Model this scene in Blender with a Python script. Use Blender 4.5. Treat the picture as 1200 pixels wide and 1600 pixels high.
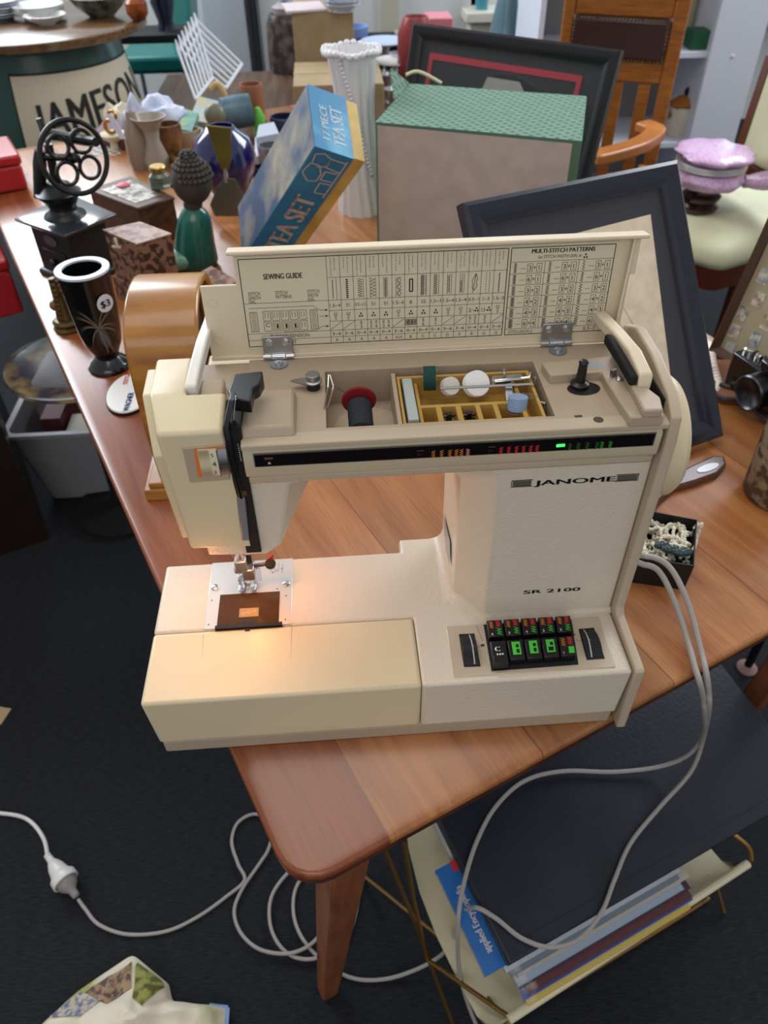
import bpy, bmesh, math, random
from mathutils import Vector, Matrix, Euler
random.seed(7)
for o in list(bpy.data.objects): bpy.data.objects.remove(o)
SC = bpy.context.scene
COL = SC.collection
V = Vector
# ---------------------------------------------------------------- camera
CAM = V((0.1756, -0.3571, 0.6009)); EUL = Euler((0.8288, 0.0119, -0.0718), 'XYZ'); FPX = 1191.73
cd = bpy.data.cameras.new('camera'); cam = bpy.data.objects.new('camera', cd); COL.objects.link(cam)
cam.location = CAM; cam.rotation_euler = EUL
cd.sensor_fit = 'VERTICAL'; cd.sensor_height = 32.0; cd.lens = FPX / 1600 * 32.0
cd.clip_start = 0.02; cd.clip_end = 60
cd.dof.use_dof = True; cd.dof.focus_distance = 0.60; cd.dof.aperture_fstop = 9.0
SC.camera = cam
RM = EUL.to_matrix()
def ray(px, py): return RM @ V(((px - 600) / FPX, (800 - py) / FPX, -1.0))
def P(px, py, ax, val):
    """the point of the place seen at (px, py) of the photograph that lies on the plane ax = val"""
    d = ray(px, py); i = 'xyz'.index(ax)
    return CAM + d * ((val - CAM[i]) / d[i])
def PP(px, py, o, n):
    d = ray(px, py); return CAM + d * ((V(o) - CAM).dot(n) / d.dot(n))
# ---------------------------------------------------------------- light
w = bpy.data.worlds.new('world'); SC.world = w; w.use_nodes = True
bg = w.node_tree.nodes['Background']; bg.inputs[0].default_value = (0.93, 0.96, 1.0, 1); bg.inputs[1].default_value = 0.40
def area(name, loc, target, sx, sy, power, col):
    l = bpy.data.lights.new(name, 'AREA'); l.shape = 'RECTANGLE'; l.size = sx; l.size_y = sy; l.energy = power; l.color = col
    o = bpy.data.objects.new(name, l); COL.objects.link(o); o.location = loc
    o.rotation_euler = (V(target) - V(loc)).to_track_quat('-Z', 'Y').to_euler(); return o
area('shop_window_light', (-2.0, 3.6, 1.9), (0, 0.5, 0), 2.6, 1.6, 120, (0.86, 0.93, 1.0))
area('side_window_light', (2.6, 2.6, 1.8), (0.3, 0.6, 0), 1.8, 1.3, 60, (0.88, 0.94, 1.0))
area('ceiling_light', (0.0, 0.4, 2.0), (0.15, 0.2, 0), 1.4, 1.0, 11, (1.0, 0.90, 0.80))
area('front_fill_light', (-0.4, -2.6, 1.7), (0.2, 0.3, 0), 2.2, 1.4, 15, (1.0, 0.95, 0.9))  # added fill light behind the camera, stands for no window
SC.view_settings.view_transform = 'Standard'; SC.view_settings.look = 'None'
SC.view_settings.gamma = 1; SC.view_settings.use_curve_mapping = False
SC.view_settings.exposure = 0.30
# ---------------------------------------------------------------- materials
def lin(h):
    c = [int(h[i:i + 2], 16) / 255 for i in (0, 2, 4)]
    return tuple(x / 12.92 if x <= 0.04045 else ((x + 0.055) / 1.055) ** 2.4 for x in c) + (1,)
def mat(name, col, rough=0.5, metal=0.0, col2=None, nscale=8, stretch=None, bump=0.0, bscale=200, trans=0.0, coat=0.0,
        emit=None, estr=1.0, alpha=1.0, kind='noise', spread=(0.35, 0.65), spec=0.5, ior=1.45, detail=4, sub=0.0):
    m = bpy.data.materials.new(name); m.use_nodes = True; nt = m.node_tree; b = nt.nodes['Principled BSDF']
    c = lin(col) if isinstance(col, str) else col
    b.inputs['Base Color'].default_value = c; b.inputs['Roughness'].default_value = rough; b.inputs['Metallic'].default_value = metal
    b.inputs['Transmission Weight'].default_value = trans; b.inputs['Coat Weight'].default_value = coat; b.inputs['Coat Roughness'].default_value = 0.15
    b.inputs['Specular IOR Level'].default_value = spec; b.inputs['IOR'].default_value = ior; b.inputs['Alpha'].default_value = alpha
    if sub: b.inputs['Subsurface Weight'].default_value = sub; b.inputs['Subsurface Radius'].default_value = (0.01, 0.008, 0.006)
    m.diffuse_color = c
    if emit: b.inputs['Emission Color'].default_value = lin(emit); b.inputs['Emission Strength'].default_value = estr
    tc = nt.nodes.new('ShaderNodeTexCoord'); mp = nt.nodes.new('ShaderNodeMapping'); nt.links.new(tc.outputs['Object'], mp.inputs[0])
    if stretch: mp.inputs['Scale'].default_value = stretch
    if col2:
        if kind == 'noise': t = nt.nodes.new('ShaderNodeTexNoise'); t.inputs['Scale'].default_value = nscale; t.inputs['Detail'].default_value = detail; out = t.outputs[0]
        elif kind == 'voronoi': t = nt.nodes.new('ShaderNodeTexVoronoi'); t.inputs['Scale'].default_value = nscale; out = t.outputs['Distance']
        elif kind == 'wave': t = nt.nodes.new('ShaderNodeTexWave'); t.inputs['Scale'].default_value = nscale; t.inputs['Distortion'].default_value = 3; out = t.outputs['Fac']
        elif kind == 'checker': t = nt.nodes.new('ShaderNodeTexChecker'); t.inputs['Scale'].default_value = nscale; out = t.outputs['Fac']
        nt.links.new(mp.outputs[0], t.inputs['Vector'])
        r = nt.nodes.new('ShaderNodeValToRGB'); r.color_ramp.elements[0].position = spread[0]; r.color_ramp.elements[1].position = spread[1]
        r.color_ramp.elements[0].color = c; r.color_ramp.elements[1].color = lin(col2)
        nt.links.new(out, r.inputs[0]); nt.links.new(r.outputs[0], b.inputs['Base Color'])
    if bump:
        t2 = nt.nodes.new('ShaderNodeTexNoise'); t2.inputs['Scale'].default_value = bscale; t2.inputs['Detail'].default_value = 2
        nt.links.new(mp.outputs[0], t2.inputs['Vector'])
        bp = nt.nodes.new('ShaderNodeBump'); bp.inputs['Strength'].default_value = bump; bp.inputs['Distance'].default_value = 0.001
        nt.links.new(t2.outputs[0], bp.inputs['Height']); nt.links.new(bp.outputs[0], b.inputs['Normal'])
    return m
M = {}
M['white'] = mat('machine_white', 'cfc4b2', 0.36, bump=0.55, bscale=420, coat=0.1)
M['cream'] = mat('machine_cream', 'd0c1a0', 0.36, bump=0.06, bscale=500)
M['lid'] = mat('lid_cream', 'd8cab0', 0.35)
M['tan'] = mat('machine_tan', 'aa9984', 0.45, bump=0.08, bscale=900)
M['tanlight'] = mat('tan_light', 'b5a58e', 0.45)
M['strip'] = mat('strip_cream', 'bdaf94', 0.35)
M['black'] = mat('black_plastic', '121214', 0.35)
M['blackmat'] = mat('black_matte', '0b0b0c', 0.7)
M['panelblack'] = mat('panel_black', '100c0b', 0.18)
M['chrome'] = mat('chrome', 'cfcfd2', 0.18, 1.0)
M['steel'] = mat('steel', 'a9abb0', 0.33, 1.0, bump=0.05, bscale=300)
M['dsteel'] = mat('dark_steel', '4a4a50', 0.3, 1.0)
M['plate'] = mat('needle_plate_steel', 'd9d5d0', 0.34, 0.75, bump=0.05, bscale=900)
M['slide'] = mat('slide_plate_smoked', '5c4026', 0.14, 0.0, '3a2614', 14, trans=0.2, spread=(0.3, 0.7))
M['gold'] = mat('tray_gold', 'b8934a', 0.45)
M['greydk'] = mat('grey_plastic', '77757a', 0.4)
M['printed'] = mat('printed_ink', '1c1a18', 0.6)
M['paperc'] = mat('chart_paper', 'd3c9ad', 0.5)
M['green_e'] = mat('green_lamp', '1fae3c', 0.3, emit='37e860', estr=1.6)
M['green'] = mat('green_ink', '45c23a', 0.5)
M['dgreen'] = mat('dim_green_ink', '1f6a2a', 0.5)
M['red'] = mat('red_ink', 'd0323a', 0.5)
M['orange'] = mat('orange_ink', 'c9762c', 0.5)
M['silverp'] = mat('brushed_panel', 'c6b8a4', 0.3, 0.35)
M['clear'] = mat('clear_plastic', 'f2f2f2', 0.05, trans=0.92)
def thin_glass(name):
    m = bpy.data.materials.new(name); m.use_nodes = True; nt = m.node_tree; nt.nodes.remove(nt.nodes['Principled BSDF'])
    t = nt.nodes.new('ShaderNodeBsdfTransparent'); g = nt.nodes.new('ShaderNodeBsdfGlossy'); g.inputs['Roughness'].default_value = 0.04
    f = nt.nodes.new('ShaderNodeFresnel'); f.inputs[0].default_value = 1.45; x = nt.nodes.new('ShaderNodeMixShader')
    bf = nt.nodes.new('ShaderNodeNewGeometry'); iv = nt.nodes.new('ShaderNodeMath'); iv.operation = 'SUBTRACT'; iv.inputs[0].default_value = 1.0; nt.links.new(bf.outputs['Backfacing'], iv.inputs[1]); mu = nt.nodes.new('ShaderNodeMath'); mu.operation = 'MULTIPLY'; nt.links.new(f.outputs[0], mu.inputs[0]); nt.links.new(iv.outputs[0], mu.inputs[1]); nt.links.new(mu.outputs[0], x.inputs[0]); nt.links.new(t.outputs[0], x.inputs[1]); nt.links.new(g.outputs[0], x.inputs[2]); nt.links.new(x.outputs[0], nt.nodes['Material Output'].inputs[0]); return m
M['glass'] = thin_glass('glass')
M['redfelt'] = mat('red_felt', '7d0f1a', 0.95, bump=0.6, bscale=900)
M['thread'] = mat('charcoal_thread', '2a2d33', 0.8, bump=0.8, bscale=900)
M['white_pl'] = mat('white_plastic', 'e9e7e2', 0.35)
M['whitecloth'] = mat('white_cloth', 'e6e4e4', 0.85)
M['cord'] = mat('grey_cord', 'a09a98', 0.45)
M['carpet'] = None
# ---------------------------------------------------------------- mesh builder
def frame_of(d):
    d = V(d).normalized(); a = V((0, 0, 1)) if abs(d.z) < 0.9 else V((1, 0, 0))
    x = d.cross(a).normalized(); return x, d.cross(x).normalized(), d
FONT = {}
def glyphs(s):
    if s not in FONT:
        c = bpy.data.curves.new('t', 'FONT'); c.body = s; c.size = 1; c.resolution_u = 3; c.fill_mode = 'FRONT'
        o = bpy.data.objects.new('t', c); me = bpy.data.meshes.new_from_object(o)
        vs = [v.co.copy() for v in me.vertices]; fs = [tuple(p.vertices) for p in me.polygons]
        xs = [v.x for v in vs] or [0, 1]; ys = [v.y for v in vs] or [0, 1]
        FONT[s] = (vs, fs, min(xs), max(xs), min(ys), max(ys))
        bpy.data.objects.remove(o); bpy.data.curves.remove(c); bpy.data.meshes.remove(me)
    return FONT[s]
class MB:
    def __init__(s): s.v = []; s.f = []; s.m = []; s.cur = 0
    def face(s, pts):
        n = len(s.v); s.v += [V(p) for p in pts]; s.f.append(tuple(range(n, n + len(pts)))); s.m.append(s.cur); return s
    def add(s, vs, fs):
        n = len(s.v); s.v += [V(p) for p in vs]
        for f in fs: s.f.append(tuple(i + n for i in f)); s.m.append(s.cur)
        return s
    def loft(s, rings, cap=True, closed=False):
        k = len(rings[0]); vs = [p for r in rings for p in r]; fs = []
        R_ = len(rings)
        for i in range(R_ if closed else R_ - 1):
            for j in range(k):
                a = i * k + j; b = i * k + (j + 1) % k; c = ((i + 1) % R_) * k + (j + 1) % k; d = ((i + 1) % R_) * k + j
                fs.append((a, b, c, d))
        if cap and not closed: fs.append(tuple(reversed(range(k)))); fs.append(tuple(range((R_ - 1) * k, R_ * k)))
        return s.add(vs, fs)
    def prism(s, poly, z0, z1, ax='z'):
        def mk(p, h):
            return {'z': V((p[0], p[1], h)), 'y': V((p[0], h, p[1])), 'x': V((h, p[0], p[1]))}[ax]
        return s.loft([[mk(p, z0) for p in poly], [mk(p, z1) for p in poly]])
    def box(s, a, b):
        return s.prism([(a[0], a[1]), (b[0], a[1]), (b[0], b[1]), (a[0], b[1])], a[2], b[2])
    def obox(s, o, ex, ey, ez):
        o, ex, ey, ez = V(o), V(ex), V(ey), V(ez)
        return s.loft([[o, o + ex, o + ex + ey, o + ey], [o + ez, o + ex + ez, o + ex + ey + ez, o + ey + ez]])
    def ngonplate(s, pts, n):
        n = V(n); return s.loft([[V(p) for p in pts], [V(p) + n for p in pts]])
    def lathe(s, c, prof, seg=28, d=(0, 0, 1), cap=True):
        x, y, z = frame_of(d); c = V(c)
        rings = [[c + z * h + (x * math.cos(t) + y * math.sin(t)) * max(r, 1e-5) for t in [2 * math.pi * i / seg for i in range(seg)]] for r, h in prof]
        return s.loft(rings, cap)
    def tube(s, pts, r, seg=8, closed=False):
        pts = [V(p) for p in pts]; n = len(pts); rings = []; rr = r if isinstance(r, (list, tuple)) else [r] * n
        up = None
        for i, p in enumerate(pts):
            if closed: t = pts[(i + 1) % n] - pts[i - 1]
            else: t = pts[min(i + 1, n - 1)] - pts[max(i - 1, 0)]
            t = t.normalized() if t.length > 1e-9 else V((0, 0, 1))
            if up is None: up = frame_of(t)[0]
            up = (up - t * up.dot(t)); up = up.normalized() if up.length > 1e-6 else frame_of(t)[0]
            w_ = t.cross(up)
            rings.append([p + (up * math.cos(a) + w_ * math.sin(a)) * rr[i] for a in [2 * math.pi * j / seg for j in range(seg)]])
        return s.loft(rings, True, closed)
    def sphere(s, c, r, seg=16, rings=10, sc=(1, 1, 1), d=None):
        c = V(c); vs = []
        rs = []
        for i in range(rings + 1):
            th = math.pi * i / rings; rs.append([c + V((sc[0] * r * max(math.sin(th), 1e-4) * math.cos(a), sc[1] * r * max(math.sin(th), 1e-4) * math.sin(a), -sc[2] * r * math.cos(th))) for a in [2 * math.pi * j / seg for j in range(seg)]])
        return s.loft(rs)
    def torus(s, c, R_, r, d=(0, 0, 1), seg=28, sr=8):
        x, y, z = frame_of(d); c = V(c)
        return s.tube([c + (x * math.cos(t) + y * math.sin(t)) * R_ for t in [2 * math.pi * i / seg for i in range(seg)]], r, sr, True)
    def line(s, a, b, w_, n):
        a, b, n = V(a), V(b), V(n); t = (b - a).normalized(); q = t.cross(n).normalized() * (w_ / 2)
        return s.face([a - q, b - q, b + q, a + q])
    def text(s, txt, o, xd, yd, h, width=None, align='l', bold=0.0):
        vs, fs, x0, x1, y0, y1 = glyphs(txt)
        o = V(o); xd = V(xd).normalized(); yd = V(yd).normalized(); ky = h / 0.73; kx = ky if width is None else width / max(x1 - x0, 1e-6)
        off = {'l': 0, 'c': -(x1 - x0) * kx / 2, 'r': -(x1 - x0) * kx}[align]
        for b in ([0] if not bold else [-bold, 0, bold]):
            s.add([o + xd * ((v.x - x0) * kx + off + b) + yd * (v.y * ky) + xd.cross(yd) * (abs(b) * 0.02) for v in vs], fs)
        return s
    def build(s, name, mats, parent=None, smooth=True, bevel=0, seg=2, ang=30, subsurf=0, weld=False, sharp=35):
        me = bpy.data.meshes.new(name)
        W = world(parent) if parent else None
        org = V((0, 0, 0))
        if parent: inv = W.inverted(); vs = [inv @ v for v in s.v]
        else:
            lo = V([min(v[i] for v in s.v) for i in range(3)]); hi = V([max(v[i] for v in s.v) for i in range(3)])
            org = V(((lo.x + hi.x) / 2, (lo.y + hi.y) / 2, lo.z)); vs = [v - org for v in s.v]
        me.from_pydata([tuple(v) for v in vs], [], s.f)
        mats = mats if isinstance(mats, list) else [mats]
        for m in mats: me.materials.append(M[m] if isinstance(m, str) else m)
        for p, i in zip(me.polygons, s.m): p.material_index = min(i, len(mats) - 1)
        bm = bmesh.new(); bm.from_mesh(me)
        if weld: bmesh.ops.remove_doubles(bm, verts=bm.verts, dist=1e-5)
        bmesh.ops.recalc_face_normals(bm, faces=bm.faces); bm.to_mesh(me); bm.free()
        if smooth:
            for p in me.polygons: p.use_smooth = True
            if not subsurf:
                me.set_sharp_from_angle(angle=math.radians(sharp))
        o = bpy.data.objects.new(name, me); COL.objects.link(o)
        if parent: o.parent = parent
        else: o.location = org
        if bevel:
            b = o.modifiers.new('bevel', 'BEVEL'); b.width = bevel; b.segments = seg; b.limit_method = 'ANGLE'; b.angle_limit = math.radians(ang)
        if subsurf:
            b = o.modifiers.new('sub', 'SUBSURF'); b.levels = subsurf; b.render_levels = subsurf
        return o
def world(o):
    m = o.matrix_basis.copy() if False else Matrix.LocRotScale(o.location, o.rotation_euler, o.scale)
    return world(o.parent) @ m if o.parent else m
def thing(name, label, cat, loc=(0, 0, 0), rz=0.0, group=None):
    o = bpy.data.objects.new(name, None); COL.objects.link(o); o.location = loc; o.rotation_euler = (0, 0, rz); o.empty_display_size = 0.02
    o['label'] = label; o['category'] = cat
    if group: o['group'] = group
    return o
def tag(o, label, cat, group=None):
    o['label'] = label; o['category'] = cat
    if group: o['group'] = group
    return o
def struct(o): o['kind'] = 'structure'; return o
def dup(root, loc, rz=None, label=None, scale=None):
    r = root.copy(); COL.objects.link(r); r.location = loc
    if rz is not None: r.rotation_euler = (0, 0, rz)
    if label: r['label'] = label
    if scale: r.scale = (scale,) * 3
    for ch in list(root.children):
        c = ch.copy(); COL.objects.link(c); c.parent = r
        for g in list(ch.children):
            e = g.copy(); COL.objects.link(e); e.parent = c
    return r
def smoothpath(pts, n=8):
    pts = [V(p) for p in pts]; out = []
    for i in range(len(pts) - 1):
        p0 = pts[max(i - 1, 0)]; p1 = pts[i]; p2 = pts[i + 1]; p3 = pts[min(i + 2, len(pts) - 1)]
        for k in range(n):
            t = k / n
            out.append(0.5 * ((2 * p1) + (p2 - p0) * t + (2 * p0 - 5 * p1 + 4 * p2 - p3) * t * t + (3 * p1 - p0 - 3 * p2 + p3) * t ** 3))
    return out + [pts[-1]]
FZ = -0.75
# ================================================================ setting
def node_carpet():
    m = mat('carpet', '101216', 0.95, bump=1.0, bscale=420)
    nt = m.node_tree; b = nt.nodes['Principled BSDF']
    tc = nt.nodes.new('ShaderNodeTexCoord'); mp = nt.nodes.new('ShaderNodeMapping'); mp.inputs['Scale'].default_value = (60, 420, 60); mp.inputs['Rotation'].default_value = (0, 0, 0.35)
    n = nt.nodes.new('ShaderNodeTexNoise'); n.inputs['Scale'].default_value = 1; n.inputs['Detail'].default_value = 3
    r = nt.nodes.new('ShaderNodeValToRGB'); r.color_ramp.elements[0].position = 0.35; r.color_ramp.elements[1].position = 0.75
    r.color_ramp.elements[0].color = lin('0b0c0e'); r.color_ramp.elements[1].color = lin('20242c')
    nt.links.new(tc.outputs['Object'], mp.inputs[0]); nt.links.new(mp.outputs[0], n.inputs['Vector']); nt.links.new(n.outputs[0], r.inputs[0]); nt.links.new(r.outputs[0], b.inputs['Base Color'])
    return m
M['carpet'] = node_carpet()
M['wall'] = mat('wall_paint', 'e6e6e4', 0.8, bump=0.1, bscale=80)
M['sillw'] = mat('sill_paint', 'e2dccb', 0.5)
struct(MB().box((-4, -2.2, FZ - 0.05), (4.2, 4.7, FZ)).build('floor', 'carpet'))
WY = 4.35
# back wall with a window opening at the right
w0 = P(880, 60, 'y', WY); wz = P(700, 0, 'y', WY).z - 0.02
WX0, WX1, WZ0, WZ1 = P(735, 20, 'y', WY).x, 3.2, P(800, 8, 'y', WY).z, 1.35
mb = MB()
mb.box((-4, WY, FZ), (WX0, WY + 0.12, 1.9)); mb.box((WX1, WY, FZ), (4.2, WY + 0.12, 1.9)); mb.box((WX0, WY, FZ), (WX1, WY + 0.12, WZ0)); mb.box((WX0, WY, WZ1), (WX1, WY + 0.12, 1.9))
struct(mb.build('wall_back', 'wall'))
M['pane'] = thin_glass('window_glass')
M['blue_sky'] = mat('outside_light', 'bfe6f5', 0.5, emit='c4e8ff', estr=1.6)
wr = bpy.data.objects.new('window_1', None); COL.objects.link(wr); wr.location = ((WX0 + WX1) / 2, WY, WZ0); wr['kind'] = 'structure'
mb = MB(); t = 0.05
for a, b in (((WX0, WZ0), (WX1, WZ0 + t)), ((WX0, WZ1 - t), (WX1, WZ1)), ((WX0, WZ0), (WX0 + t, WZ1)), ((WX1 - t, WZ0), (WX1, WZ1)), ((1.9, WZ0), (1.95, WZ1))):
    mb.box((a[0], WY + 0.03, a[1]), (b[0], WY + 0.08, b[1]))
mb.build('window_frame', 'sillw', wr)
MB().box((WX0 + t, WY + 0.05, WZ0 + t), (WX1 - t, WY + 0.056, WZ1 - t)).build('pane', 'pane', wr)
MB().box((WX0 - 0.05, WY - 0.17, WZ0 - 0.05), (WX1 + 0.05, WY, WZ0)).box((WX0 - 0.02, WY - 0.12, WZ0 - 0.11), (WX1, WY, WZ0 - 0.06)).build('window_sill', 'sillw', wr, bevel=0.008)
struct(MB().box((WX0 - 0.5, WY + 1.2, -0.5), (WX1 + 0.8, WY + 1.22, 2.6)).build('daylight_outside', 'blue_sky'))
# white panelled door leaf at the left of the back wall
a = P(322, 60, 'y', WY - 0.03); b = P(392, 60, 'y', WY - 0.03)
M['door'] = mat('white_paint_cool', 'd7dbe2', 0.45)
struct(MB().box((a.x, WY - 0.04, FZ), (b.x, WY - 0.005, 1.5)).build('door_1', 'door', bevel=0.004))
tx = P(607, 30, 'y', WY).x
struct(MB().box((tx - 0.04, WY - 0.03, FZ), (tx + 0.05, WY - 0.001, 1.7)).build('trim_1', mat('trim_cream', 'cfc9b4', 0.6)))
# ================================================================ the table
TA = math.radians(24.6); U = V((math.cos(TA), math.sin(TA), 0)); W2 = V((-math.sin(TA), math.cos(TA), 0))
C0 = V((0.1165, -0.122, 0)); TW, TL_ = 0.90, 1.95
def T(u, v, z=0): return C0 + U * u + W2 * v + V((0, 0, z))
def node_wood(name, cA, cB, cC, band=0.083, rough=0.27):
    m = bpy.data.materials.new(name); m.use_nodes = True; nt = m.node_tree; b = nt.nodes['Principled BSDF']
    N = nt.nodes.new; L_ = nt.links.new
    tc = N('ShaderNodeTexCoord'); sx = N('ShaderNodeSeparateXYZ'); L_(tc.outputs['Object'], sx.inputs[0])
    # boards across u
    dv = N('ShaderNodeMath'); dv.operation = 'DIVIDE'; dv.inputs[1].default_value = 0.152
    ad = N('ShaderNodeMath'); ad.operation = 'SUBTRACT'; ad.inputs[1].default_value = band; L_(sx.outputs[0], ad.inputs[0]); L_(ad.outputs[0], dv.inputs[0])
    fl = N('ShaderNodeMath'); fl.operation = 'FLOOR'; L_(dv.outputs[0], fl.inputs[0])
    wn = N('ShaderNodeTexWhiteNoise'); wn.noise_dimensions = '1D'; L_(fl.outputs[0], wn.inputs['W'])
    mp = N('ShaderNodeMapping'); mp.inputs['Scale'].default_value = (26, 2.6, 26); L_(tc.outputs['Object'], mp.inputs[0])
    off = N('ShaderNodeCombineXYZ'); L_(wn.outputs[0], off.inputs[1]); va = N('ShaderNodeVectorMath'); va.operation = 'MULTIPLY_ADD'
    va.inputs[1].default_value = (1, 1, 1); L_(mp.outputs[0], va.inputs[0]); L_(off.outputs[0], va.inputs[2])
    n1 = N('ShaderNodeTexNoise'); n1.inputs['Scale'].default_value = 1.0; n1.inputs['Detail'].default_value = 6; n1.inputs['Distortion'].default_value = 1.2; L_(va.outputs[0], n1.inputs['Vector'])
    r1 = N('ShaderNodeValToRGB'); r1.color_ramp.elements[0].position = 0.32; r1.color_ramp.elements[1].position = 0.7
    r1.color_ramp.elements[0].color = lin(cA); r1.color_ramp.elements[1].color = lin(cB); L_(n1.outputs[0], r1.inputs[0])
    # fine pores
    mp2 = N('ShaderNodeMapping'); mp2.inputs['Scale'].default_value = (420, 14, 420); L_(tc.outputs['Object'], mp2.inputs[0])
    n2 = N('ShaderNodeTexNoise'); n2.inputs['Scale'].default_value = 1.0; n2.inputs['Detail'].default_value = 2; L_(mp2.outputs[0], n2.inputs['Vector'])
    mx = N('ShaderNodeMix'); mx.data_type = 'RGBA'; mx.blend_type = 'MULTIPLY'; mx.inputs[0].default_value = 0.35
    r2 = N('ShaderNodeValToRGB'); r2.color_ramp.elements[0].position = 0.3; r2.color_ramp.elements[1].position = 0.55; r2.color_ramp.elements[0].color = (0.45, 0.4, 0.35, 1); r2.color_ramp.elements[1].color = (1, 1, 1, 1); L_(n2.outputs[0], r2.inputs[0])
    L_(r1.outputs[0], mx.inputs[6]); L_(r2.outputs[0], mx.inputs[7])
    # board tone
    hs = N('ShaderNodeHueSaturation'); L_(mx.outputs[2], hs.inputs['Color'])
    mr = N('ShaderNodeMapRange'); mr.inputs[3].default_value = 0.78; mr.inputs[4].default_value = 1.12; L_(wn.outputs[0], mr.inputs[0]); L_(mr.outputs[0], hs.inputs['Value'])
    # the darker redder end band
    lt = N('ShaderNodeMath'); lt.operation = 'LESS_THAN'; lt.inputs[1].default_value = band; L_(sx.outputs[0], lt.inputs[0])
    mx2 = N('ShaderNodeMix'); mx2.data_type = 'RGBA'; mx2.blend_type = 'MULTIPLY'; mx2.inputs[7].default_value = lin(cC); L_(lt.outputs[0], mx2.inputs[0]); L_(hs.outputs[0], mx2.inputs[6])
    # thin seam lines
    fr = N('ShaderNodeMath'); fr.operation = 'FRACT'; L_(dv.outputs[0], fr.inputs[0]); s2 = N('ShaderNodeMath'); s2.operation = 'LESS_THAN'; s2.inputs[1].default_value = 0.009; L_(fr.outputs[0], s2.inputs[0])
    mx3 = N('ShaderNodeMix'); mx3.data_type = 'RGBA'; mx3.blend_type = 'MULTIPLY'; mx3.inputs[7].default_value = (0.5, 0.42, 0.38, 1); L_(s2.outputs[0], mx3.inputs[0]); L_(mx2.outputs[2], mx3.inputs[6])
    L_(mx3.outputs[2], b.inputs['Base Color']); b.inputs['Roughness'].default_value = rough; b.inputs['Coat Weight'].default_value = 0.35; b.inputs['Coat Roughness'].default_value = 0.17
    rr = N('ShaderNodeMapRange'); rr.inputs[3].default_value = rough - 0.06; rr.inputs[4].default_value = rough + 0.12; L_(n1.outputs[0], rr.inputs[0]); L_(rr.outputs[0], b.inputs['Roughness'])
    return m
M['tabletop'] = node_wood('table_wood', '96592f', 'b87d49', 'dcb8a8')
M['wood_leg'] = mat('leg_wood', '8a5233', 0.4, col2='6d3d26', nscale=6, stretch=(10, 10, 1.2))
M['wood_edge'] = mat('edge_wood', '5e3427', 0.35, col2='44241c', nscale=20)
tb = thing('dining_table', 'brown wooden dining table with a rounded corner, under the sewing machine', 'table', T(TW / 2, TL_ / 2, FZ), TA)
rc = 0.035
def rrect(x0, y0, x1, y1, r, n=5):
    pts = []
    for cx, cy, a0 in ((x0 + r, y0 + r, math.pi), (x1 - r, y0 + r, 1.5 * math.pi), (x1 - r, y1 - r, 0), (x0 + r, y1 - r, 0.5 * math.pi)):
        for k in range(n + 1): a = a0 + k * math.pi / 2 / n; pts.append((cx + r * math.cos(a), cy + r * math.sin(a)))
    return pts
pl = rrect(0, 0, TW, TL_, rc)
def tring(ins, z):
    q = rrect(ins, ins, TW - ins, TL_ - ins, max(rc - ins, 0.004)); return [T(x, y, z) for x, y in q]
# wood coordinates of the top: make the texture start at the corner by giving the top its own local frame
tops = MB().loft([tring(0.0, -0.008), tring(0.0, -0.004), tring(0.0015, -0.001), tring(0.004, 0.0)]).build('table_top', 'tabletop', tb, sharp=50)
tops.location = (-TW / 2, -TL_ / 2, 0)
for v_ in tops.data.vertices: v_.co += V((TW / 2, TL_ / 2, 0))
MB().loft([tring(0.007, -0.021), tring(0.0015, -0.019), tring(0.0015, -0.0105), tring(0.004, -0.0085)]).build('edge_band', 'wood_edge', tb, sharp=50)
MB().loft([[T(u, v, -0.075) for u, v in q] for q in [((0.09, 0.09), (TW - 0.09, 0.09), (TW - 0.09, TL_ - 0.09), (0.09, TL_ - 0.09))]] + [[T(u, v, -0.021) for u, v in ((0.09, 0.09), (TW - 0.09, 0.09), (TW - 0.09, TL_ - 0.09), (0.09, TL_ - 0.09))]]).build('apron', 'wood_leg', tb, bevel=0.004)
leg_b = P(512, 1546, 'z', FZ); leg_t = P(485, 1390, 'z', -0.06)
def leg(ut, vt, ub, vb):
    a = 0.026; c = 0.020
    def ring(u, v, z, h, k): return [T(u - h, v - k, z), T(u + h, v - k, z), T(u + h, v + k, z), T(u - h, v + k, z)]
    MB().loft([ring(ub, vb, FZ, 0.013, 0.013), ring(ut, vt, -0.0215, 0.022, 0.024)]).build('leg', 'wood_leg', tb, bevel=0.003)
d = leg_b - C0; lu, lv = d.dot(U), d.dot(W2)
for fu, fv in ((0, 0), (1, 0), (0, 1), (1, 1)):
    ut, vt, ub, vb = 0.075, 0.06, lu, lv
    if fu: ut, ub = TW - ut, TW - ub
    if fv: vt, vb = TL_ - vt, TL_ - vb
    leg(ut, vt, ub, vb)
# ================================================================ the sewing machine
sm = thing('sewing_machine', 'cream sewing machine with its top lid open, standing on the wooden table', 'sewing machine', (0.2, 0.08, 0))
YF, YA, HB, XS, XK, D = 0.0716, 0.0665, 0.0798, 0.2258, 0.2216, 0.153
mb = MB().prism([(0.004, 0.004), (0.396, 0.004), (0.396, 0.165), (XK, 0.165), (XK, 0.149), (0.004, 0.149)], 0.0, 0.0175)
mb.build('base_plinth', 'tan', sm, bevel=0.0025)
mb = MB()
def R_(pts, z): return [V((x, y, z)) for x, y in pts]
out = [(0.0, YF + 0.0003), (XS + 0.0004, YF + 0.0003), (XS + 0.0004, 0.0), (0.400, 0.0), (0.400, 0.170), (XK, 0.170), (XK, D), (0.0, D)]
ins = [(x + (0.002 if x < 0.01 else -0.002 if x > .39 else 0), y + (0.002 if y < 0.01 else 0)) for x, y in out]
mb.loft([R_(ins, 0.0175), R_(out, HB)])
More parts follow.
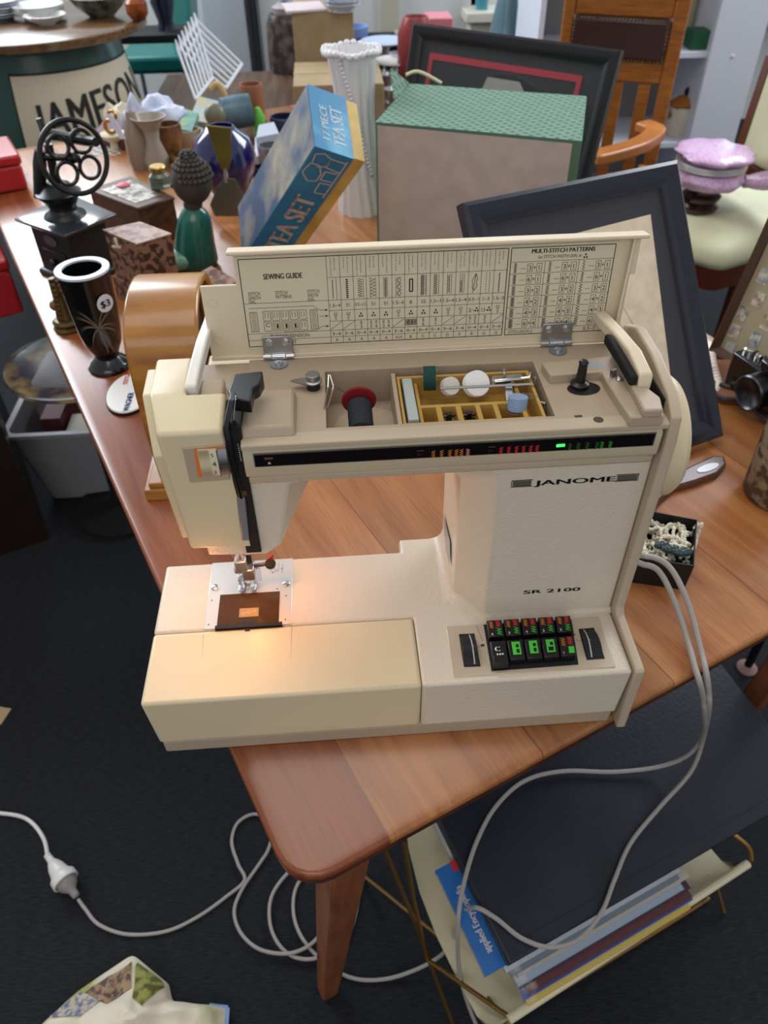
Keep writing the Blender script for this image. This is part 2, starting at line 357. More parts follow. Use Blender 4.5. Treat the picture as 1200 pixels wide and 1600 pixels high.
mb.build('bed', 'white', sm, bevel=0.0028, seg=3)
mb = MB().loft([R_([(0.0025, 0.0025), (XS, 0.0025), (XS, YF), (0.0025, YF)], 0.0177), R_([(0, 0), (XS, 0), (XS, YF), (0, YF)], HB)])
mb.build('accessory_cover', 'cream', sm, bevel=0.003, seg=3)
# needle plate
npx0, npx1 = 0.0433, 0.1193
npl = MB().box((npx0, YF + 0.001, HB - 0.001), (npx1, D - 0.0006, HB + 0.0006)).build('needle_plate', 'plate', sm, bevel=0.0004)
for q in ((336, 918), (447, 912)):
    c = P(*q, 'z', HB + 0.0007)
    s_ = MB().lathe(c, [(0.0034, 0), (0.0034, 0.0008), (0.0028, 0.0012)], 20).build('screw', 'chrome', npl)
mb = MB()
for q in ((331, 938), (326, 976), (447, 931), (446, 968), (433, 920)):
    c = P(*q, 'z', HB + 0.00065); mb.lathe(c, [(0.0007, 0), (0.0007, 0.0001)], 10)
for k in range(4):
    a = P(423 + k * 6, 893 + 2 * (k % 2), 'z', HB + 0.00068); mb.line(a, a + V((0, 0.011, 0)), 0.0003, (0, 0, 1))
for q, s_ in (((424, 896), '4'), ((431, 893), '5'), ((439, 890), '6')):
    mb.text(s_, P(*q, 'z', HB + 0.0007), (1, 0, 0), (0, 1, 0), 0.0028)
mb.build('plate_marks', 'printed', npl, smooth=False)
q = [P(*p, 'z', HB + 0.0008) for p in ((343, 930), (437, 924), (436, 981), (339, 986))]
x0, x1, y0, y1 = (q[0].x + q[3].x) / 2, (q[1].x + q[2].x) / 2, YF + 0.0035, q[0].y
sp = MB().box((x0, y0, HB + 0.0002), (x1, y1, HB + 0.0014)).build('slide_plate', 'slide', npl, bevel=0.0003)
c = P(389, 957, 'z', HB + 0.0014)
MB().box((c.x - 0.0085, c.y - 0.005, HB + 0.00145), (c.x + 0.0085, c.y + 0.005, HB + 0.0017)).build('bobbin_window', mat('amber_window', 'a8865c', 0.25), npl, bevel=0.0001)
mb = MB()
for k in (-1, 0, 1): mb.torus(c + V((k * 0.0047, k * 0.0012, 0.0004)), 0.0014, 0.0003, seg=14, sr=5)
mb.build('bobbin_mark', mat('pale_amber', 'e8b878', 0.3), npl)
c = P(388, 972, 'z', HB + 0.0014)
MB().prism([(c.x + 0.0085 * math.cos(t), c.y - 0.002 + 0.0045 * math.sin(t)) for t in [math.pi * k / 10 for k in range(11)]], HB + 0.0014, HB + 0.0019).build('finger_notch', 'blackmat', npl)
a = P(336, 986, 'z', HB); b = P(441, 979, 'z', HB)
MB().box((a.x, YF - 0.0005, HB - 0.001), (b.x, YF + 0.003, HB + 0.0021)).box(((a.x + b.x) / 2 - 0.003, YF - 0.0035, HB - 0.001), ((a.x + b.x) / 2 + 0.001, YF - 0.0004, HB + 0.0012)).build('slide_edge', 'blackmat', npl)
# creases on the cover in front of the plate, drawn as flat tan shading
mb = MB()
for p, q in (((318, 991), (315, 1040)), ((456, 978), (454, 1040))):
    a = P(*p, 'z', HB); b = P(*q, 'z', HB); mb.face([a + V((-0.0004, -0.0006, 0.0001)), b + V((0, 0, 0.0001)), a + V((0.0005, -0.0006, 0.0001))])
mb.build('crease_shading', 'tan', sm, smooth=False)
# arm, column and head as one C-shaped body
front = [(0.064, 0.176), (0.1085, 0.1735), (0.1215, 0.184), (0.133, 0.2470), (0.279, 0.2470), (0.2865, 0.2405), (0.2880, HB - 0.001), (0.400, HB - 0.001), (0.400, 0.256), (0.064, 0.256)]
inner = [(0.064, 0.176), (0.1135, 0.1735), (0.1285, 0.1850), (0.1480, 0.2290), (0.253, 0.2290), (0.2625, 0.2200), (0.2640, HB - 0.001), (0.400, HB - 0.001), (0.400, 0.256), (0.064, 0.256)]
rings = [[V((x, y, z)) for x, z in pr] for pr, y in ((front, YA), (inner, 0.0925), (inner, 0.170))]
mb = MB().loft(rings)
arm = mb.build('arm_body', 'white', sm, bevel=0.0022, seg=3, ang=14)
# column foot fillet
mb = MB(); n = 7; pr = []
for k in range(n + 1):
    a = math.pi / 2 * k / n; pr.append((0.011 * (1 - math.sin(a)), 0.011 * (1 - math.cos(a))))
path = [V((0.2635, 0.169, HB)), V((0.2635, 0.0935, HB)), V((0.2875, YA, HB)), V((0.400, YA, HB))]
rings = []
for i, p in enumerate(path):
    nn = [V((-1, 0, 0)), V((-1, -0.42, 0)), V((-0.42, -1.0, 0)), V((0, -1, 0))][i]; kk = [1, 1, 0.6, 0.35][i]
    rings.append([p - nn * 0.004 + V((0, 0, -0.004))] + [p + nn * (a * kk) + V((0, 0, b * kk - 0.0002)) for a, b in [(0.011 - y, 0.011 - x) if False else (x, y) for x, y in [(0.011 * (1 - math.sin(math.pi / 2 * k / n)), 0.011 * (1 - math.cos(math.pi / 2 * k / n))) for k in range(n + 1)]]] + [p - nn * 0.004 + V((0, 0, 0.011 * kk))])
mb.loft(rings).build('column_fillet', 'white', sm, sharp=60)
# badges on the column
mb = MB()
yb = YA - 0.0004
def Yp(px, py): return P(px, py, 'y', yb)
a = Yp(833, 758); b = Yp(963, 751)
xd = V((1, 0, 0.0)); up = V((0, 0, 1))
mb.text('JANOME', V(((a.x + b.x) / 2, yb, (a.z + b.z) / 2 - 0.0005)), xd, up, 0.0050, b.x - a.x - 0.002, 'c', bold=0.00045)
for l, r_ in ((Yp(799, 757), Yp(832, 757)), (Yp(962, 748), Yp(997, 748))):
    zc = (a.z + b.z) / 2 + 0.002
    x0, x1 = l.x, r_.x
    for k in range(5): mb.box((x0 + 0.001, yb - 0.0002, zc - 0.0022 + k * 0.0011), (x1 - 0.001, yb + 0.0003, zc - 0.0022 + k * 0.0011 + 0.0004))
    for bx in (((x0, zc - 0.0032), (x1, zc - 0.0028)), ((x0, zc + 0.0032), (x1, zc + 0.0036))): mb.box((bx[0][0], yb, bx[0][1]), (bx[1][0], yb + 0.0003, bx[1][1]))
    xx = x0 if l.x < 0.33 else x1 - 0.0004
    mb.box((xx, yb, zc - 0.0032), (xx + 0.0004, yb + 0.0003, zc + 0.0036))
mb.build('brand_lettering', 'printed', sm, smooth=False); mb = MB()
a = Yp(818, 929); b = Yp(906, 922)
mb.text('SR 2100', V(((a.x + b.x) / 2, yb, (a.z + b.z) / 2 - 0.0)), xd, up, 0.0044, (b.x - a.x), 'c', bold=0.00035)
mb.build('model_lettering', 'printed', sm, smooth=False)
a, b = P(697, 790, 'x', 0.2625), P(703, 880, 'x', 0.2625)
MB().face([P(*p, 'x', 0.2620) for p in ((692, 800), (703, 846), (703, 884), (697, 862))]).build('side_sticker', mat('silver_label', '9a9a96', 0.4), sm, smooth=False)
# upper band: lip, display strip, ledge, deck
XL, XR = 0.1045, 0.400
MB().box((XL, YA - 0.002, 0.2475), (XR - 0.001, 0.0725, 0.2545)).build('lower_lip', 'tanlight', sm, bevel=0.002)
prof = [(YA - 0.0005, 0.2545), (YA - 0.0055, 0.2575), (YA - 0.0068, 0.262), (YA - 0.0068, 0.277), (YA - 0.005, 0.2815), (0.0725, 0.2815), (0.0725, 0.2545)]
MB().prism([(y, z) for y, z in prof], XL, XR - 0.0015, 'x').build('display_bezel', 'strip', sm, bevel=0.0012)
yd = YA - 0.0072
a0, a1, b0, b1 = P(397, 711, 'y', yd), P(395, 729, 'y', yd), P(1024, 684, 'y', yd), P(1021, 705, 'y', yd)
zl0, zl1, zr0, zr1 = a1.z, a0.z, b1.z, b0.z
mb = MB().box((a0.x - 0.0008, yd - 0.0001, zl0 - 0.0007), (b0.x, yd + 0.0005, zl1 + 0.0007)); mb.build('display_rim', 'steel', sm)
dz0 = (zl0 + zr0) / 2; dz1 = (zl1 + zr1) / 2
ds = MB().box((a0.x, yd - 0.0005, zl0), (b0.x - 0.001, yd + 0.0004, zl1)).build('stitch_display', 'panelblack', sm)
ye = yd - 0.0006
def zig(mb, x, z, w_, h, n_, t=0.0003, vert=True, y=ye):
    pts = []
    for k in range(n_ + 1):
        s_ = (k % 2) * w_; pts.append(V((x + s_, y, z + h * k / n_)))
    for p, q in zip(pts, pts[1:]): mb.line(p, q, t, (0, -1, 0))
def disp(pxs, py, colr, nm, n_=7, hh=0.0062):
    mb = MB()
    for px in pxs:
        c = P(px, py, 'y', ye); zig(mb, c.x, (dz0 + dz1) / 2 - hh / 2, 0.0028, hh, n_, 0.00045)
    mb.build(nm, colr, ds, smooth=False)
zc = (zl0 + zl1) / 2
disp((674, 687, 700, 710, 718), 707, 'orange', 'orange_stitch_marks'); disp((728,), 706, mat('pink_ink', 'd88a78', 0.5), 'pink_stitch_mark', 8)
disp((780, 792, 804, 815, 826, 836), 702, 'red', 'red_stitch_marks')
disp((888, 901, 915, 930), 695, 'dgreen', 'green_stitch_marks', 6); disp((938, 951), 693, mat('mid_green_ink', '2f8a35', 0.5), 'wide_stitch_marks', 10)
M['dimink'] = mat('dim_brown_ink', '5e3a2c', 0.5)
for px, py in ((657, 707), (768, 703), (876, 699)):
    mb = MB(); c = P(px, py, 'y', ye); mb.box((c.x - 0.0025, ye, zc + 0.001), (c.x + 0.0025, ye + 0.0002, zc + 0.0016)); mb.text('0 S', V((c.x - 0.002, ye, zc - 0.0028)), xd, up, 0.0016); mb.build('stitch_length_mark', 'dimink', ds, smooth=False)
mb = MB(); c = P(420, 718, 'y', ye); mb.box((c.x - 0.003, ye, zc + 0.0008), (c.x + 0.003, ye + 0.0002, zc + 0.0026))
mb.build('dim_mark', 'dimink', ds, smooth=False)
mb = MB(); tri = [V((c.x - 0.001, ye, zc - 0.003)), V((c.x + 0.001, ye, zc - 0.003)), V((c.x, ye, zc - 0.0012))]
for i in range(3): mb.line(tri[i], tri[(i + 1) % 3], 0.0003, (0, -1, 0))
mb.build('triangle_mark', 'white_pl', ds, smooth=False)
c = P(876, 696, 'y', ye); MB().box((c.x - 0.003, ye - 0.0003, c.z - 0.0011), (c.x + 0.003, ye + 0.0002, c.z + 0.0011)).build('indicator_light', 'green_e', ds)
# deck, made of cells of different height (one surface with its recesses)
HD = 0.2875
def cells(xs, ys, hs, z0):
    mb = MB()
    for i in range(len(xs) - 1):
        for j in range(len(ys) - 1):
            h = hs[j][i]
            if h is None: continue
            X0, X1, Y0, Y1 = xs[i], xs[i + 1], ys[j], ys[j + 1]
            mb.face([(X0, Y0, h), (X1, Y0, h), (X1, Y1, h), (X0, Y1, h)])
            for (di, dj, a, b) in ((1, 0, (X1, Y0), (X1, Y1)), (-1, 0, (X0, Y1), (X0, Y0)), (0, 1, (X1, Y1), (X0, Y1)), (0, -1, (X0, Y0), (X1, Y0))):
                ii, jj = i + di, j + dj
                g = hs[jj][ii] if 0 <= ii < len(xs) - 1 and 0 <= jj < len(ys) - 1 else z0
                if g is None: g = z0
                if g < h: mb.face([(a[0], a[1], g), (b[0], b[1], g), (b[0], b[1], h), (a[0], a[1], h)])
    return mb
S0, S1 = P(510, 672, 'z', HD).x, P(622, 662, 'z', HD).x      # spool well
T0, T1 = S1 + 0.003, P(868, 652, 'z', HD).x                  # accessory tray bay
R1 = XR - 0.001
ys = [YA - 0.004, 0.0735, 0.134, 0.160, 0.1665]
bk = P(460, 590, 'z', HD).y
lo, wf = HD - 0.0065, 0.2575
xs = [XL, S0, S0 + 0.0, T0 - 0.003, T0, T1, R1]
xs = [XL, S0, S1, T0, T1, R1]
hs = [[HD, HD, HD, HD, HD],
      [HD, wf, HD, wf + 0.0003, HD],
      [HD, wf, wf, wf + 0.0003, HD],
      [HD, HD, HD, HD, HD]]
ys = [YA - 0.0045, 0.0735, 0.139, 0.146, 0.168]
hs[2] = [HD, wf, wf + 0.0003, wf + 0.0003, HD]
cells(xs, ys, hs, 0.2815).build('top_deck', 'tan', sm, weld=True, sharp=30, bevel=0.0006)
mb = MB().prism([(YA - 0.0085, 0.2825), (YA - 0.0085, 0.2868), (YA - 0.0045, 0.2878), (YA + 0.004, 0.2878), (YA + 0.004, 0.2825)], XL, XR + 0.0005, 'x'); mb.build('front_ledge', 'tanlight', sm, bevel=0.0008)
# spool well cone
c = P(575, 655, 'z', wf); MB().lathe((c.x, 0.108, wf + 0.0002), [(0.0275, 0), (0.0265, 0.003), (0.019, 0.004)], 32).build('well_cup', 'tanlight', sm)
# raised block left of the spool well
a, b = P(376, 655, 'z', HD + 0.008), P(462, 655, 'z', HD + 0.008)
yb0, yb1 = P(400, 683, 'z', HD).y, P(400, 608, 'z', HD + 0.008).y
MB().loft([R_([(XL, yb0 - 0.002), (b.x, yb0 - 0.002), (b.x, yb1), (XL, yb1)], HD - 0.001), R_([(XL, yb0 + 0.0015), (b.x - 0.002, yb0 + 0.0015), (b.x - 0.002, yb1), (XL, yb1)], HD + 0.0075)]).build('raised_block', 'tan', sm, bevel=0.002)
# raised ridge right: L-shaped wall round the bobbin winder, and the handle housing
zr = HD + 0.0075
pg = [P(*p, 'z', zr) for p in ((846, 566), (962, 555), (1000, 590), (1037, 640), (1037, 650), (985, 652), (948, 596), (940, 580), (860, 586))]
MB().prism([(p.x if p.x < R1 else R1, p.y) for p in pg], HD - 0.001, zr).build('deck_ridge', 'tan', sm, bevel=0.0012)
zh = zr + 0.006
pg = [P(*p, 'z', zh) for p in ((958, 545), (966, 540), (1003, 598), (1032, 620), (1037, 640), (1006, 641))]
MB().prism([(min(p.x, R1), p.y) for p in pg], zr - 0.001, zh).build('handle_housing', 'tan', sm, bevel=0.0015)
pg = [P(*p, 'z', HD + 0.0003) for p in ()]
# warning label
a, b, c_, d_ = [P(*p, 'z', zr + 0.0002) for p in ((902, 567), (941, 564), (946, 575), (905, 577))]
MB().face([a, d_, c_, b]).build('rating_label', mat('label_grey', 'aeb2b8', 0.5), sm, smooth=False)
mb = MB()
for k in range(4):
    t = (k + 0.6) / 4.3; p, q = a.lerp(d_, t), b.lerp(c_, t)
    for j in range(9): mb.line(p.lerp(q, 0.04 + j * 0.105) + V((0, 0, 2e-4)), p.lerp(q, 0.04 + j * 0.105 + 0.08) + V((0, 0, 2e-4)), 0.0004, (0, 0, 1))
mb.build('label_print', 'printed', sm, smooth=False)
# bobbin winder
mb = MB(); ring = [P(912 + 26 * math.cos(t), 607 + 10.5 * math.sin(t), 'z', HD + 0.0003) for t in [2 * math.pi * k / 28 for k in range(28)]]
mb.face(ring).build('winder_slot', 'blackmat', sm, smooth=False)
p = P(905, 604, 'z', HD)
bw = MB().lathe(p, [(0.0068, 0), (0.0068, 0.003), (0.0036, 0.0045), (0.0032, 0.019), (0.0036, 0.0205), (0.0025, 0.022), (0.0012, 0.0215)], 20).build('bobbin_winder', 'black', sm)
p = P(957, 606, 'z', HD)
MB().obox(p + V((-0.001, 0, 0)), (0.004, 0.002, 0), (-0.001, 0.002, 0), (-0.001, 0.002, 0.013)).box((p.x - 0.001, p.y - 0.004, p.z), (p.x + 0.006, p.y + 0.002, p.z + 0.001)).build('winder_latch', 'steel', sm)
p = P(968, 593, 'z', zr); MB().lathe(p, [(0.0028, 0), (0.0028, 0.0007), (0.002, 0.0013)], 18).build('screw', 'steel', sm)
p = P(935, 656, 'z', HD + 0.0002); MB().lathe(p, [(0.0036, 0), (0.0036, 0.0002)], 20).build('spool_pin_hole', mat('hole_brown', '4a4038', 0.8), sm, smooth=False)
a, b, c_, d_ = [P(*q_, 'z', HD + 0.0002) for q_ in ((897, 649), (909, 648), (912, 655), (901, 656))]
MB().face([a, d_, c_, b]).build('square_hole', mat('hole_brown2', '4a4038', 0.8), sm, smooth=False)
# end plate
ep = [(-0.003, 0.0), (-0.003, HB + 0.002), (0.0, HB + 0.004), (0.055, HB + 0.006), (0.0585, HB + 0.012), (0.056, 0.27), (0.059, 0.291), (0.073, 0.301), (0.115, 0.309), (0.150, 0.310), (0.174, 0.300), (0.178, 0.0)]
MB().prism(ep, 0.4004, 0.4085, 'x').build('end_plate', 'tanlight', sm, bevel=0.0016, seg=3)
MB().box((0.3990, 0.074, 0.280), (0.4004, 0.166, 0.2965)).build('end_plate_gap', 'blackmat', sm)
# hand wheel
MB().lathe((0.409, 0.118, 0.232), [(0.02, 0), (0.046, 0.001), (0.049, 0.004), (0.049, 0.0185), (0.046, 0.0225), (0.028, 0.024), (0.026, 0.021), (0.0, 0.021)], 48, (1, 0, 0)).build('hand_wheel', 'cream', sm)
# ---- face cover (head, left)
zt, zs = 0.303, 0.296
yt = [P(243, 679, 'z', zs).y, P(232, 614, 'z', zt).y, P(244, 560, 'z', zt).y]
xa = [P(243, 679, 'z', zs).x, P(232, 614, 'z', zt).x, P(244, 560, 'z', zt).x]
yF = yt[0]
pz = lambda px, py: P(px, py, 'y', yF)
fl, fr = pz(300, 868), pz(392, 866)
xr = 0.0935
mbx = MB()
ringL = [V((fl.x + 0.0, yF, 0.186)), V((xa[0], yF, zs)), V((xa[1], yt[1], zt)), V((xa[2], yt[2], zt)), V((xa[2] + 0.006, yt[2], 0.186))]
xstep = 0.0655
ringM = [V((xstep + 0.004, yF, 0.186)), V((xstep, yF, zs)), V((xstep, yt[1], zt)), V((xstep, yt[2], zt)), V((xstep, yt[2], 0.186))]
y1c = yt[1] - 0.003
fc_ = [V((fl.x, yF, 0.186)), V((0.1005, yF, 0.184)), V((0.1005, y1c, 0.184)), V((xstep + 0.002, y1c, 0.184)), V((xstep + 0.002, yt[2], 0.184)), V((xa[2] + 0.006, yt[2], 0.186)),
       V((xa[0], yF, zs)), V((xr, yF, zs)), V((xr, y1c, zt)), V((xstep, y1c, zt)), V((xstep, yt[2], zt)), V((xa[2], yt[2], zt)), V((xa[1], y1c, zt))]
MB().add(fc_, [(5, 4, 3, 2, 1, 0), (0, 1, 7, 6), (1, 2, 8, 7), (2, 3, 9, 8), (3, 4, 10, 9), (4, 5, 11, 10), (5, 0, 6, 12, 11), (6, 7, 8, 9, 12), (12, 9, 10, 11)]).build('face_cover', 'cream', sm, bevel=0.0028, seg=3, ang=8)
# thin plate left of it
k0 = P(218, 614, 'z', zt - 0.002); k1 = P(227, 573, 'z', zt - 0.002)
ringP = [V((k0.x + 0.012, yF + 0.012, 0.187)), V((k0.x + 0.008, yF + 0.010, 0.270)), V((k0.x + 0.001, k0.y, zt - 0.004)), V((k1.x + 0.001, k1.y, zt - 0.004)), V((k1.x + 0.012, k1.y, 0.187))]
ringQ = [p + V((0.012, 0, 0)) for p in ringP]
MB().loft([ringP, ringQ]).build('side_panel', 'cream', sm, bevel=0.0015)
# carry handle: two arms and the grip behind the lid
def bar(pts, w_, h, name, m):
    mb = MB(); rings = []
    for i, p in enumerate(pts):
        rings.append([p + V((-w_ / 2, 0, -h / 2)), p + V((w_ / 2, 0, -h / 2)), p + V((w_ / 2, 0, h / 2)), p + V((-w_ / 2, 0, h / 2))])
    return mb.loft(rings).build(name, m, sm, bevel=0.0018, seg=3)
hl0, hl1 = P(299, 612, 'z', 0.300), P(316, 542, 'z', 0.311)
bar([hl0, hl0.lerp(hl1, 0.5) + V((0, 0, 0.001)), hl1 + V((0, 0.004, 0)), V((hl1.x + .001, 0.196, 0.306))], 0.0085, 0.010, 'carry_handle_arm', 'white_pl')
hr0, hr1 = P(1008, 592, 'z', 0.306), P(967, 527, 'z', 0.315)
bar([hr0 + V((0, -0.002, -0.006)), hr0, hr0.lerp(hr1, 0.5) + V((0.0012, 0, 0.002)), hr1, V((hr1.x - 0.002, 0.196, 0.306))], 0.0095, 0.009, 'carry_handle_arm', 'lid')
bar([hr0 + V((-0.0075, 0.0, -0.002)), hr0.lerp(hr1, 0.5) + V((-0.0075, 0, -0.001)), hr1 + V((-0.0085, 0, 0))], 0.006, 0.008, 'handle_pad', 'blackmat')
MB().box((hl1.x - 0.004, 0.190, 0.299), (hr1.x + 0.003, 0.204, 0.311)).build('carry_handle_grip', 'lid', sm, bevel=0.003)
MB().box((0.070, 0.150, 0.255), (0.398, 0.190, 0.282)).build('rear_shell', 'cream', sm, bevel=0.003)
# tan channel between cover and block
zc_ = HD - 0.002
MB().box((0.067, 0.099, 0.25), (XL + 0.001, 0.168, zc_)).build('deck_left', 'tan', sm, bevel=0.001)
a, b = P(314, 600, 'z', 0.294), P(350, 600, 'z', 0.294)
MB().box((a.x, P(330, 612, 'z', 0.294).y - 0.006, 0.28), (b.x, P(330, 592, 'z', 0.294).y, 0.2945)).build('deck_left_block', 'tanlight', sm, bevel=0.002)
# slot with lever
MB().box((xr + 0.0005, YA - 0.002, 0.179), (XL + 0.001, 0.098, 0.2985)).build('lever_slot', 'blackmat', sm)
L0 = [P(374, 632, 'z', 0.300), P(351, 640, 'y', yF), P(352, 690, 'y', yF - 0.001), P(369, 765, 'y', yF)]
def strip3(pts, w_, d_, name, m, bevel=0.0006):
    rings = [[p + V((0, 0, 0)), p + V((w_, 0, 0)), p + V((w_, d_, 0)), p + V((0, d_, 0))] for p in pts]
    return MB().loft(rings).build(name, m, sm, bevel=bevel)
strip3([P(358, 625, 'y', yF + 0.002), P(349, 668, 'y', yF - 0.003), P(359, 720, 'y', yF - 0.003), P(376, 792, 'y', yF - 0.0005)], 0.0035, 0.010, 'take_up_guard', 'dsteel')
strip3([P(366, 625, 'y', yF + 0.006), P(361, 668, 'y', yF + 0.003), P(371, 720, 'y', yF + 0.003), P(384, 792, 'y', yF + 0.003)], 0.0012, 0.006, 'thread_channel', 'chrome')
tk = []
for k in range(9): tk.append(P(372 + k * 0.6, 694 + k * 3.2, 'y', yF - 0.001))
mb = MB()
for p in tk: mb.sphere(p, 0.0007, 8, 5)
mb.build('channel_teeth', 'chrome', sm)
strip3([P(369, 778, 'y', yF - 0.001), P(377, 846, 'y', yF - 0.001)], 0.0062, 0.006, 'needle_bar_guard', 'greydk', 0.0012)
MB().box((P(375, 768, 'y', yF).x, yF - 0.001, P(375, 774, 'y', yF).z), (P(386, 768, 'y', yF).x, yF + 0.006, P(375, 766, 'y', yF).z)).build('guard_clip', mat('brass', 'c99a4a', 0.3, 1.0), sm)
strip3([P(376, 846, 'y', yF + 0.004), P(383, 868, 'y', yF + 0.004)], 0.0085, 0.002, 'clear_guard', mat('smoky_clear', 'b8a898', 0.2, trans=0.5), 0.0004)
# black lever on top
pg = [P(*p, 'z', 0.3155) for p in ((366, 584), (410, 579), (411, 588), (404, 601), (395, 606), (391, 626), (360, 622), (356, 610))]
MB().ngonplate([p + V((0, 0, -0.0105)) for p in pg], (0, 0, 0.0105)).build('thread_lever', 'black', sm, bevel=0.0012, seg=3)
# tension dial
cz = 0.2685
bx0, bx1 = P(284, 720, 'y', yF).x, P(358, 720, 'y', yF).x
zt0, zt1 = P(300, 750, 'y', yF).z, P(300, 697, 'y', yF).z
mb = MB()
sl = -0.00
A0 = [P(*p, 'y', yF - 0.0012) for p in ((284, 701), (352, 695), (360, 750), (297, 755))]
td = MB().ngonplate(A0, (0, 0.003, 0)).build('tension_bezel', 'tan', sm, bevel=0.0008)
A1 = [P(*p, 'y', yF - 0.0016) for p in ((303, 702), (350, 697), (357, 741), (310, 746))]
MB().face(A1).build('dial_window', mat('dial_glow_edge', 'd8742c', 0.5), td, smooth=False)
cdl = (A1[0] + A1[1] + A1[2] + A1[3]) / 4
zc = cdl.z; hh = (A1[0].z - A1[3].z) / 2 - 0.001
dlx0, dlx1 = A1[0].x + 0.0022, A1[1].x + 0.001
def dial(x0, x1, name, m):
    prof = []
    for k in range(9):
        t = -1 + 2 * k / 8; prof.append((cdl.y - 0.0025 * math.cos(t * 1.2) + 0.0002, zc + hh * t))
    prof += [(cdl.y + 0.001, zc + hh), (cdl.y + 0.001, zc - hh)]
    return MB().prism(prof, x0, x1, 'x').build(name, m, td, sharp=60)
xm = dlx0 + (dlx1 - dlx0) * 0.66
xk_ = dlx0 + (dlx1 - dlx0) * 0.38
dial(dlx0, xm, 'tension_dial', 'paperc'); dial(xm + 0.0002, dlx1, 'dial_ring', 'steel')
mb = MB(); yq = cdl.y - 0.0026
for k in range(9): xx = dlx0 + 0.0004 + k * (xk_ - dlx0) / 9; mb.box((xx, yq + 0.0003, zc - hh), (xx + 0.0003, yq + 0.0012, zc + hh))
mb.build('dial_ribs', 'strip', td)
mb = MB(); mb.text('4', V((xk_ + 0.0012, yq, zc - 0.002)), xd, up, 0.0042); mb.text('5', V((xk_ + 0.0012, yq + 0.0006, zc + 0.0055)), xd, up, 0.0032); mb.text('3', V((xk_ + 0.0012, yq + 0.0006, zc - 0.0095)), xd, up, 0.0032)
mb.box((xm, yq, zc - 0.0008), (dlx1, yq + 0.0002, zc - 0.0003)); mb.box((xm, yq, zc - hh), (xm + 0.0003, yq + 0.0004, zc + hh)); mb.build('dial_numbers', 'printed', td, smooth=False)
# ---- needle bar, presser foot
n0 = P(387, 924, 'z', HB + 0.0015)
bx, by = n0.x, n0.y + 0.001
MB().tube([(bx - 0.002, by + 0.004, 0.178), (bx - 0.002, by + 0.004, 0.118)], 0.0032, 14).build('needle_bar', 'chrome', sm)
nc = MB().box((bx - 0.007, by - 0.001, 0.107), (bx + 0.003, by + 0.008, 0.119)).build('needle_clamp', 'steel', sm, bevel=0.0008)
MB().tube([(bx - 0.002, by + 0.002, 0.108), (bx - 0.002, by + 0.002, 0.086)], [0.0009, 0.0004], 8).build('needle', 'chrome', sm)
pb = MB().tube([(bx + 0.004, by + 0.012, 0.178), (bx + 0.004, by + 0.012, 0.103)], 0.0028, 12).build('presser_bar', 'dsteel', sm)
MB().box((bx - 0.0025, by + 0.001, 0.093), (bx + 0.0085, by + 0.014, 0.106)).build('foot_holder', 'steel', sm, bevel=0.001)
c = P(422, 880, 'z', 0.108); MB().tube([(bx + 0.006, by + 0.008, 0.104), c], 0.0018, 8).build('clamp_screw_shaft', 'dsteel', sm)
MB().lathe(c - V((0, 0, 0.002)), [(0.0045, 0), (0.0048, 0.001), (0.0048, 0.004), (0.0043, 0.005)], 18, (0.15, -0.5, 1)).build('clamp_knob', 'black', sm)
c = P(424, 869, 'z', 0.113); MB().sphere(c, 0.0021, 12, 8).build('red_button', mat('red_plastic', '8e1212', 0.3), sm)
c = P(370, 880, 'z', 0.112); MB().lathe(c - V((0, 0, 0.006)), [(0.0032, 0), (0.0034, 0.004), (0.0026, 0.0045), (0.0026, 0.008)], 12).build('thread_cutter', mat('ivory', 'e8d9a8', 0.4), sm)
MB().box((bx - 0.009, by + 0.002, 0.1015), (bx + 0.001, by + 0.007, 0.1075)).build('clamp_block', 'steel', sm, bevel=0.001)
# foot: two toes, bridge and sides
ft = MB()
zf = HB + 0.0022
for sx in (-1, 1):
    cx_ = bx + sx * 0.0052
    ft.loft([[V((cx_ - 0.0028, by + 0.012, zf)), V((cx_ + 0.0028, by + 0.012, zf)), V((cx_ + 0.0028, by + 0.012, zf + 0.0022)), V((cx_ - 0.0028, by + 0.012, zf + 0.0022))],
             [V((cx_ - 0.0028, by + 0.002, zf)), V((cx_ + 0.0028, by + 0.002, zf)), V((cx_ + 0.0028, by + 0.002, zf + 0.0022)), V((cx_ - 0.0028, by + 0.002, zf + 0.0022))],
             [V((cx_ - 0.0022, by - 0.004, zf + 0.003)), V((cx_ + 0.0022, by - 0.004, zf + 0.003)), V((cx_ + 0.0022, by - 0.004, zf + 0.0042)), V((cx_ - 0.0022, by - 0.004, zf + 0.0042))]])
ft.box((bx - 0.008, by + 0.008, zf), (bx + 0.008, by + 0.013, zf + 0.0028))
ft.box((bx - 0.008, by + 0.005, zf + 0.002), (bx - 0.0062, by + 0.012, zf + 0.010)).box((bx + 0.0062, by + 0.005, zf + 0.002), (bx + 0.008, by + 0.012, zf + 0.010))
ft.build('presser_foot', 'chrome', sm, bevel=0.0004)
MB().tube([(bx - 0.0075, by + 0.009, zf + 0.0085), (bx + 0.0075, by + 0.009, zf + 0.0085)], 0.0011, 8).build('foot_pin', 'chrome', sm)
MB().box((bx + 0.010, by + 0.004, 0.089), (bx + 0.0135, by + 0.006, 0.104)).build('needle_threader', 'clear', sm)
ll = bpy.data.lights.new('sewing_lamp', 'POINT'); ll.energy = 0.14; ll.color = (1.0, 0.36, 0.09); ll.shadow_soft_size = 0.006
lo_ = bpy.data.objects.new('sewing_lamp', ll); COL.objects.link(lo_); lo_.location = (0.083, 0.112, 0.148)
lo2 = bpy.data.objects.new('sewing_lamp', ll.copy()); COL.objects.link(lo2); lo2.data.energy = 0.05; lo2.location = (0.056, 0.050, 0.150)
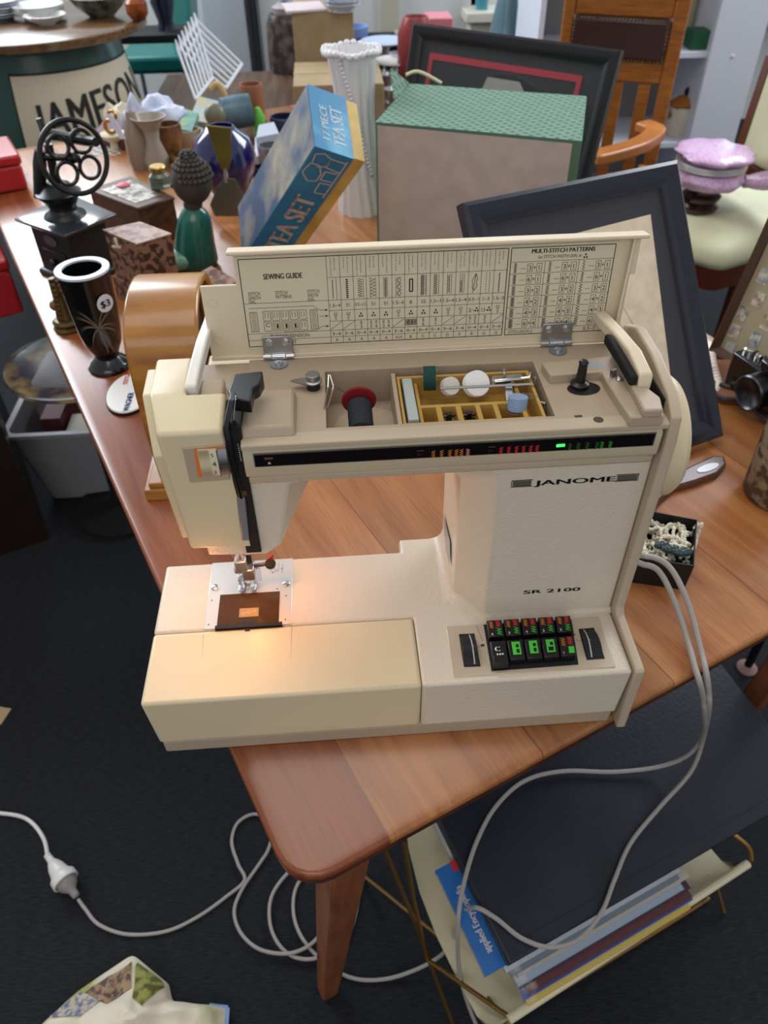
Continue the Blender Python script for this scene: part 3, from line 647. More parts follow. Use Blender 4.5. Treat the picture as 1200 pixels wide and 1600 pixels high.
# ---- hinge hardware, threading posts on the deck
def hinge(px0, px1, name='hinge'):
    zA = HD + 0.004
    a = P(px0, 572, 'z', HD); b = P(px1, 572, 'z', HD); yh = 0.1665
    cx = (P(px0, 560, 'y', yh).x + P(px1, 560, 'y', yh).x) / 2; w_ = (P(px1, 560, 'y', yh).x - P(px0, 560, 'y', yh).x)
    h = MB().loft([[V((cx - w_ / 2, yh + 0.0005, HD + 0.003)), V((cx + w_ / 2, yh + 0.0005, HD + 0.003)), V((cx + w_ / 2, yh + 0.0017, HD + 0.003)), V((cx - w_ / 2, yh + 0.0017, HD + 0.003))],
                   [V((cx - w_ / 2, yh + 0.0020, HD + 0.019)), V((cx + w_ / 2, yh + 0.0020, HD + 0.019)), V((cx + w_ / 2, yh + 0.0032, HD + 0.019)), V((cx - w_ / 2, yh + 0.0032, HD + 0.019))]]).build(name, 'steel', sm, bevel=0.0005)
    MB().tube([(cx - w_ / 2 - 0.0005, yh, HD + 0.003), (cx - w_ / 4, yh, HD + 0.003)], 0.0021, 12).tube([(cx + w_ / 4, yh, HD + 0.003), (cx + w_ / 2 + 0.0005, yh, HD + 0.003)], 0.0021, 12).tube([(cx - w_ / 4 + 0.0006, yh, HD + 0.003), (cx + w_ / 4 - 0.0006, yh, HD + 0.003)], 0.0024, 12).build('knuckle', 'chrome', h)
    MB().lathe((cx, yh - 0.0075, HD + 0.0003), [(0.007, 0), (0.007, 0.0009)], 24).build('lower_leaf', 'steel', h)
    MB().lathe((cx, yh - 0.008, HD + 0.0012), [(0.0032, 0), (0.003, 0.0014), (0.0012, 0.002)], 16).build('screw', 'chrome', h)
    for sx in (-1, 1): MB().lathe((cx + sx * w_ * 0.28, yh + 0.0022, HD + 0.0145), [(0.003, 0), (0.0028, 0.0013), (0.001, 0.0018)], 16, (0, -1, 0.1)).build('screw', 'chrome', h)
hinge(413, 459); hinge(842, 888)
c = P(490, 606, 'z', HD)
MB().lathe(c, [(0.0052, 0), (0.0052, 0.006)], 18).build('guide_post', 'black', sm)
MB().lathe(c + V((0, 0, 0.006)), [(0.0068, 0), (0.0068, 0.001), (0.0052, 0.0016), (0.0052, 0.0055), (0.0045, 0.0062)], 20).ngonplate([c + V((-0.0165, 0.001, 0.0055)), c + V((-0.004, -0.006, 0.0055)), c + V((0, 0.0055, 0.0055)), c + V((-0.014, 0.003, 0.0055))], (0, 0, 0.001)).build('guide_cap', 'steel', sm)
a = P(513, 612, 'z', HD)
MB().tube([P(506, 638, 'z', HD + 0.001), a + V((0, 0, 0.004)), a + V((0.001, 0.004, 0.012))], 0.0006, 6).tube([P(512, 638, 'z', HD + 0.001), a + V((0.004, 0, 0.004)), a + V((0.002, 0.004, 0.012))], 0.0006, 6).build('thread_guide', 'chrome', sm)
# ---- lid with the printed guide
LN = V((0, 1, -0.07)).normalized(); LO = V((0, 0.1705, HD))      # leaning a little back
LUP = V((0, 0.07, 1)).normalized(); LX = V((1, 0, 0))
def L(px, py, off=0.0): return PP(px, py, LO - LN * off, LN)
def luv(p): return (p.x, (p - LO).dot(LUP))
A = {k: luv(L(*p)) for k, p in dict(tl=(360, 381), tr=(1010, 373), bl=(325, 571), br=(956, 549), nl=(312, 448), nl2=(369, 446), nr=(990, 430), nr2=(962, 430), wl=(369, 445)).items()}
def LP(u, v, off=0.0): return LO + LX * u + LUP * v - LN * off
vt = (A['tl'][1] + A['tr'][1]) / 2; vnl = A['nl'][1]; vnr = A['nr'][1]
ul0 = A['nl'][0] - 0.0; ul1 = A['nl2'][0]; ur0 = A['br'][0]; ur1 = A['nr'][0] + 0.0
out = [(ul0, 0), (ur0 + 0.0005, 0), (ur0 + 0.0005, vnr), (ur1 + 0.001, vnr + 0.001), (ur1 + 0.001, vt), (ul1, vt), (ul1, vnl), (ul0, vnl)]
lid = MB().ngonplate([LP(u, v) for u, v in out], LN * 0.0028).build('lid', 'lid', sm, bevel=0.0007)
MB().loft([[LP(ul1 - 0.003, vt - 0.002, 0.0), LP(ur1 + 0.003, vt - 0.002, 0.0), LP(ur1 + 0.003, vt + 0.001, -0.0028), LP(ul1 - 0.003, vt + 0.001, -0.0028)],
           [LP(ul1 - 0.003, vt - 0.001, 0.010), LP(ur1 + 0.003, vt - 0.001, 0.010), LP(ur1 + 0.003, vt + 0.002, 0.010), LP(ul1 - 0.003, vt + 0.002, 0.010)]]).build('lid_rim', 'lid', sm, bevel=0.001)
MB().obox(LP(ul0, 0.0, -0.001), LX * (ur0 - ul0), -LN * 0.0035, LUP * 0.0035).build('lid_bottom_rim', 'lid', sm, bevel=0.0008)
# right hand flange
ua, ub = luv(L(944, 540))[0], luv(L(957, 540))[0]
MB().loft([[LP(ub + 0.001, 0.012, 0.0), LP(ub + 0.003, 0.012, 0.0), LP(ub - 0.003, 0.012, 0.009), LP(ub - 0.005, 0.012, 0.009)], [LP(ub + 0.001, vt - 0.001, 0.0), LP(ub + 0.003, vt - 0.001, 0), LP(ub + 0.001, vt - 0.001, 0.006), LP(ub - 0.001, vt - 0.001, 0.006)]]).build('lid_flange', 'lid', sm, bevel=0.0006)
mb = MB()
for p in ((331, 473), (341, 530)):
    q = L(*p, 0.0001); mb.torus(q, 0.0032, 0.0003, LN, 20, 5)
mb.build('lid_bosses', 'lid', sm)
# chart panel
ctl, ctr, cbl, cbr = [luv(L(*p)) for p in ((372, 399), (966, 386), (388, 536), (934, 521))]
cu0 = (ctl[0] + cbl[0]) / 2; cu1 = (ctr[0] + cbr[0]) / 2; cv1 = (ctl[1] + ctr[1]) / 2; cv0 = (cbl[1] + cbr[1]) / 2
ch = MB().ngonplate([LP(u, v, 0.0008) for u, v in ((cu0 - .002, cv0 - .002), (cu1 + .002, cv0 - .002), (cu1 + .002, cv1 + .002), (cu0 - .002, cv1 + .002))], LN * 0.001).build('printed_chart', 'paperc', lid)
CW, CH = cu1 - cu0, cv1 - cv0
pr = MB(); OF = 0.00095
def CPt(a, b): return LP(cu0 + a * CW, cv1 - b * CH, OF)
def hl(a0, a1, b, w_=0.00028): pr.line(CPt(a0, b), CPt(a1, b), w_, -LN)
def vl(a, b0, b1, w_=0.00028): pr.line(CPt(a, b0), CPt(a, b1), w_, -LN)
def tx(s, a, b, h, width=None, al='c', bold=0.0): pr.text(s, CPt(a, b), LX, LUP, h * CH, None if width is None else width * CW, al, bold)
cs = 0.2285; ce = 0.712; ncol = 14; cwid = (ce - cs) / ncol; ms = 0.720
rows = [0, 0.235, 0.49, 0.61, 0.735, 0.845, 0.925, 1.0]
for b in (0, 1): hl(0, ce, b, 0.0006)
vl(0, 0, 1, 0.0006); vl(ce, 0, 1, 0.0006)
for k in range(ncol): vl(cs + k * cwid, 0, 1)
for b in rows[1:-1]: hl(cs, ce, b)
hl(0, cs, 0.49); hl(0, cs, 0.845); hl(0, cs, 0.925)
tx('SEWING GUIDE', 0.112, 0.225, 0.062, 0.102, bold=0.00015)
for s, a in (('STITCH', 0.015), ('STITCH', 0.088), ('STITCH', 0.173)): tx(s, a, 0.40, 0.042, 0.032, 'l')
tx('LENGTH', 0.015, 0.445, 0.04, 0.032, 'l'); tx('DIAL', 0.015, 0.485, 0.035, 0.018, 'l'); tx('PATTERNS', 0.088, 0.445, 0.04, 0.042, 'l'); tx('WIDTH', 0.173, 0.445, 0.04, 0.028, 'l'); tx('DIAL', 0.173, 0.485, 0.035, 0.018, 'l')
tx('THREAD TENSION', 0.115, 0.907, 0.045, 0.108); tx('FOOT', 0.115, 0.984, 0.045, 0.035)
def rect(a0, b0, a1, b1, w_=0.0003): hl(a0, a1, b0, w_); hl(a0, a1, b1, w_); vl(a0, b0, b1, w_); vl(a1, b0, b1, w_)
def fill(a0, b0, a1, b1): pr.face([CPt(a0, b0), CPt(a1, b0), CPt(a1, b1), CPt(a0, b1)])
for a in (0.012, 0.176):
    rect(a, 0.59, a + 0.02, 0.82)
    for k in range(14): hl(a + 0.003, a + 0.017, 0.60 + k * 0.016, 0.00025)
for r_ in range(2):
    for k in range(5):
        a = 0.048 + k * 0.0245; b = 0.585 + r_ * 0.125; rect(a, b, a + 0.02, b + 0.11)
        if r_ == 0 or k == 4:
            for j in range(2): zz = a + 0.004 + j * 0.008; [pr.line(CPt(zz + (0.003 if q % 2 else 0), b + 0.015 + q * 0.011), CPt(zz + (0 if q % 2 else 0.003), b + 0.026 + q * 0.011), 0.00025, -LN) for q in range(6)]
        elif k in (1, 2, 3): rect(a + 0.004, b + 0.02, a + 0.016, b + 0.09); fill(a + 0.009, b + 0.03, a + 0.014, b + 0.08)
        else: tx('C', a + 0.01, b + 0.06, 0.05)
hl(0.012, 0.185, 0.545); pr.line(CPt(0.185, 0.545), CPt(0.205, 0.60), 0.0003, -LN); hl(0.205, 0.222, 0.60); hl(0.10, 0.19, 0.835); pr.line(CPt(0.19, 0.835), CPt(0.205, 0.79), 0.0003, -LN); hl(0.205, 0.222, 0.79); hl(0.20, 0.222, 0.67)
for b in (0.60, 0.67, 0.79): pr.face([CPt(0.218, b - 0.012), CPt(0.226, b), CPt(0.218, b + 0.012)])
r3 = ['1.5~4', 'S1', '0.5~1.5', 'S1', 'S1', '1.5~4', 'B', 'S2', '1.5~3', '1.5~4', '1.5~4', '0.5~1', '1~3', '1.5~3']
r4 = 'b b d d d b d d d b b 2 5 b'.split()
r5 = ['/', '/', '3', '3 4', '3 4', '/', '#', '6', '1', '/', '/', '1 2', '2', '/']
r6 = ['3~6', '3~6', '0~4', '0~4', '0~4', '3~6', '0~4', '0~4', '0~4', '3~6', '3~6', '0~4', '0~4', '3~6']
r7 = ['A', 'A', 'A', 'A', 'A', 'A-H', 'B', 'C', 'C', 'D', 'E', 'B', 'G', 'G']
def dots(a, b):
    for da, db in ((0, -0.017), (-0.0035, 0.013), (0.0035, 0.013)): fill(a + da - 0.002, b + db - 0.010, a + da + 0.002, b + db + 0.010)
def zz(a, b0, b1, wd, n_, w_=0.0003):
    for q in range(n_):
        s0 = wd if q % 2 else -wd; pr.line(CPt(a + s0, b0 + (b1 - b0) * q / n_), CPt(a - s0, b0 + (b1 - b0) * (q + 1) / n_), w_, -LN)
for k in range(ncol):
    a = cs + (k + 0.5) * cwid
    rr_ = random.Random(k)
    for col_ in (-0.006, 0.004):                                   # tiny upright captions, unreadable in the photograph
        for q in range(rr_.randint(7, 13)):
            b = 0.025 + q * 0.016; pr.line(CPt(a + col_ - 0.0015, b), CPt(a + col_ + 0.0018 * rr_.random(), b + 0.006 * (rr_.random() - 0.3)), 0.0004, -LN)
    if k == 0: vl(a - 0.004, 0.26, 0.47, 0.0005); vl(a + 0.006, 0.25, 0.48)
    elif k == 1: [vl(a, 0.26 + j * 0.022, 0.275 + j * 0.022, 0.0016) for j in range(10)]
    elif k == 2: zz(a, 0.26, 0.47, 0.006, 16); vl(a + 0.009, 0.25, 0.48)
    elif k == 3: zz(a, 0.26, 0.47, 0.006, 12); vl(a - 0.007, 0.25, 0.48); vl(a + 0.008, 0.25, 0.48)
    elif k == 4: [(pr.line(CPt(a, 0.28 + j * 0.02), CPt(a - 0.006, 0.26 + j * 0.02), 0.0004, -LN), pr.line(CPt(a, 0.28 + j * 0.02), CPt(a + 0.006, 0.26 + j * 0.02), 0.0004, -LN)) for j in range(11)]; vl(a, 0.26, 0.48)
    elif k == 5: zz(a - 0.004, 0.26, 0.48, 0.004, 6); zz(a + 0.004, 0.26, 0.48, 0.004, 6); zz(a, 0.26, 0.48, -0.008, 6)
    elif k == 6: rect(a - 0.004, 0.29, a + 0.004, 0.43, 0.0009)
    elif k in (7, 8): zz(a - 0.002, 0.25, 0.475, 0.004, 22 if k == 7 else 18, 0.0004); vl(a - 0.007, 0.25, 0.475, 0.0005 if k == 7 else 0.0003); vl(a + 0.006, 0.25, 0.475, 0.0005 if k == 7 else 0.0003)
    elif k in (9, 10): vl(a - 0.005, 0.25, 0.48); vl(a + 0.001, 0.25, 0.48); vl(a + 0.006, 0.25, 0.48); zz(a - 0.002, 0.27 if k == 9 else 0.33, 0.46, 0.0025, 12)
    elif k == 11:
        lf = [(0.003, 0.26), (0.008, 0.32), (0.005, 0.35), (0.007, 0.40), (0.0, 0.45), (-0.006, 0.42), (-0.004, 0.38), (-0.007, 0.34), (-0.002, 0.30)]
        for i in range(len(lf)): pr.line(CPt(a + lf[i][0], lf[i][1]), CPt(a + lf[(i + 1) % len(lf)][0], lf[(i + 1) % len(lf)][1]), 0.0004, -LN)
        pr.line(CPt(a + 0.003, 0.27), CPt(a - 0.004, 0.48), 0.0004, -LN)
    elif k == 12: [vl(a - 0.003, 0.26 + j * 0.03, 0.27 + j * 0.03, 0.0006) for j in range(8)]; vl(a + 0.006, 0.25, 0.48)
    else: vl(a - 0.002, 0.26, 0.48, 0.0006)
    tx(r3[k], a, 0.57, 0.04, 0.029 if len(r3[k]) > 4 else (0.026 if len(r3[k]) > 3 else None))
    if r4[k] == 'b': rect(a - 0.004, 0.64, a + 0.004, 0.665); [hl(a - 0.003, a + 0.003, 0.675 + j * 0.014, 0.0003) for j in range(4)]
    elif r4[k] == 'd': dots(a, 0.675)
    else: dots(a + 0.010, 0.675); tx('2~' if r4[k] == '2' else '2.5~', a - 0.0035, 0.70, 0.045, 0.018)
    if r5[k] == '/': pr.line(CPt(a - cwid * 0.45, 0.835), CPt(a + cwid * 0.45, 0.745), 0.00028, -LN)
    elif r5[k] == '#': [(rect(a + j * 0.0105 - 0.004, 0.755, a + j * 0.0105 + 0.004, 0.82, 0.0005), fill(a + j * 0.0105 - 0.001, 0.765, a + j * 0.0105 + 0.002, 0.81)) for j in (-1, 0, 1)]
    else:
        ps = r5[k].split(); 
        for j, s in enumerate(ps): aa = a + (j - (len(ps) - 1) / 2) * 0.014; tx(s, aa, 0.835, 0.04); zz(aa, 0.745, 0.79, 0.003, 4)
    tx(r6[k], a, 0.903, 0.036, 0.024); tx(r7[k], a, 0.980, 0.036, 0.018 if len(r7[k]) > 2 else None)
# multi stitch panel
rect(ms, 0, 1, 1, 0.0006)
tx('MULTI-STITCH PATTERNS', (ms + 1) / 2, 0.065, 0.048, 0.17, bold=0.00018); tx('Set STITCH WIDTH DIAL at', (ms + 1) / 2 - 0.008, 0.125, 0.036, 0.118); dots((ms + 1) / 2 + 0.062, 0.118)
mrows = [0.155 + k * (0.93 - 0.155) / 6 for k in range(7)]
for b in mrows: hl(ms, 1, b)
mc = [ms, ms + (1 - ms) * 0.335, ms + (1 - ms) * 0.665, 1]
for a in mc[1:3]: vl(a, 0.155, 0.93)
pairs = [('3', '1'), ('6', '1'), ('3', '2'), ('4', '2'), ('4', '3'), ('6', '4')]
for r_ in range(6):
    b0, b1 = mrows[r_], mrows[r_ + 1]; bm_ = (b0 + b1) / 2
    for c in range(3):
        a = mc[c]; zz(a + 0.014, b0 + 0.01, b1 - 0.01, [0.005, 0.0045, 0.004][c] * (0.8 + 0.1 * r_), [11, 9, 7][c] + (r_ % 2) * 2, 0.00038)
        hl(a + 0.028, a + 0.042, bm_ + 0.01)
        for j, s in enumerate(pairs[r_]):
            aa = a + 0.047 + j * 0.025; rect(aa, bm_ - 0.042, aa + 0.014, bm_ + 0.048, 0.0003); tx(s, aa + 0.007, bm_ + 0.03, 0.055)
        tx('+', a + 0.0665, bm_ + 0.025, 0.05)
tx('(STITCH LENGTH) S2', ms + 0.045, 0.985, 0.04, 0.07); tx('S1', mc[1] + 0.045, 0.985, 0.045); tx('0.5~1', mc[2] + 0.055, 0.985, 0.045)
pr.build('chart_print', 'printed', lid, smooth=False)
# ---- control panel
cp = [P(*p, 'z', HB + 0.0008) for p in ((697, 979), (935, 964), (962, 1042), (709, 1057))]
pn = MB().ngonplate([p - V((0, 0, 0.001)) for p in cp], (0, 0, 0.0012)).build('control_panel', 'silverp', sm, bevel=0.0003)
def CPN(a, b, z=0.0009):
    p = cp[0].lerp(cp[1], a); q = cp[3].lerp(cp[2], a); r_ = p.lerp(q, b); return V((r_.x, r_.y, HB + z))
# measured key bank
kb = [P(*p, 'z', HB + 0.0012) for p in ((757, 976), (890, 968), (901, 1037), (769, 1047))]
def K(a, b, z=0.0012):
    p = kb[0].lerp(kb[1], a); q = kb[3].lerp(kb[2], a); r_ = p.lerp(q, b); return V((r_.x, r_.y, HB + z))
MB().ngonplate([K(-0.01, -0.0, 0.0002), K(1.02, -0.0, 0.0002), K(1.02, 1.02, 0.0002), K(-0.01, 1.02, 0.0002)], (0, 0, 0.0012)).build('key_well', 'blackmat', pn)
EX = (kb[1] - kb[0]).normalized(); EY = (kb[0] - kb[3]).normalized()
digits = ['6', '5', '4', '3', '2']
def key(r_, c):
    b0, b1 = (0.03, 0.40) if r_ == 0 else (0.50, 0.92)
    a0, a1 = c / 5 + 0.012, (c + 1) / 5 - 0.012
    if r_ == 1 and c == 0: b1 = 1.0
    pts = [K(a0, b0), K(a1, b0), K(a1, b1), K(a0, b1)]; hgt = 0.0075
    k = MB().loft([[V((p.x, p.y, HB + 0.001)) for p in pts], [V((p.x, p.y, HB + 0.001 + hgt)) for p in pts]]).build('key', 'black', pn, bevel=0.0006)
    o = [V((p.x, p.y, HB + 0.001 + hgt + 0.0002)) for p in pts]
    def kp(a, b): return o[0].lerp(o[1], a).lerp(o[3].lerp(o[2], a), b)
    def kz(mb, a, b0, b1, wd, n_):
        for q in range(n_):
            s0 = wd if q % 2 else -wd; mb.line(kp(a + s0, b0 + (b1 - b0) * q / n_), kp(a - s0, b0 + (b1 - b0) * (q + 1) / n_), 0.0006, (0, 0, 1))
    if r_ == 0 or c == 4:
        m1 = MB(); kz(m1, 0.25, 0.1, 0.5, 0.14, 7); m1.build('orange_mark', 'orange', k, smooth=False)
        m1 = MB(); kz(m1, 0.7, 0.05, 0.45, 0.16, 7); m1.build('red_mark', 'red', k, smooth=False)
        m1 = MB()
        if r_ == 0: kz(m1, 0.72, 0.52, 0.92, 0.16, 5)
        else: m1.face([kp(0.55, 0.55), kp(0.92, 0.55), kp(0.92, 0.9), kp(0.55, 0.9)])
        m1.build('green_mark', 'green', k, smooth=False)
        MB().text('1' if r_ else digits[c], kp(0.18, 0.92), EX, EY, 0.0026).build('key_digit', 'white_pl', k, smooth=False)
    elif c == 0:
        m1 = MB().text('C', kp(0.25, 0.45), EX, EY, 0.0048, 0.004, bold=0.0003)
        for j in range(3): m1.face([kp(0.3 + j * 0.17, 0.55), kp(0.4 + j * 0.17, 0.55), kp(0.4 + j * 0.17, 0.62), kp(0.3 + j * 0.17, 0.62)])
        m1.build('key_symbol', 'white_pl', k, smooth=False)
        MB().ngonplate([kp(0.02, 0.66), kp(0.98, 0.66), kp(0.98, 1.0), kp(0.02, 1.0)], (0, 0, 0.0012)).build('key_lip', 'black', k, bevel=0.0004)
    else:
        MB().face([kp(0.25, 0.12), kp(0.8, 0.12), kp(0.8, 0.78), kp(0.25, 0.78)]).build('green_symbol', 'green', k, smooth=False)
        m1 = MB(); e = V((0, 0, 0.0001)); m1.face([kp(0.5, 0.25) + e, kp(0.7, 0.25) + e, kp(0.7, 0.42) + e, kp(0.5, 0.42) + e]); m1.face([kp(0.5 if c != 3 else 0.35, 0.5) + e, kp(0.7, 0.5) + e, kp(0.7, 0.7) + e, kp(0.5 if c != 3 else 0.35, 0.7) + e]); m1.build('symbol_cut', 'blackmat', k, smooth=False)
for r_ in range(2):
    for c in range(5): key(r_, c)
def wheel(pts, name):
    q = [P(*p, 'z', HB + 0.0012) for p in pts]
    MB().ngonplate([p + V((0, 0, -0.0009)) for p in q], (0, 0, 0.0011)).build('dial_opening', 'blackmat', pn)
    rings = []; n_ = 26
    for k in range(n_ + 1):
        t = k / n_; a = q[0].lerp(q[3], 0.05 + 0.9 * t); b = q[1].lerp(q[2], 0.05 + 0.9 * t); h = 0.0045 * math.sin(math.pi * t) + (0.00035 if k % 2 else 0)
        ex = (b - a).normalized(); a = a + ex * 0.0006; b = b - ex * 0.0006
        rings.append([V((a.x, a.y, HB + 0.0006)), V((b.x, b.y, HB + 0.0006)), V((b.x, b.y, HB + 0.0014 + h)), V((a.x, a.y, HB + 0.0014 + h))])
    d_ = MB().loft(rings).build('ribbed_dial', 'black', pn, sharp=25)
    mb = MB(); f = 0.62 if name == 'l' else 0.25
    for k in range(n_):
        def pt(t, f_): a = q[0].lerp(q[3], 0.05 + 0.9 * t); b = q[1].lerp(q[2], 0.05 + 0.9 * t); p = a.lerp(b, f_); return V((p.x, p.y, HB + 0.0021 + 0.0045 * math.sin(math.pi * t)))
        mb.face([pt(k / n_, f), pt(k / n_, f + 0.08), pt((k + 1) / n_, f + 0.08), pt((k + 1) / n_, f)])
    mb.text('5' if name == 'l' else '0', pt(0.55, f + 0.02) + V((0, 0, 0.0006)), EX, EY, 0.0024); mb.build('dial_mark', mat('pale_grey', 'a9abb0', 0.4), pn, smooth=False)
wheel(((717, 991), (741, 990), (751, 1041), (725, 1042)), 'l'); wheel(((904, 983), (928, 981), (945, 1029), (917, 1031)), 'r')
mb = MB()
def zzp(p0, p1, w0, w1, n_):
    d = (p1 - p0); s = V((0, 0, 1)).cross(d).normalized()
    for k in range(n_):
        t0, t1 = k / n_, (k + 1) / n_; a = p0 + d * t0 + s * ((w0 + (w1 - w0) * t0) * (1 if k % 2 else -1)); b = p0 + d * t1 + s * ((w0 + (w1 - w0) * t1) * (-1 if k % 2 else 1)); mb.line(a, b, 0.0004, (0, 0, 1))
zzp(P(891, 970, 'z', HB + .0011), P(897, 993, 'z', HB + .0011), 0.0016, 0.0006, 12)
for k in range(7): a = P(744 + k * 1.4, 978 + k * 3.6, 'z', HB + .0011); mb.line(a, a + V((0.001, -0.001, 0)), 0.0005, (0, 0, 1))
a = P(754, 1008, 'z', HB + .0011); mb.box((a.x - 0.0015, a.y - 0.001, HB + .001), (a.x + 0.0015, a.y + 0.001, HB + 0.0011)); mb.line(P(743, 1011, 'z', HB + .0011), P(757, 1010, 'z', HB + .0011), 0.0003, (0, 0, 1)); mb.line(P(902, 1002, 'z', HB + .0011), P(909, 1001, 'z', HB + .0011), 0.0003, (0, 0, 1))
mb.text('0', P(898, 993, 'z', HB + .0011), EX, EY, 0.0022); mb.text('5', P(900, 1001, 'z', HB + .0011), EX, EY, 0.0018); mb.build('panel_print', 'printed', pn, smooth=False)
# ================================================================ things lying in the machine
wf0 = wf + 0.0045
sc_ = P(560, 635, 'z', 0.272)
ax = V((0.10, -1, 0.10)).normalized()
s0 = P(561, 628, 'y', 0.106); s1_ = P(565, 672, 'y', 0.0785); ax = (s1_ - s0).normalized()
fe = MB().lathe(s0 + V((0, 0.002, 0.001)), [(0.006, 0), (0.0125, 0), (0.0128, 0.001), (0.0125, 0.0022), (0.006, 0.0022)], 28, ax).build('felt_pad', 'redfelt')
tag(fe, 'round red felt pad at the back end of the dark thread spool', 'felt pad')
pf = [(0.0035, 0.0)]
for k in range(25): pf.append((0.0082 + (0.0007 if k % 2 else 0) , 0.0025 + k * 0.00105))
pf += [(0.0035, 0.029)]
sp_ = thing('thread_spool', 'spool of charcoal thread lying in the well of the machine top', 'thread spool', s0 + ax * 0.014)
MB().lathe(s0 + ax * 0.0005, pf, 24, ax).build('thread', 'thread', sp_)
MB().lathe(s0 + ax * 0.0, [(0.003, 0.0), (0.003, 0.033)], 14, ax).build('spool_core', 'black', sp_)
a = s0 + ax * 0.006 + V((-0.004, 0, 0.008)); MB().tube(smoothpath([a, P(528, 606, 'z', HD + 0.004), P(516, 604, 'z', HD + 0.010)], 4), 0.0002, 5).build('loose_thread', 'thread', sp_)
# accessory tray
tz = HD - 0.0125
ty0, ty1 = 0.0748, 0.138
tx0, tx1 = T0 + 0.001, P(852, 650, 'z', HD - 0.004).x
tr = thing('accessory_tray', 'mustard coloured plastic accessory tray in the top compartment', 'tray', ((tx0 + tx1) / 2, (ty0 + ty1) / 2, wf))
W_ = tx1 - tx0
f = 0.2655; lo2_ = 0.2640; rimz = HD - 0.0025
xs = [tx0, tx0 + 0.0022, tx0 + 0.013, tx0 + 0.0155, tx0 + 0.026, tx0 + 0.030, tx0 + 0.0405, tx0 + 0.0445, tx0 + 0.055, tx0 + 0.0585, tx0 + 0.068, tx0 + 0.0715, tx1 - 0.0135, tx1 - 0.0105, tx1 - 0.0025, tx1]
ys = [ty0, ty0 + 0.003, ty0 + 0.028, ty0 + 0.031, ty1 - 0.0025, ty1]
mid = rimz - 0.005; n_ = len(xs) - 1
rowrim = [rimz] * n_
rA = [rimz, f] + [mid, lo2_] * 5 + [mid, mid if False else f, rimz]
rA = [rimz, lo2_, mid, lo2_, mid, lo2_, mid, lo2_, mid, lo2_, mid, lo2_, mid, lo2_, rimz]
rB = [rimz, lo2_, mid] + [mid] * 9 + [mid, lo2_, rimz]
rC = [rimz, lo2_, mid] + [f] * 9 + [mid, lo2_, rimz]
cells(xs, ys, [rowrim, rA, rB, rC, rowrim], wf + 0.0006).build('tray_body', 'gold', tr, weld=True, bevel=0.0004)
# needle case
nx = (xs[1] + xs[2]) / 2
nk = MB().box((nx - 0.0038, ty0 + 0.005, lo2_ + 0.0005), (nx + 0.0038, ty1 - 0.005, rimz + 0.0015)).build('needle_case', mat('pale_blue_plastic', 'c9d4d4', 0.25, trans=0.3), None, bevel=0.0008)
tag(nk, 'slim pale clear needle case at the left end of the mustard tray', 'needle case')
def bobbin(c, d, col, label, r=0.0102, w_=0.011, full=0.86):
    root = thing('bobbin', label, 'bobbin', c); d = V(d).normalized(); c = V(c)
    b = c - d * w_ / 2
    MB().lathe(b, [(0.002, 0), (r, 0), (r, 0.0006), (0.003, 0.0007), (0.003, w_ - 0.0007), (r, w_ - 0.0006), (r, w_), (0.002, w_)], 28, d).build('bobbin_rims', 'glass', root)
    pf = [(0.003, 0.0009)] + [(r * full + (0.0003 if k % 2 else 0), 0.0009 + (w_ - 0.0018) * k / 14) for k in range(15)] + [(0.003, w_ - 0.0009)]
    MB().lathe(b, pf, 28, d).build('wound_thread', mat('thread_' + col, col, 0.75, bump=0.6, bscale=900), root)
zb_ = rimz - 0.002
c = P(671, 590, 'z', HD + 0.001); bobbin((c.x, c.y - 0.001, HD + 0.001), (1, -0.1, 0.05), '12403a', 'bobbin of dark green thread standing at the back of the mustard tray', full=0.88)
c = P(703, 600, 'z', zb_); bobbin((c.x, c.y, zb_ - 0.002), (0.25, -0.75, 0.6), 'dcd6cc', 'smaller bobbin of off-white thread just right of the green bobbin', 0.0092, 0.009, 0.72)
c = P(744, 598, 'z', zb_); bobbin((c.x, c.y, zb_ - 0.001), (0.15, -0.75, 0.6), 'f0eff0', 'bobbin of bright white thread in the middle of the tray back', 0.0108, 0.010, 0.88)
c = P(809, 628, 'z', zb_); bobbin((c.x, c.y, zb_ - 0.001), (0.05, 0.25, 1), '8fa9cf', 'bobbin of light blue thread lying at the front right of the tray', 0.0112, 0.012, 0.62)
# loose presser feet
def foot(c, rz, s, label, m='steel', nm='presser_foot'):
    r_ = thing(nm, label, 'presser foot', c, rz); X = V((math.cos(rz), math.sin(rz), 0)) * s; Y_ = V((-math.sin(rz), math.cos(rz), 0)) * s; Z_ = V((0, 0, 1)) * s; c = V(c)
    sole = MB()
    for sx in (-1, 1): sole.obox(c + X * (0.0035 * sx - 0.002) - Y_ * 0.010, X * 0.004, Y_ * 0.016, Z_ * 0.0016)
    sole.obox(c - X * 0.0055 + Y_ * 0.002, X * 0.011, Y_ * 0.006, Z_ * 0.002); sole.build('sole', m, r_, bevel=0.0003)
    MB().obox(c - X * 0.002 + Y_ * 0.003 + Z_ * 0.0015, X * 0.004, Y_ * 0.003, Z_ * 0.008).tube([c - X * 0.005 + Y_ * 0.004 + Z_ * 0.0075, c + X * 0.005 + Y_ * 0.004 + Z_ * 0.0075], 0.0012 * s, 8).build('shank', 'dsteel', r_, bevel=0.0003)
c = P(697, 632, 'z', lo2_ + 0.004); foot((xs[5] + 0.0055, ty0 + 0.016, lo2_ + 0.006), 0.15, 0.95, 'clear plastic presser foot in the tray, front left of centre', 'clear')
foot((xs[7] + 0.0055, ty0 + 0.016, lo2_ + 0.006), 0.1, 0.95, 'dark grey presser foot in the tray slot below the bright white bobbin', 'dsteel')
c = P(793, 596, 'z', rimz)
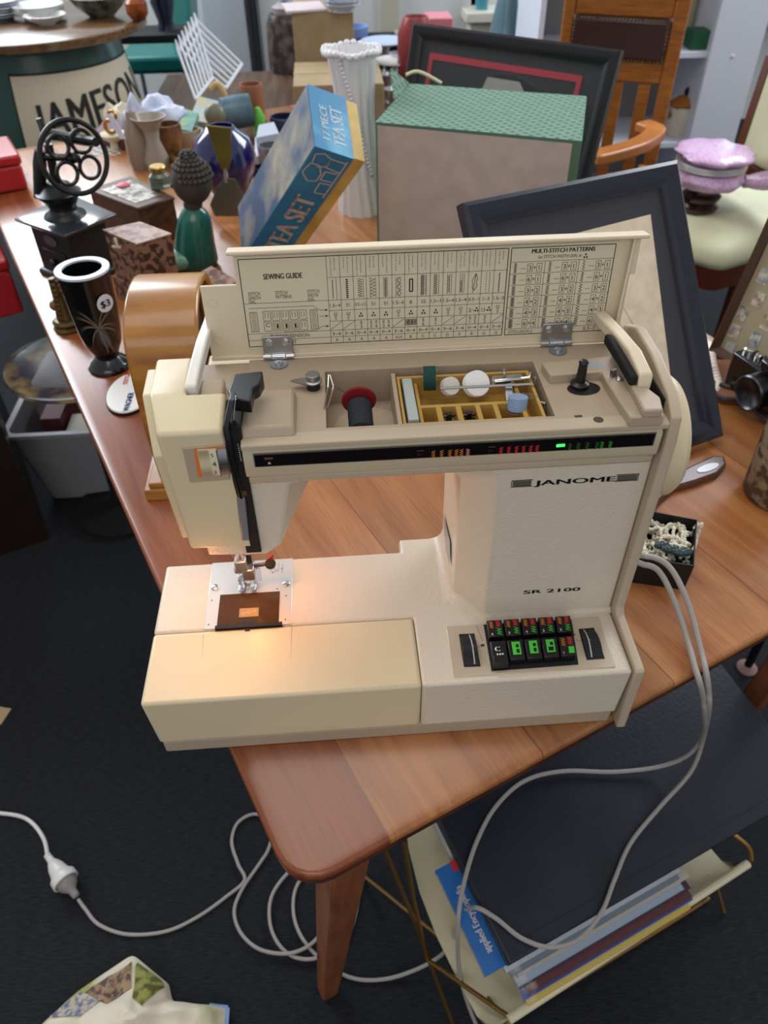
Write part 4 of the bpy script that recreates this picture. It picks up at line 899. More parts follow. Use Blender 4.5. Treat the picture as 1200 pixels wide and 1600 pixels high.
bt = thing('buttonhole_foot', 'large chrome attachment at the back right of the tray', 'presser foot', (c.x, c.y, rimz - 0.004))
MB().obox((c.x - 0.011, c.y - 0.003, rimz - 0.003), (0.024, 0.002, 0), (-0.001, 0.008, 0), (0, 0, 0.006)).build('body', 'chrome', bt, bevel=0.0015)
MB().tube([(c.x + 0.010, c.y, rimz + 0.002), (c.x + 0.016, c.y - 0.001, rimz + 0.003), (c.x + 0.018, c.y + 0.004, rimz + 0.004)], 0.0012, 8).tube([(c.x - 0.002, c.y + 0.002, rimz + 0.004), (c.x - 0.003, c.y + 0.003, rimz + 0.009)], 0.0012, 8).build('hook', 'chrome', bt)
MB().obox((c.x - 0.004, c.y - 0.018, rimz - 0.008), (0.006, 0.001, 0), (0.001, 0.014, 0.006), (0, 0, 0.003)).build('arm', 'steel', bt, bevel=0.0006)
a, b = P(688, 607, 'z', rimz + 0.002), P(834, 600, 'z', rimz + 0.002)
g_ = MB().tube([a, b], 0.0011, 10).tube([b, b + V((0.0, 0.0, 0.006))], 0.0011, 8).build('quilting_guide', 'chrome'); tag(g_, 'straight metal guide rod lying across the tray from side to side', 'guide rod')
c = P(842, 629, 'z', rimz - 0.003); g_ = MB().tube([c, c + V((0.004, -0.004, 0.001))], 0.0016, 8).tube([c, c + V((-0.001, 0.004, 0.003))], 0.001, 6).build('small_screwdriver', 'steel'); tag(g_, 'tiny metal tool at the right end of the tray', 'tool')
# ================================================================ things on the table, behind the machine
def vseg(pts): return [V(p) for p in pts]
# arched wooden clock case, its open front turned to the right
M['clockwood'] = mat('honey_wood', 'a8742f', 0.28, col2='8c5a22', nscale=5, stretch=(3, 3, 14), coat=0.4)
M['darkin'] = mat('dark_brown_inside', '2c1a10', 0.7)
ck = thing('mantel_clock', 'honey coloured arched wooden clock case standing left behind the machine', 'clock', (-0.02, 0.44, 0))
cx0, cx1, cy0, cy1 = -0.047, 0.030, 0.350, 0.500
def arch(y0, y1, zb, zt, n=16, bow=0.006):
    cy = (y0 + y1) / 2; ry = (y1 - y0) / 2; zs = zt - ry * 0.72
    pts = [(y0 + 0.004, zb)]
    pts += [(y0 - bow * math.sin(math.pi * k / 4) + 0.004 * (1 - k / 4), zb + (zs - zb) * k / 4) for k in range(1, 4)]
    pts += [(cy - ry * math.cos(math.pi * k / n), zs + (zt - zs) * math.sin(math.pi * k / n) ** 0.8 if 0 < k < n else zs) for k in range(n + 1)]
    pts += [(y1 + bow * math.sin(math.pi * k / 4) - 0.004 * (1 - k / 4), zb + (zs - zb) * k / 4) for k in (3, 2, 1)]
    pts += [(y1 - 0.004, zb)]
    return pts
zt_ = P(250, 434, 'y', 0.44).z
o_ = arch(cy0, cy1, 0.022, zt_); i_ = arch(cy0 + 0.009, cy1 - 0.009, 0.030, zt_ - 0.009)
mb = MB()
ring0 = [V((cx0, y, z)) for y, z in o_]; ring1 = [V((cx1, y, z)) for y, z in o_]; ring2 = [V((cx1, y, z)) for y, z in i_]; ring3 = [V((cx1 - 0.02, y, z)) for y, z in i_]
mb.loft([ring0, ring1, ring2, ring3]); mb.build('case', 'clockwood', ck, bevel=0.003, ang=50, sharp=50)
MB().loft([[V((cx1 - 0.0198, y, z)) for y, z in i_], [V((cx1 - 0.017, y, z)) for y, z in i_]]).build('face_board', 'darkin', ck)
MB().box((cx0 - 0.018, cy0 - 0.010, 0), (cx1 + 0.010, cy1 + 0.014, 0.016)).box((cx0 - 0.012, cy0 - 0.006, 0.016), (cx1 + 0.005, cy1 + 0.008, 0.023)).build('base', 'clockwood', ck, bevel=0.0015)
# white oval plaque lying behind it
pc = P(203, 612, 'z', 0.006)
pq = thing('oval_plaque', 'white oval plaque with red and blue lettering on the table beside the clock', 'plaque', pc, 0.0)
pts0 = []; A_ = P(190, 580, 'z', 0.01); B_ = P(207, 645, 'z', 0.01); ax_ = (A_ - B_); 
for k in range(32):
    t = 2 * math.pi * k / 32; pts0.append(pc + V((0.033 * math.cos(t), 0.052 * math.sin(t), 0)))
MB().loft([[p + V((0, 0, -0.006)) for p in pts0], [p + V((0, 0, -0.0015)) for p in pts0]]).build('rim', 'blackmat', pq)
MB().loft([[pc + (p - pc) * 0.97 + V((0, 0, -0.0015)) for p in pts0], [pc + (p - pc) * 0.95 + V((0, 0, 0.0005)) for p in pts0]]).build('plate', mat('plaque_white', 'e4e4e2', 0.4), pq)
M['blueink'] = mat('blue_ink', '24346e', 0.5)
MB().text('WAGNER', P(201, 642, 'z', 0.0068), (0.0, 1, 0), (-1, 0, 0), 0.0085, 0.045, bold=0.0006).build('blue_lettering', 'blueink', pq, smooth=False)
MB().text('STUTTGART', P(199, 600, 'z', 0.0068) , (0.0, 1, 0), (-1, 0, 0), 0.007, 0.035, bold=0.0003).build('red_lettering', 'red', pq, smooth=False)
# black vase with palm tree
M['gloss_black'] = mat('gloss_black', '0a0a0b', 0.14, coat=0.5)
M['etch'] = mat('etched_line', '6b5a4c', 0.6)
vc = V((-0.1665, 0.652, 0)); zr_ = P(127, 440, 'y', vc.y - 0.03).z
vt_ = P(128, 420, 'y', vc.y).z
vx = P(128, 420, 'y', vc.y).x
vs_ = thing('vase', 'black vase with a white rim and an etched palm tree', 'vase', vc)
prof = [(0.0, 0), (0.031, 0), (0.032, 0.003), (0.026, 0.010), (0.0165, 0.018), (0.019, 0.026), (0.0265, 0.042), (0.0300, 0.065), (0.0320, 0.095), (0.0345, vt_ - 0.003), (0.0355, vt_), (0.0270, vt_ + 0.0002), (0.0245, vt_ - 0.02), (0.02, 0.05), (0.0, 0.045)]
MB().lathe(vc, prof, 40, (vx - vc.x, 0, 0.13 * 1.0)).build('body', 'gloss_black', vs_, sharp=60)
vd = V((vx - vc.x, 0, 0.13)).normalized()
MB().lathe(vc + vd * (vt_ + 0.0002), [(0.0268, -0.002), (0.0268, 0.0012), (0.0362, 0.0012), (0.0362, -0.002)], 40, vd, cap=False).build('white_rim', mat('rim_white', 'c8d0dc', 0.3), vs_)
def onv(h, ang, r=None, e=0.0009):
    hs_ = [(0.0165, 0.018), (0.019, 0.026), (0.0265, 0.042), (0.0300, 0.065), (0.0320, 0.095), (0.0345, 0.14)]
    for (r0, h0), (r1, h1) in zip(hs_, hs_[1:]):
        if h0 <= h <= h1: r = r0 + (r1 - r0) * (h - h0) / (h1 - h0)
    x, y, z = frame_of(vd); a0 = math.radians(-72); dirv = (V((math.cos(a0 + ang), math.sin(a0 + ang), 0)) - vd * V((math.cos(a0 + ang), math.sin(a0 + ang), 0)).dot(vd)).normalized()
    return vc + vd * h + dirv * (r + e), dirv
mb = MB()
for s_, e_ in (((0.034, 0.45), (0.076, 0.0)), ((0.034, 0.12), (0.076, 0.0))):
    for k in range(8):
        h0 = s_[0] + (e_[0] - s_[0]) * k / 8; h1 = s_[0] + (e_[0] - s_[0]) * (k + 1) / 8; a0 = s_[1] + (e_[1] - s_[1]) * k / 8; a1 = s_[1] + (e_[1] - s_[1]) * (k + 1) / 8
        p, n1 = onv(h0, a0); q, n2 = onv(h1, a1); mb.line(p, q, 0.0018, n1)
for dh, da in ((0.020, -0.75), (0.012, -0.95), (-0.004, -0.9), (-0.022, -0.55), (0.020, 0.45), (0.014, 0.75), (-0.004, 0.8), (-0.016, 0.95)):
    for j in range(3):
        prev = onv(0.078, 0.0)
        for k in range(1, 6):
            t = k / 5; cur = onv(0.078 + 1.35 * dh * t + 0.006 * math.sin(math.pi * t) + (j - 1) * 0.0022 * t, 0.0 + da * t * 1.0); mb.line(prev[0], cur[0], 0.0016 * (1.15 - t), cur[1]); prev = cur
mb.build('palm_etching', 'etch', vs_, smooth=False)
p, n1 = onv(0.112, 0.50, e=0.0022)
st = MB(); X_, Y__, Z__ = frame_of(n1); st.face([p + (X_ * math.cos(t) + Y__ * math.sin(t)) * 0.0125 for t in [2 * math.pi * k / 24 for k in range(24)]]); st.build('price_sticker', mat('sticker_white', 'cfd2da', 0.5), vs_, smooth=False)
MB().text('$3', p + n1 * 0.0006 - (V((1, 0, 0)) - n1 * n1.x).normalized() * 0.007 - (V((0, 0, 1)) - n1 * n1.z).normalized() * 0.005, V((1, 0, 0)) - n1 * n1.x, V((0, 0, 1)) - n1 * n1.z, 0.010, 0.014, bold=0.0005).build('price', 'printed', vs_, smooth=False)
# brass figurine beside the vase
M['brassold'] = mat('old_brass', '6e5b33', 0.4, 0.7, col2='3d3320', nscale=60)
fg = thing('brass_figurine', 'small ornate brass figurine on a round base, left of the black vase', 'figurine', P(104, 522, 'z', 0) + V((0, 0.02, 0)))
fc = P(104, 522, 'z', 0) + V((0.0, 0.018, 0))
MB().lathe(fc, [(0.0, 0), (0.022, 0), (0.023, 0.004), (0.020, 0.008), (0.022, 0.014), (0.018, 0.018), (0.0, 0.019)], 28).build('base', 'brassold', fg)
mb = MB(); rr_ = random.Random(3)
for k in range(26):
    t = k / 25; mb.sphere(fc + V((0.010 * math.cos(k * 2.1) * (1.2 - t), 0.008 * math.sin(k * 2.1), 0.018 + 0.062 * t)), 0.0065 - 0.0025 * t, 8, 6, (1, 1, 1.3))
mb.tube([fc + V((0, 0, 0.015)), fc + V((-0.003, 0, 0.085))], [0.011, 0.005], 10)
mb.build('figure', 'brassold', fg)
MB().sphere(P(86, 477, 'y', fc.y), 0.0085, 14, 10).build('wooden_ball', mat('brown_ball', '7c4a38', 0.3), fg)
# patterned square boxes
M['snake'] = mat('snakeskin_paper', '8a6450', 0.45, col2='3c2a22', nscale=110, kind='noise', spread=(0.46, 0.56), detail=2)
M['snakelight'] = mat('snakeskin_paper_light', 'a8877a', 0.4, col2='6c4c40', nscale=60, spread=(0.45, 0.6), detail=2)
zt2 = 0.115
q = [P(*p, 'z', zt2) for p in ((162, 360), (213, 382), (267, 366), (219, 348))]
bxp = thing('gift_box', 'brown snakeskin-patterned square box with a cord tie, stacked on another', 'box', (q[0] + q[2]) / 2 + V((0, 0, -0.075)))
MB().loft([[p + V((0, 0, -0.075)) for p in q], [p + V((0, 0, -0.001)) for p in q]]).build('body', 'snake', bxp, bevel=0.001)
cc = (q[0] + q[2]) / 2
MB().loft([[cc + (p - cc) * 1.03 + V((0, 0, -0.0008)) for p in q], [cc + (p - cc) * 1.03 + V((0, 0, 0.0015)) for p in q]]).build('lid', 'snakelight', bxp)
a = P(180, 372, 'z', zt2); MB().tube([a + V((0, -0.003, 0.002)), a + V((0.002, -0.007, -0.006)), a + V((0.004, -0.008, -0.012))], 0.0022, 8).tube([a + V((-0.006, -0.006, -0.011)), a + V((0.008, -0.008, -0.012))], 0.0025, 8).build('toggle', mat('ivory_cord', 'b5a898', 0.6), bxp)
q2 = [cc + (p - cc) * 1.18 + V((0.004, -0.004, 0)) for p in q]
b2_ = MB().loft([[V((p.x, p.y, 0)) for p in q2], [V((p.x, p.y, zt2 - 0.0755)) for p in q2]]).build('gift_box', 'snake', bevel=0.001); tag(b2_, 'lower snakeskin-patterned box carrying the smaller square box', 'box')
q3 = [P(*p, 'z', 0.055) for p in ((300, 432), (352, 452), (372, 438), (330, 415))]
b3_ = MB().loft([[V((p.x, p.y, 0)) for p in q3], q3]).build('flat_box', 'snakelight', bevel=0.001); tag(b3_, 'low pinkish snakeskin box half hidden behind the open machine lid', 'box')
# Buddha figure
M['teal'] = mat('teal_glaze', '1c6a5c', 0.22, col2='0e4a44', nscale=14, coat=0.5)
M['stone'] = mat('dark_stone', '3b352e', 0.6, bump=0.5, bscale=300)
M['palegreen'] = mat('pale_crackle_green', '8fb5a0', 0.3, col2='3d7a68', nscale=70)
by_ = 0.985; bc = V((P(304, 415, 'z', 0).x, by_, 0))
bd = thing('buddha_statue', 'seated Buddha statue in a teal robe with dark curled hair, behind the boxes', 'statue', bc)
hz_ = P(300, 280, 'y', by_); tz_ = P(303, 335, 'y', by_); wz_ = P(306, 400, 'y', by_)
mb = MB().loft([[V((c_.x + rx * math.cos(t), c_.y + ry * math.sin(t), c_.z)) for t in [2 * math.pi * k / 24 for k in range(24)]] for c_, rx, ry in
    ((V((bc.x, by_, 0.0)), 0.042, 0.036), (V((wz_.x, by_, wz_.z * 0.5)), 0.041, 0.034), (V((wz_.x, by_, wz_.z + 0.02)), 0.036, 0.029), (V((tz_.x + 0.001, by_, tz_.z)), 0.031, 0.025), (V((tz_.x + 0.001, by_, tz_.z + 0.012)), 0.014, 0.014), (V((tz_.x, by_, tz_.z + 0.022)), 0.009, 0.010))])
mb.build('robe', 'teal', bd, subsurf=1)
MB().sphere((bc.x - 0.024, by_ - 0.012, 0.018), 0.026, 18, 10, (1.2, 1.0, 0.7)).build('lap', 'palegreen', bd)
MB().sphere(hz_ + V((-0.001, 0, -0.003)), 0.0335, 24, 16, (1.0, 1.0, 1.12)).tube([hz_ + V((0, 0, -0.02)), tz_ + V((0, 0, 0.012))], 0.016, 14).sphere(hz_ + V((-0.034, -0.004, -0.008)), 0.004, 10, 6).build('head', 'stone', bd)
mb = MB()
for i in range(6):
    ph = 0.15 + i * 0.24; n_ = int(6 + 22 * math.sin(ph))
    for j in range(n_):
        t = 2 * math.pi * j / n_ + i
        if i >= 4 and math.cos(t - math.pi) > 0.55: continue
        mb.sphere(hz_ + V((0.0345 * math.sin(ph) * math.cos(t), 0.0345 * math.sin(ph) * math.sin(t), 0.0380 * math.cos(ph) - 0.003)), 0.0042, 6, 4)
for i in range(3):
    for j in range(7): t = 2 * math.pi * j / 7 + i; mb.sphere(hz_ + V((0.014 * math.sin(0.3 + i * 0.5) * math.cos(t), 0.014 * math.sin(0.3 + i * 0.5) * math.sin(t), 0.036 + 0.009 * math.cos(0.3 + i * 0.5))), 0.0032, 6, 4)
mb.build('hair_curls', 'stone', bd)
# cast iron coffee grinder
M['iron'] = mat('cast_iron', '141415', 0.34, bump=0.1, bscale=200)
M['ironwood'] = mat('black_stained_box', '1b1a1c', 0.4)
zt3 = 0.100
gq = [P(*p, 'z', zt3) for p in ((22, 342), (100, 369), (182, 334), (110, 303))]
gc = (gq[0] + gq[2]) / 2; gc = V((gc.x, gc.y, 0))
gr = thing('coffee_grinder', 'black cast iron coffee grinder with a large spoked wheel', 'coffee grinder', gc)
def qs(s, z): return [V((gc.x + (p.x - gc.x) * s, gc.y + (p.y - gc.y) * s, z)) for p in gq]
MB().loft([qs(0.86, 0.0), qs(0.86, 0.010), qs(0.78, 0.013)]).build('foot_board', 'ironwood', gr, bevel=0.003)
MB().loft([qs(0.74, 0.012), qs(0.74, zt3 - 0.004)]).build('drawer_box', 'ironwood', gr, bevel=0.0015)
MB().loft([qs(0.96, zt3 - 0.006), qs(1.0, zt3 - 0.003), qs(1.0, zt3), qs(0.9, zt3 + 0.002)]).build('top_plate', mat('blued_top', '2b2e36', 0.16, coat=0.6), gr, bevel=0.001)
fn = (qs(0.74, 0)[0] + qs(0.74, 0)[1]) / 2 - gc; fn.normalize(); fx = (qs(1, 0)[1] - qs(1, 0)[0]).normalized()
fo = (qs(0.74, 0)[0] + qs(0.74, 0)[1]) / 2
mb = MB(); bc_ = V((fo.x, fo.y, 0.072)) + fn * 0.0008; mb.loft([[bc_ + fx * 0.017 * math.cos(t) + V((0, 0, 0.009 * math.sin(t))) + fn * e for t in [2 * math.pi * k / 24 for k in range(24)]] for e in (0, 0.0012)]); mb.build('oval_badge', mat('badge_grey', '4c4644', 0.5), gr)
dr = MB().obox(V((fo.x, fo.y, 0.018)) - fx * 0.030 + fn * 0.0003, fx * 0.060, fn * 0.0022, V((0, 0, 0.036))).build('drawer', 'ironwood', gr, bevel=0.0008)
MB().sphere(V((fo.x, fo.y, 0.036)) + fn * 0.008, 0.006, 12, 8).build('drawer_knob', 'iron', dr)
MB().lathe(gc + V((0, 0, zt3 + 0.001)), [(0.036, 0), (0.034, 0.004), (0.024, 0.008), (0.022, 0.016), (0.030, 0.030), (0.036, 0.036), (0.037, 0.040), (0.030, 0.041), (0.022, 0.052), (0.0, 0.056)], 32).build('hopper', 'iron', gr, sharp=60)
wc = P(116, 246, 'y', gc.y - 0.030); r_w = 0.0535; wn_ = V((0.62, -0.75, 0.18)).normalized()
wh = MB().torus(wc, r_w, 0.0042, wn_, 44, 10).build('wheel', 'iron', gr)
X_, Y__, Z__ = frame_of(wn_); mb = MB()
for k in range(4):
    t = math.pi / 4 + k * math.pi / 2; dd = X_ * math.cos(t) + Y__ * math.sin(t); mb.torus(wc + dd * 0.0275, 0.0165, 0.0032, wn_, 20, 8)
mb.build('spoke_rings', 'iron', wh)
MB().lathe(wc - wn_ * 0.008, [(0.008, 0), (0.009, 0.008), (0.006, 0.018), (0.003, 0.020)], 16, wn_).build('hub', 'iron', wh)
mb = MB(); sh = gc + V((-0.02, 0.0, zt3 + 0.05)); mb.tube([gc + V((-0.034, 0.004, zt3 + 0.032)), P(62, 255, 'y', gc.y), P(62, 235, 'y', gc.y)], [0.010, 0.011, 0.008], 12)
mb.tube([P(60, 185, 'y', gc.y), P(70, 208, 'y', gc.y), P(122, 218, 'y', gc.y - 0.02), P(150, 222, 'y', gc.y - 0.05)], [0.0045, 0.009, 0.008, 0.007], 10).tube([gc + V((0, 0, zt3 + 0.05)), P(75, 225, 'y', gc.y)], 0.007, 10).tube([P(70, 245, 'y', gc.y), wc], 0.006, 10)
mb.build('crank_arm', 'iron', gr)
# carved lid wooden box
M['oldwood'] = mat('dark_old_wood', '5b3a22', 0.45, col2='3a2415', nscale=8, stretch=(2, 10, 10))
zt4 = 0.072
q = [P(*p, 'z', zt4) for p in ((140, 300), (216, 330), (272, 312), (205, 280))]
wbx = thing('wooden_box', 'dark wooden box with a carved grey panel in its lid, behind the coffee grinder', 'box', (q[0] + q[2]) / 2 - V((0, 0, zt4)))
MB().loft([[V((p.x, p.y, 0)) for p in q], q]).build('body', 'oldwood', wbx, bevel=0.002)
cc = (q[0] + q[2]) / 2
MB().loft([[cc + (p - cc) * 1.04 for p in q], [cc + (p - cc) * 1.02 + V((0, 0, 0.006)) for p in q]]).build('lid', 'oldwood', wbx, bevel=0.002)
MB().loft([[cc + (p - cc) * 0.72 + V((0, 0, 0.006)) for p in q], [cc + (p - cc) * 0.72 + V((0, 0, 0.007)) for p in q]]).build('carved_panel', mat('carved_silver', 'a8a098', 0.4, 0.3, col2='4a4238', nscale=70, spread=(0.45, 0.6)), wbx)
c = P(193, 290, 'z', zt4 + 0.007); g_ = MB().lathe(c, [(0.0, 0), (0.012, 0), (0.013, 0.002), (0.010, 0.004), (0.0, 0.005)], 20).build('soap_dish', mat('coral_pink', 'c9606e', 0.5)); tag(g_, 'small round coral pink lid on the wooden box', 'lid')
c = P(252, 292, 'z', zt4 + 0.007); jr = thing('glass_jar', 'small glass jar with a gold lid on the wooden box', 'jar', c)
MB().lathe(c, [(0.0, 0.001), (0.020, 0.001), (0.021, 0.006), (0.020, 0.022), (0.014, 0.028), (0.014, 0.030)], 24).build('jar_body', mat('greenish_glass', '6e7a6c', 0.1, trans=0.5), jr)
MB().lathe(c + V((0, 0, 0.029)), [(0.0, 0), (0.0155, 0), (0.0155, 0.008), (0.014, 0.010), (0.0, 0.010)], 24).build('lid', mat('lid_gold', 'b8975a', 0.3, 0.9), jr)
# tea set box (leaning)
M['boxblue'] = mat('faded_blue_card', '1d6f9e', 0.5, col2='2a82ad', nscale=12)
M['boxblue2'] = mat('sun_bleached_blue_card', '5aa6c9', 0.5, col2='1f77a6', nscale=9, spread=(0.42, 0.55))
M['boxyellow'] = mat('yellow_card', 'cdb266', 0.6, col2='b0924a', nscale=20)
M['boxpic'] = mat('printed_picture_card', '3f5878', 0.4, col2='a39b88', nscale=14, spread=(0.4, 0.62))
O = CAM + (V((0.1546, 0.88, 0.2275)) - CAM) * 0.935; e1 = V((0.076, 0.026, -0.035)) * 0.935; e2 = V((-0.007, 0.105, 0.061)) * 0.935; e3 = V((-0.117, 0.099, -0.182)) * 1.19
tea = thing('tea_set_box', 'tilted pale blue tea set box with a yellow base, behind the machine lid', 'box', O + e3 + e1 * 0.5)
e1a = e1 * 0.78
MB().obox(O, e1a, e2, e3).build('outer_sleeve', 'boxblue', tea, bevel=0.001)
n1 = e1.normalized(); 
MB().obox(O + e1a * 1.0 + (e2 * 0.02), e1 * 0.24, e2 * 0.96, e3).build('inner_tray', 'boxyellow', tea, bevel=0.001)
MB().face([O - n1 * 0.0006 + e2 * 0.01, O - n1 * 0.0006 + e2 * 0.99, O - n1 * 0.0006 + e2 * 0.99 + e3, O - n1 * 0.0006 + e2 * 0.01 + e3]).build('picture_side', 'boxpic', tea, smooth=False)
tn = e1.cross(e2).normalized(); tn = tn if tn.dot(e3) < 0 else -tn
tp = O + tn * 0.0006
MB().face([tp, tp + e1a, tp + e1a + e2, tp + e2]).build('top_side', 'boxblue2', tea, smooth=False)
fnn = e1.cross(e3).normalized(); fnn = fnn if fnn.dot(e2) < 0 else -fnn
u3 = e3.normalized(); u1 = e1.normalized(); L3 = e3.length; L1 = e1a.length
fp = O + fnn * 0.0008
M['letter'] = mat('cream_letter', 'b9b0a8', 0.6)
MB().text('TEA SET', fp + u1 * (L1 * 0.80) + u3 * 0.232 - u3 * 0.0, -u3, -u1, L1 * 0.55, 0.135, bold=0.0016).build('side_lettering', 'letter', tea, smooth=False)
mb = MB()
def fq(a, b): return fp + u1 * (L1 * a) + u3 * b
for pl_ in ([(0.12, 0.055), (0.06, 0.05), (0.12, 0.03), (0.35, 0.03), (0.5, 0.045), (0.5, 0.06), (0.3, 0.065), (0.12, 0.055)], [(0.15, 0.028), (0.1, 0.012), (0.3, 0.006), (0.5, 0.012), (0.52, 0.028), (0.3, 0.034)], [(0.9, 0.008), (0.9, 0.09)], [(0.88, 0.012), (0.5, 0.012), (0.52, 0.03), (0.88, 0.032)], [(0.86, 0.036), (0.55, 0.038), (0.57, 0.056), (0.86, 0.054)], [(0.88, 0.060), (0.6, 0.062), (0.62, 0.084), (0.88, 0.082)]):
    for a, b in zip(pl_, pl_[1:]): mb.line(fq(*a), fq(*b), 0.0022, fnn)
mb.build('teapot_drawing', 'letter', tea, smooth=False)
u2 = e2.normalized(); L2 = e2.length
MB().text('TEA SET', tp + tn * 0.0005 + u1 * L1 * 0.82 + u2 * 0.015, u2, -u1, L1 * 0.34, L2 * 0.62, bold=0.0004).text('17 PIECE', tp + tn * 0.0005 + u1 * L1 * 0.42 + u2 * 0.02, u2, -u1, L1 * 0.2, L2 * 0.55, bold=0.0003).build('top_lettering', mat('pale_letter', 'cfe0e6', 0.5), tea, smooth=False)
# green fabric covered box, its grey card bottom to the front
M['greenfab'] = mat('green_brocade', '9cc4ae', 0.8, col2='5c8f78', nscale=1, kind='noise')
def brocade():
    m = M['greenfab']; nt = m.node_tree; b = nt.nodes['Principled BSDF']
    br = nt.nodes.new('ShaderNodeTexBrick'); br.inputs['Scale'].default_value = 20; br.inputs['Color1'].default_value = lin('94b0a0'); br.inputs['Color2'].default_value = lin('86a493'); br.inputs['Mortar'].default_value = lin('4d6e5e'); br.inputs['Mortar Size'].default_value = 0.07
    br.inputs['Brick Width'].default_value = 0.42; br.inputs['Row Height'].default_value = 0.2
    tc = nt.nodes.new('ShaderNodeTexCoord'); nt.links.new(tc.outputs['Object'], br.inputs['Vector'])
    nt.links.new(br.outputs['Color'], b.inputs['Base Color'])
brocade()
M['greycard'] = mat('grey_card', 'b4aba6', 0.85, col2='aaa19c', nscale=30)
zg = 0.222
FL, FR, BR_, BL_ = [P(*p, 'z', zg) for p in ((586, 190), (910, 220), (917, 150), (640, 130))]
gb = thing('fabric_box', 'large green brocade covered box with a grey card front panel', 'box', (FL + BR_) / 2 - V((0, 0, zg)), math.atan2((FR - FL).y, (FR - FL).x))
q = [FL, FR, BR_, BL_]
MB().loft([[V((p.x, p.y, 0)) for p in q], q]).build('body', 'greenfab', gb, bevel=0.0015)
fnv = V(((FR - FL).y, -(FR - FL).x, 0)).normalized()
a, b = FL.lerp(FR, 0.012), FL.lerp(FR, 0.958)
MB().face([V((a.x, a.y, 0.004)) + fnv * 0.001, V((b.x, b.y, 0.004)) + fnv * 0.001, b + fnv * 0.001 - V((0, 0, 0.005)), a + fnv * 0.001 - V((0, 0, 0.005))]).build('card_panel', 'greycard', gb, smooth=False)
c0, c1, c2 = BL_.lerp(FL, 0.0), P(612, 107, 'y', BL_.y - 0.02), P(618, 158, 'y', BL_.y - 0.06)
MB().loft([[c0, BL_.lerp(FL, 0.45), c1], [c0 + V((-0.003, 0, 0)), BL_.lerp(FL, 0.45) + V((-0.003, 0, 0)), c1 + V((-0.003, 0, 0))]]).build('open_flap', 'greenfab', gb)
rb = MB().tube(smoothpath([BL_ + V((-0.006, 0.01, 0.012)), P(655, 112, 'y', BL_.y + 0.01), P(690, 130, 'y', BL_.y + 0.0)], 5), 0.003, 8).build('ribbon', mat('cream_ribbon', 'd4cfae', 0.7), gb)
# white pleated vase with a ruffled rim
M['satin'] = mat('white_glaze', 'dcdcde', 0.35)
vy = 1.22
t_, b_ = P(549, 72, 'y', vy), P(567, 372, 'y', vy); t_ = P(549, 78, 'y', vy)
rt = (P(592, 78, 'y', vy).x - P(508, 78, 'y', vy).x) / 2
wv = thing('ruffled_vase', 'tall white pleated vase with a ruffled rim, left of the green box', 'vase', V((b_.x, vy, 0)))
rings = []; nn = 72
for k in range(15):
    s = k / 14; z = 0 + (t_.z) * s; cx_ = b_.x + (t_.x - b_.x) * s
    r = rt * (0.95 - 0.30 * math.sin(math.pi * min(s, 1) * 0.9) + 0.06 * s)
    rings.append([V((cx_ + (r + 0.0022 * math.sin(14 * t + 3.2 * s)) * math.cos(t), vy + (r + 0.0022 * math.sin(14 * t + 3.2 * s)) * math.sin(t), z)) for t in [2 * math.pi * j / nn for j in range(nn)]])
inner_ = [[p * 1.0 for p in rings[-1]]]
cen = V((t_.x, vy, t_.z)); rings.append([cen + (p - cen) * 0.9 + V((0, 0, 0.002)) for p in rings[-1]]); rings.append([cen + (p - cen) * 0.7 - V((0, 0, 0.05)) for p in rings[14]])
MB().loft(rings).build('body', 'satin', wv, sharp=70)
mb = MB()
for j in range(26): t = 2 * math.pi * j / 26; mb.sphere((t_.x + rt * 1.03 * math.cos(t), vy + rt * 1.03 * math.sin(t), t_.z + 0.002 * math.sin(t * 5)), 0.0062, 8, 6)
mb.build('ruffle', 'satin', wv)
mb = MB()
for j in range(30):
    s = j / 29; z = t_.z * (1 - 0.72 * s); cx_ = b_.x + (t_.x - b_.x) * z / t_.z; sz = z / t_.z; r = rt * (0.95 - 0.30 * math.sin(math.pi * sz * 0.9) + 0.06 * sz) + 0.002
    t = math.radians(-125 + 70 * s); mb.sphere((cx_ + r * math.cos(t), vy + r * math.sin(t), z), 0.0038, 8, 6)
mb.build('spiral_frill', 'satin', wv)
# ---------------------------------------------------------------- framed pictures
def framed(name, label, BL, ex, ey, w_, h, bw, th, fm, matm, picm, pic=None, line=None, glassy=True):
    ex, ey = V(ex).normalized(), V(ey).normalized(); n = ex.cross(ey).normalized()
    if n.dot(CAM - V(BL)) < 0: n = -n
    BL = V(BL); r_ = thing(name, label, 'picture frame', BL + ex * w_ / 2)
    def q(i, o): return [BL + ex * i + ey * i + n * o, BL + ex * (w_ - i) + ey * i + n * o, BL + ex * (w_ - i) + ey * (h - i) + n * o, BL + ex * i + ey * (h - i) + n * o]
    MB().loft([q(0, -th), q(0, -0.002), q(bw * 0.18, 0.002), q(bw * 0.45, 0.001), q(bw * 0.8, -0.004), q(bw, -0.006), q(bw, -th + 0.002)], cap=False).build('frame', fm, r_, sharp=25)
    MB().loft([q(0.002, -th - 0.002), q(0.002, -th + 0.001)]).build('backing', matm, r_)
    MB().face(q(bw - 0.001, -th + 0.004)).build('mount', matm, r_, smooth=False)
    if pic: a0, b0, a1, b1 = pic; MB().face([BL + ex * w_ * a0 + ey * h * b0 - n * (th - 0.0048), BL + ex * w_ * a1 + ey * h * b0 - n * (th - 0.0048), BL + ex * w_ * a1 + ey * h * b1 - n * (th - 0.0048), BL + ex * w_ * a0 + ey * h * b1 - n * (th - 0.0048)]).build('picture', picm, r_, smooth=False)
    if glassy: MB().loft([q(bw - 0.001, -0.0075), q(bw - 0.001, -0.0062)]).build('glass', 'glass', r_)
    return r_, BL, ex, ey, n
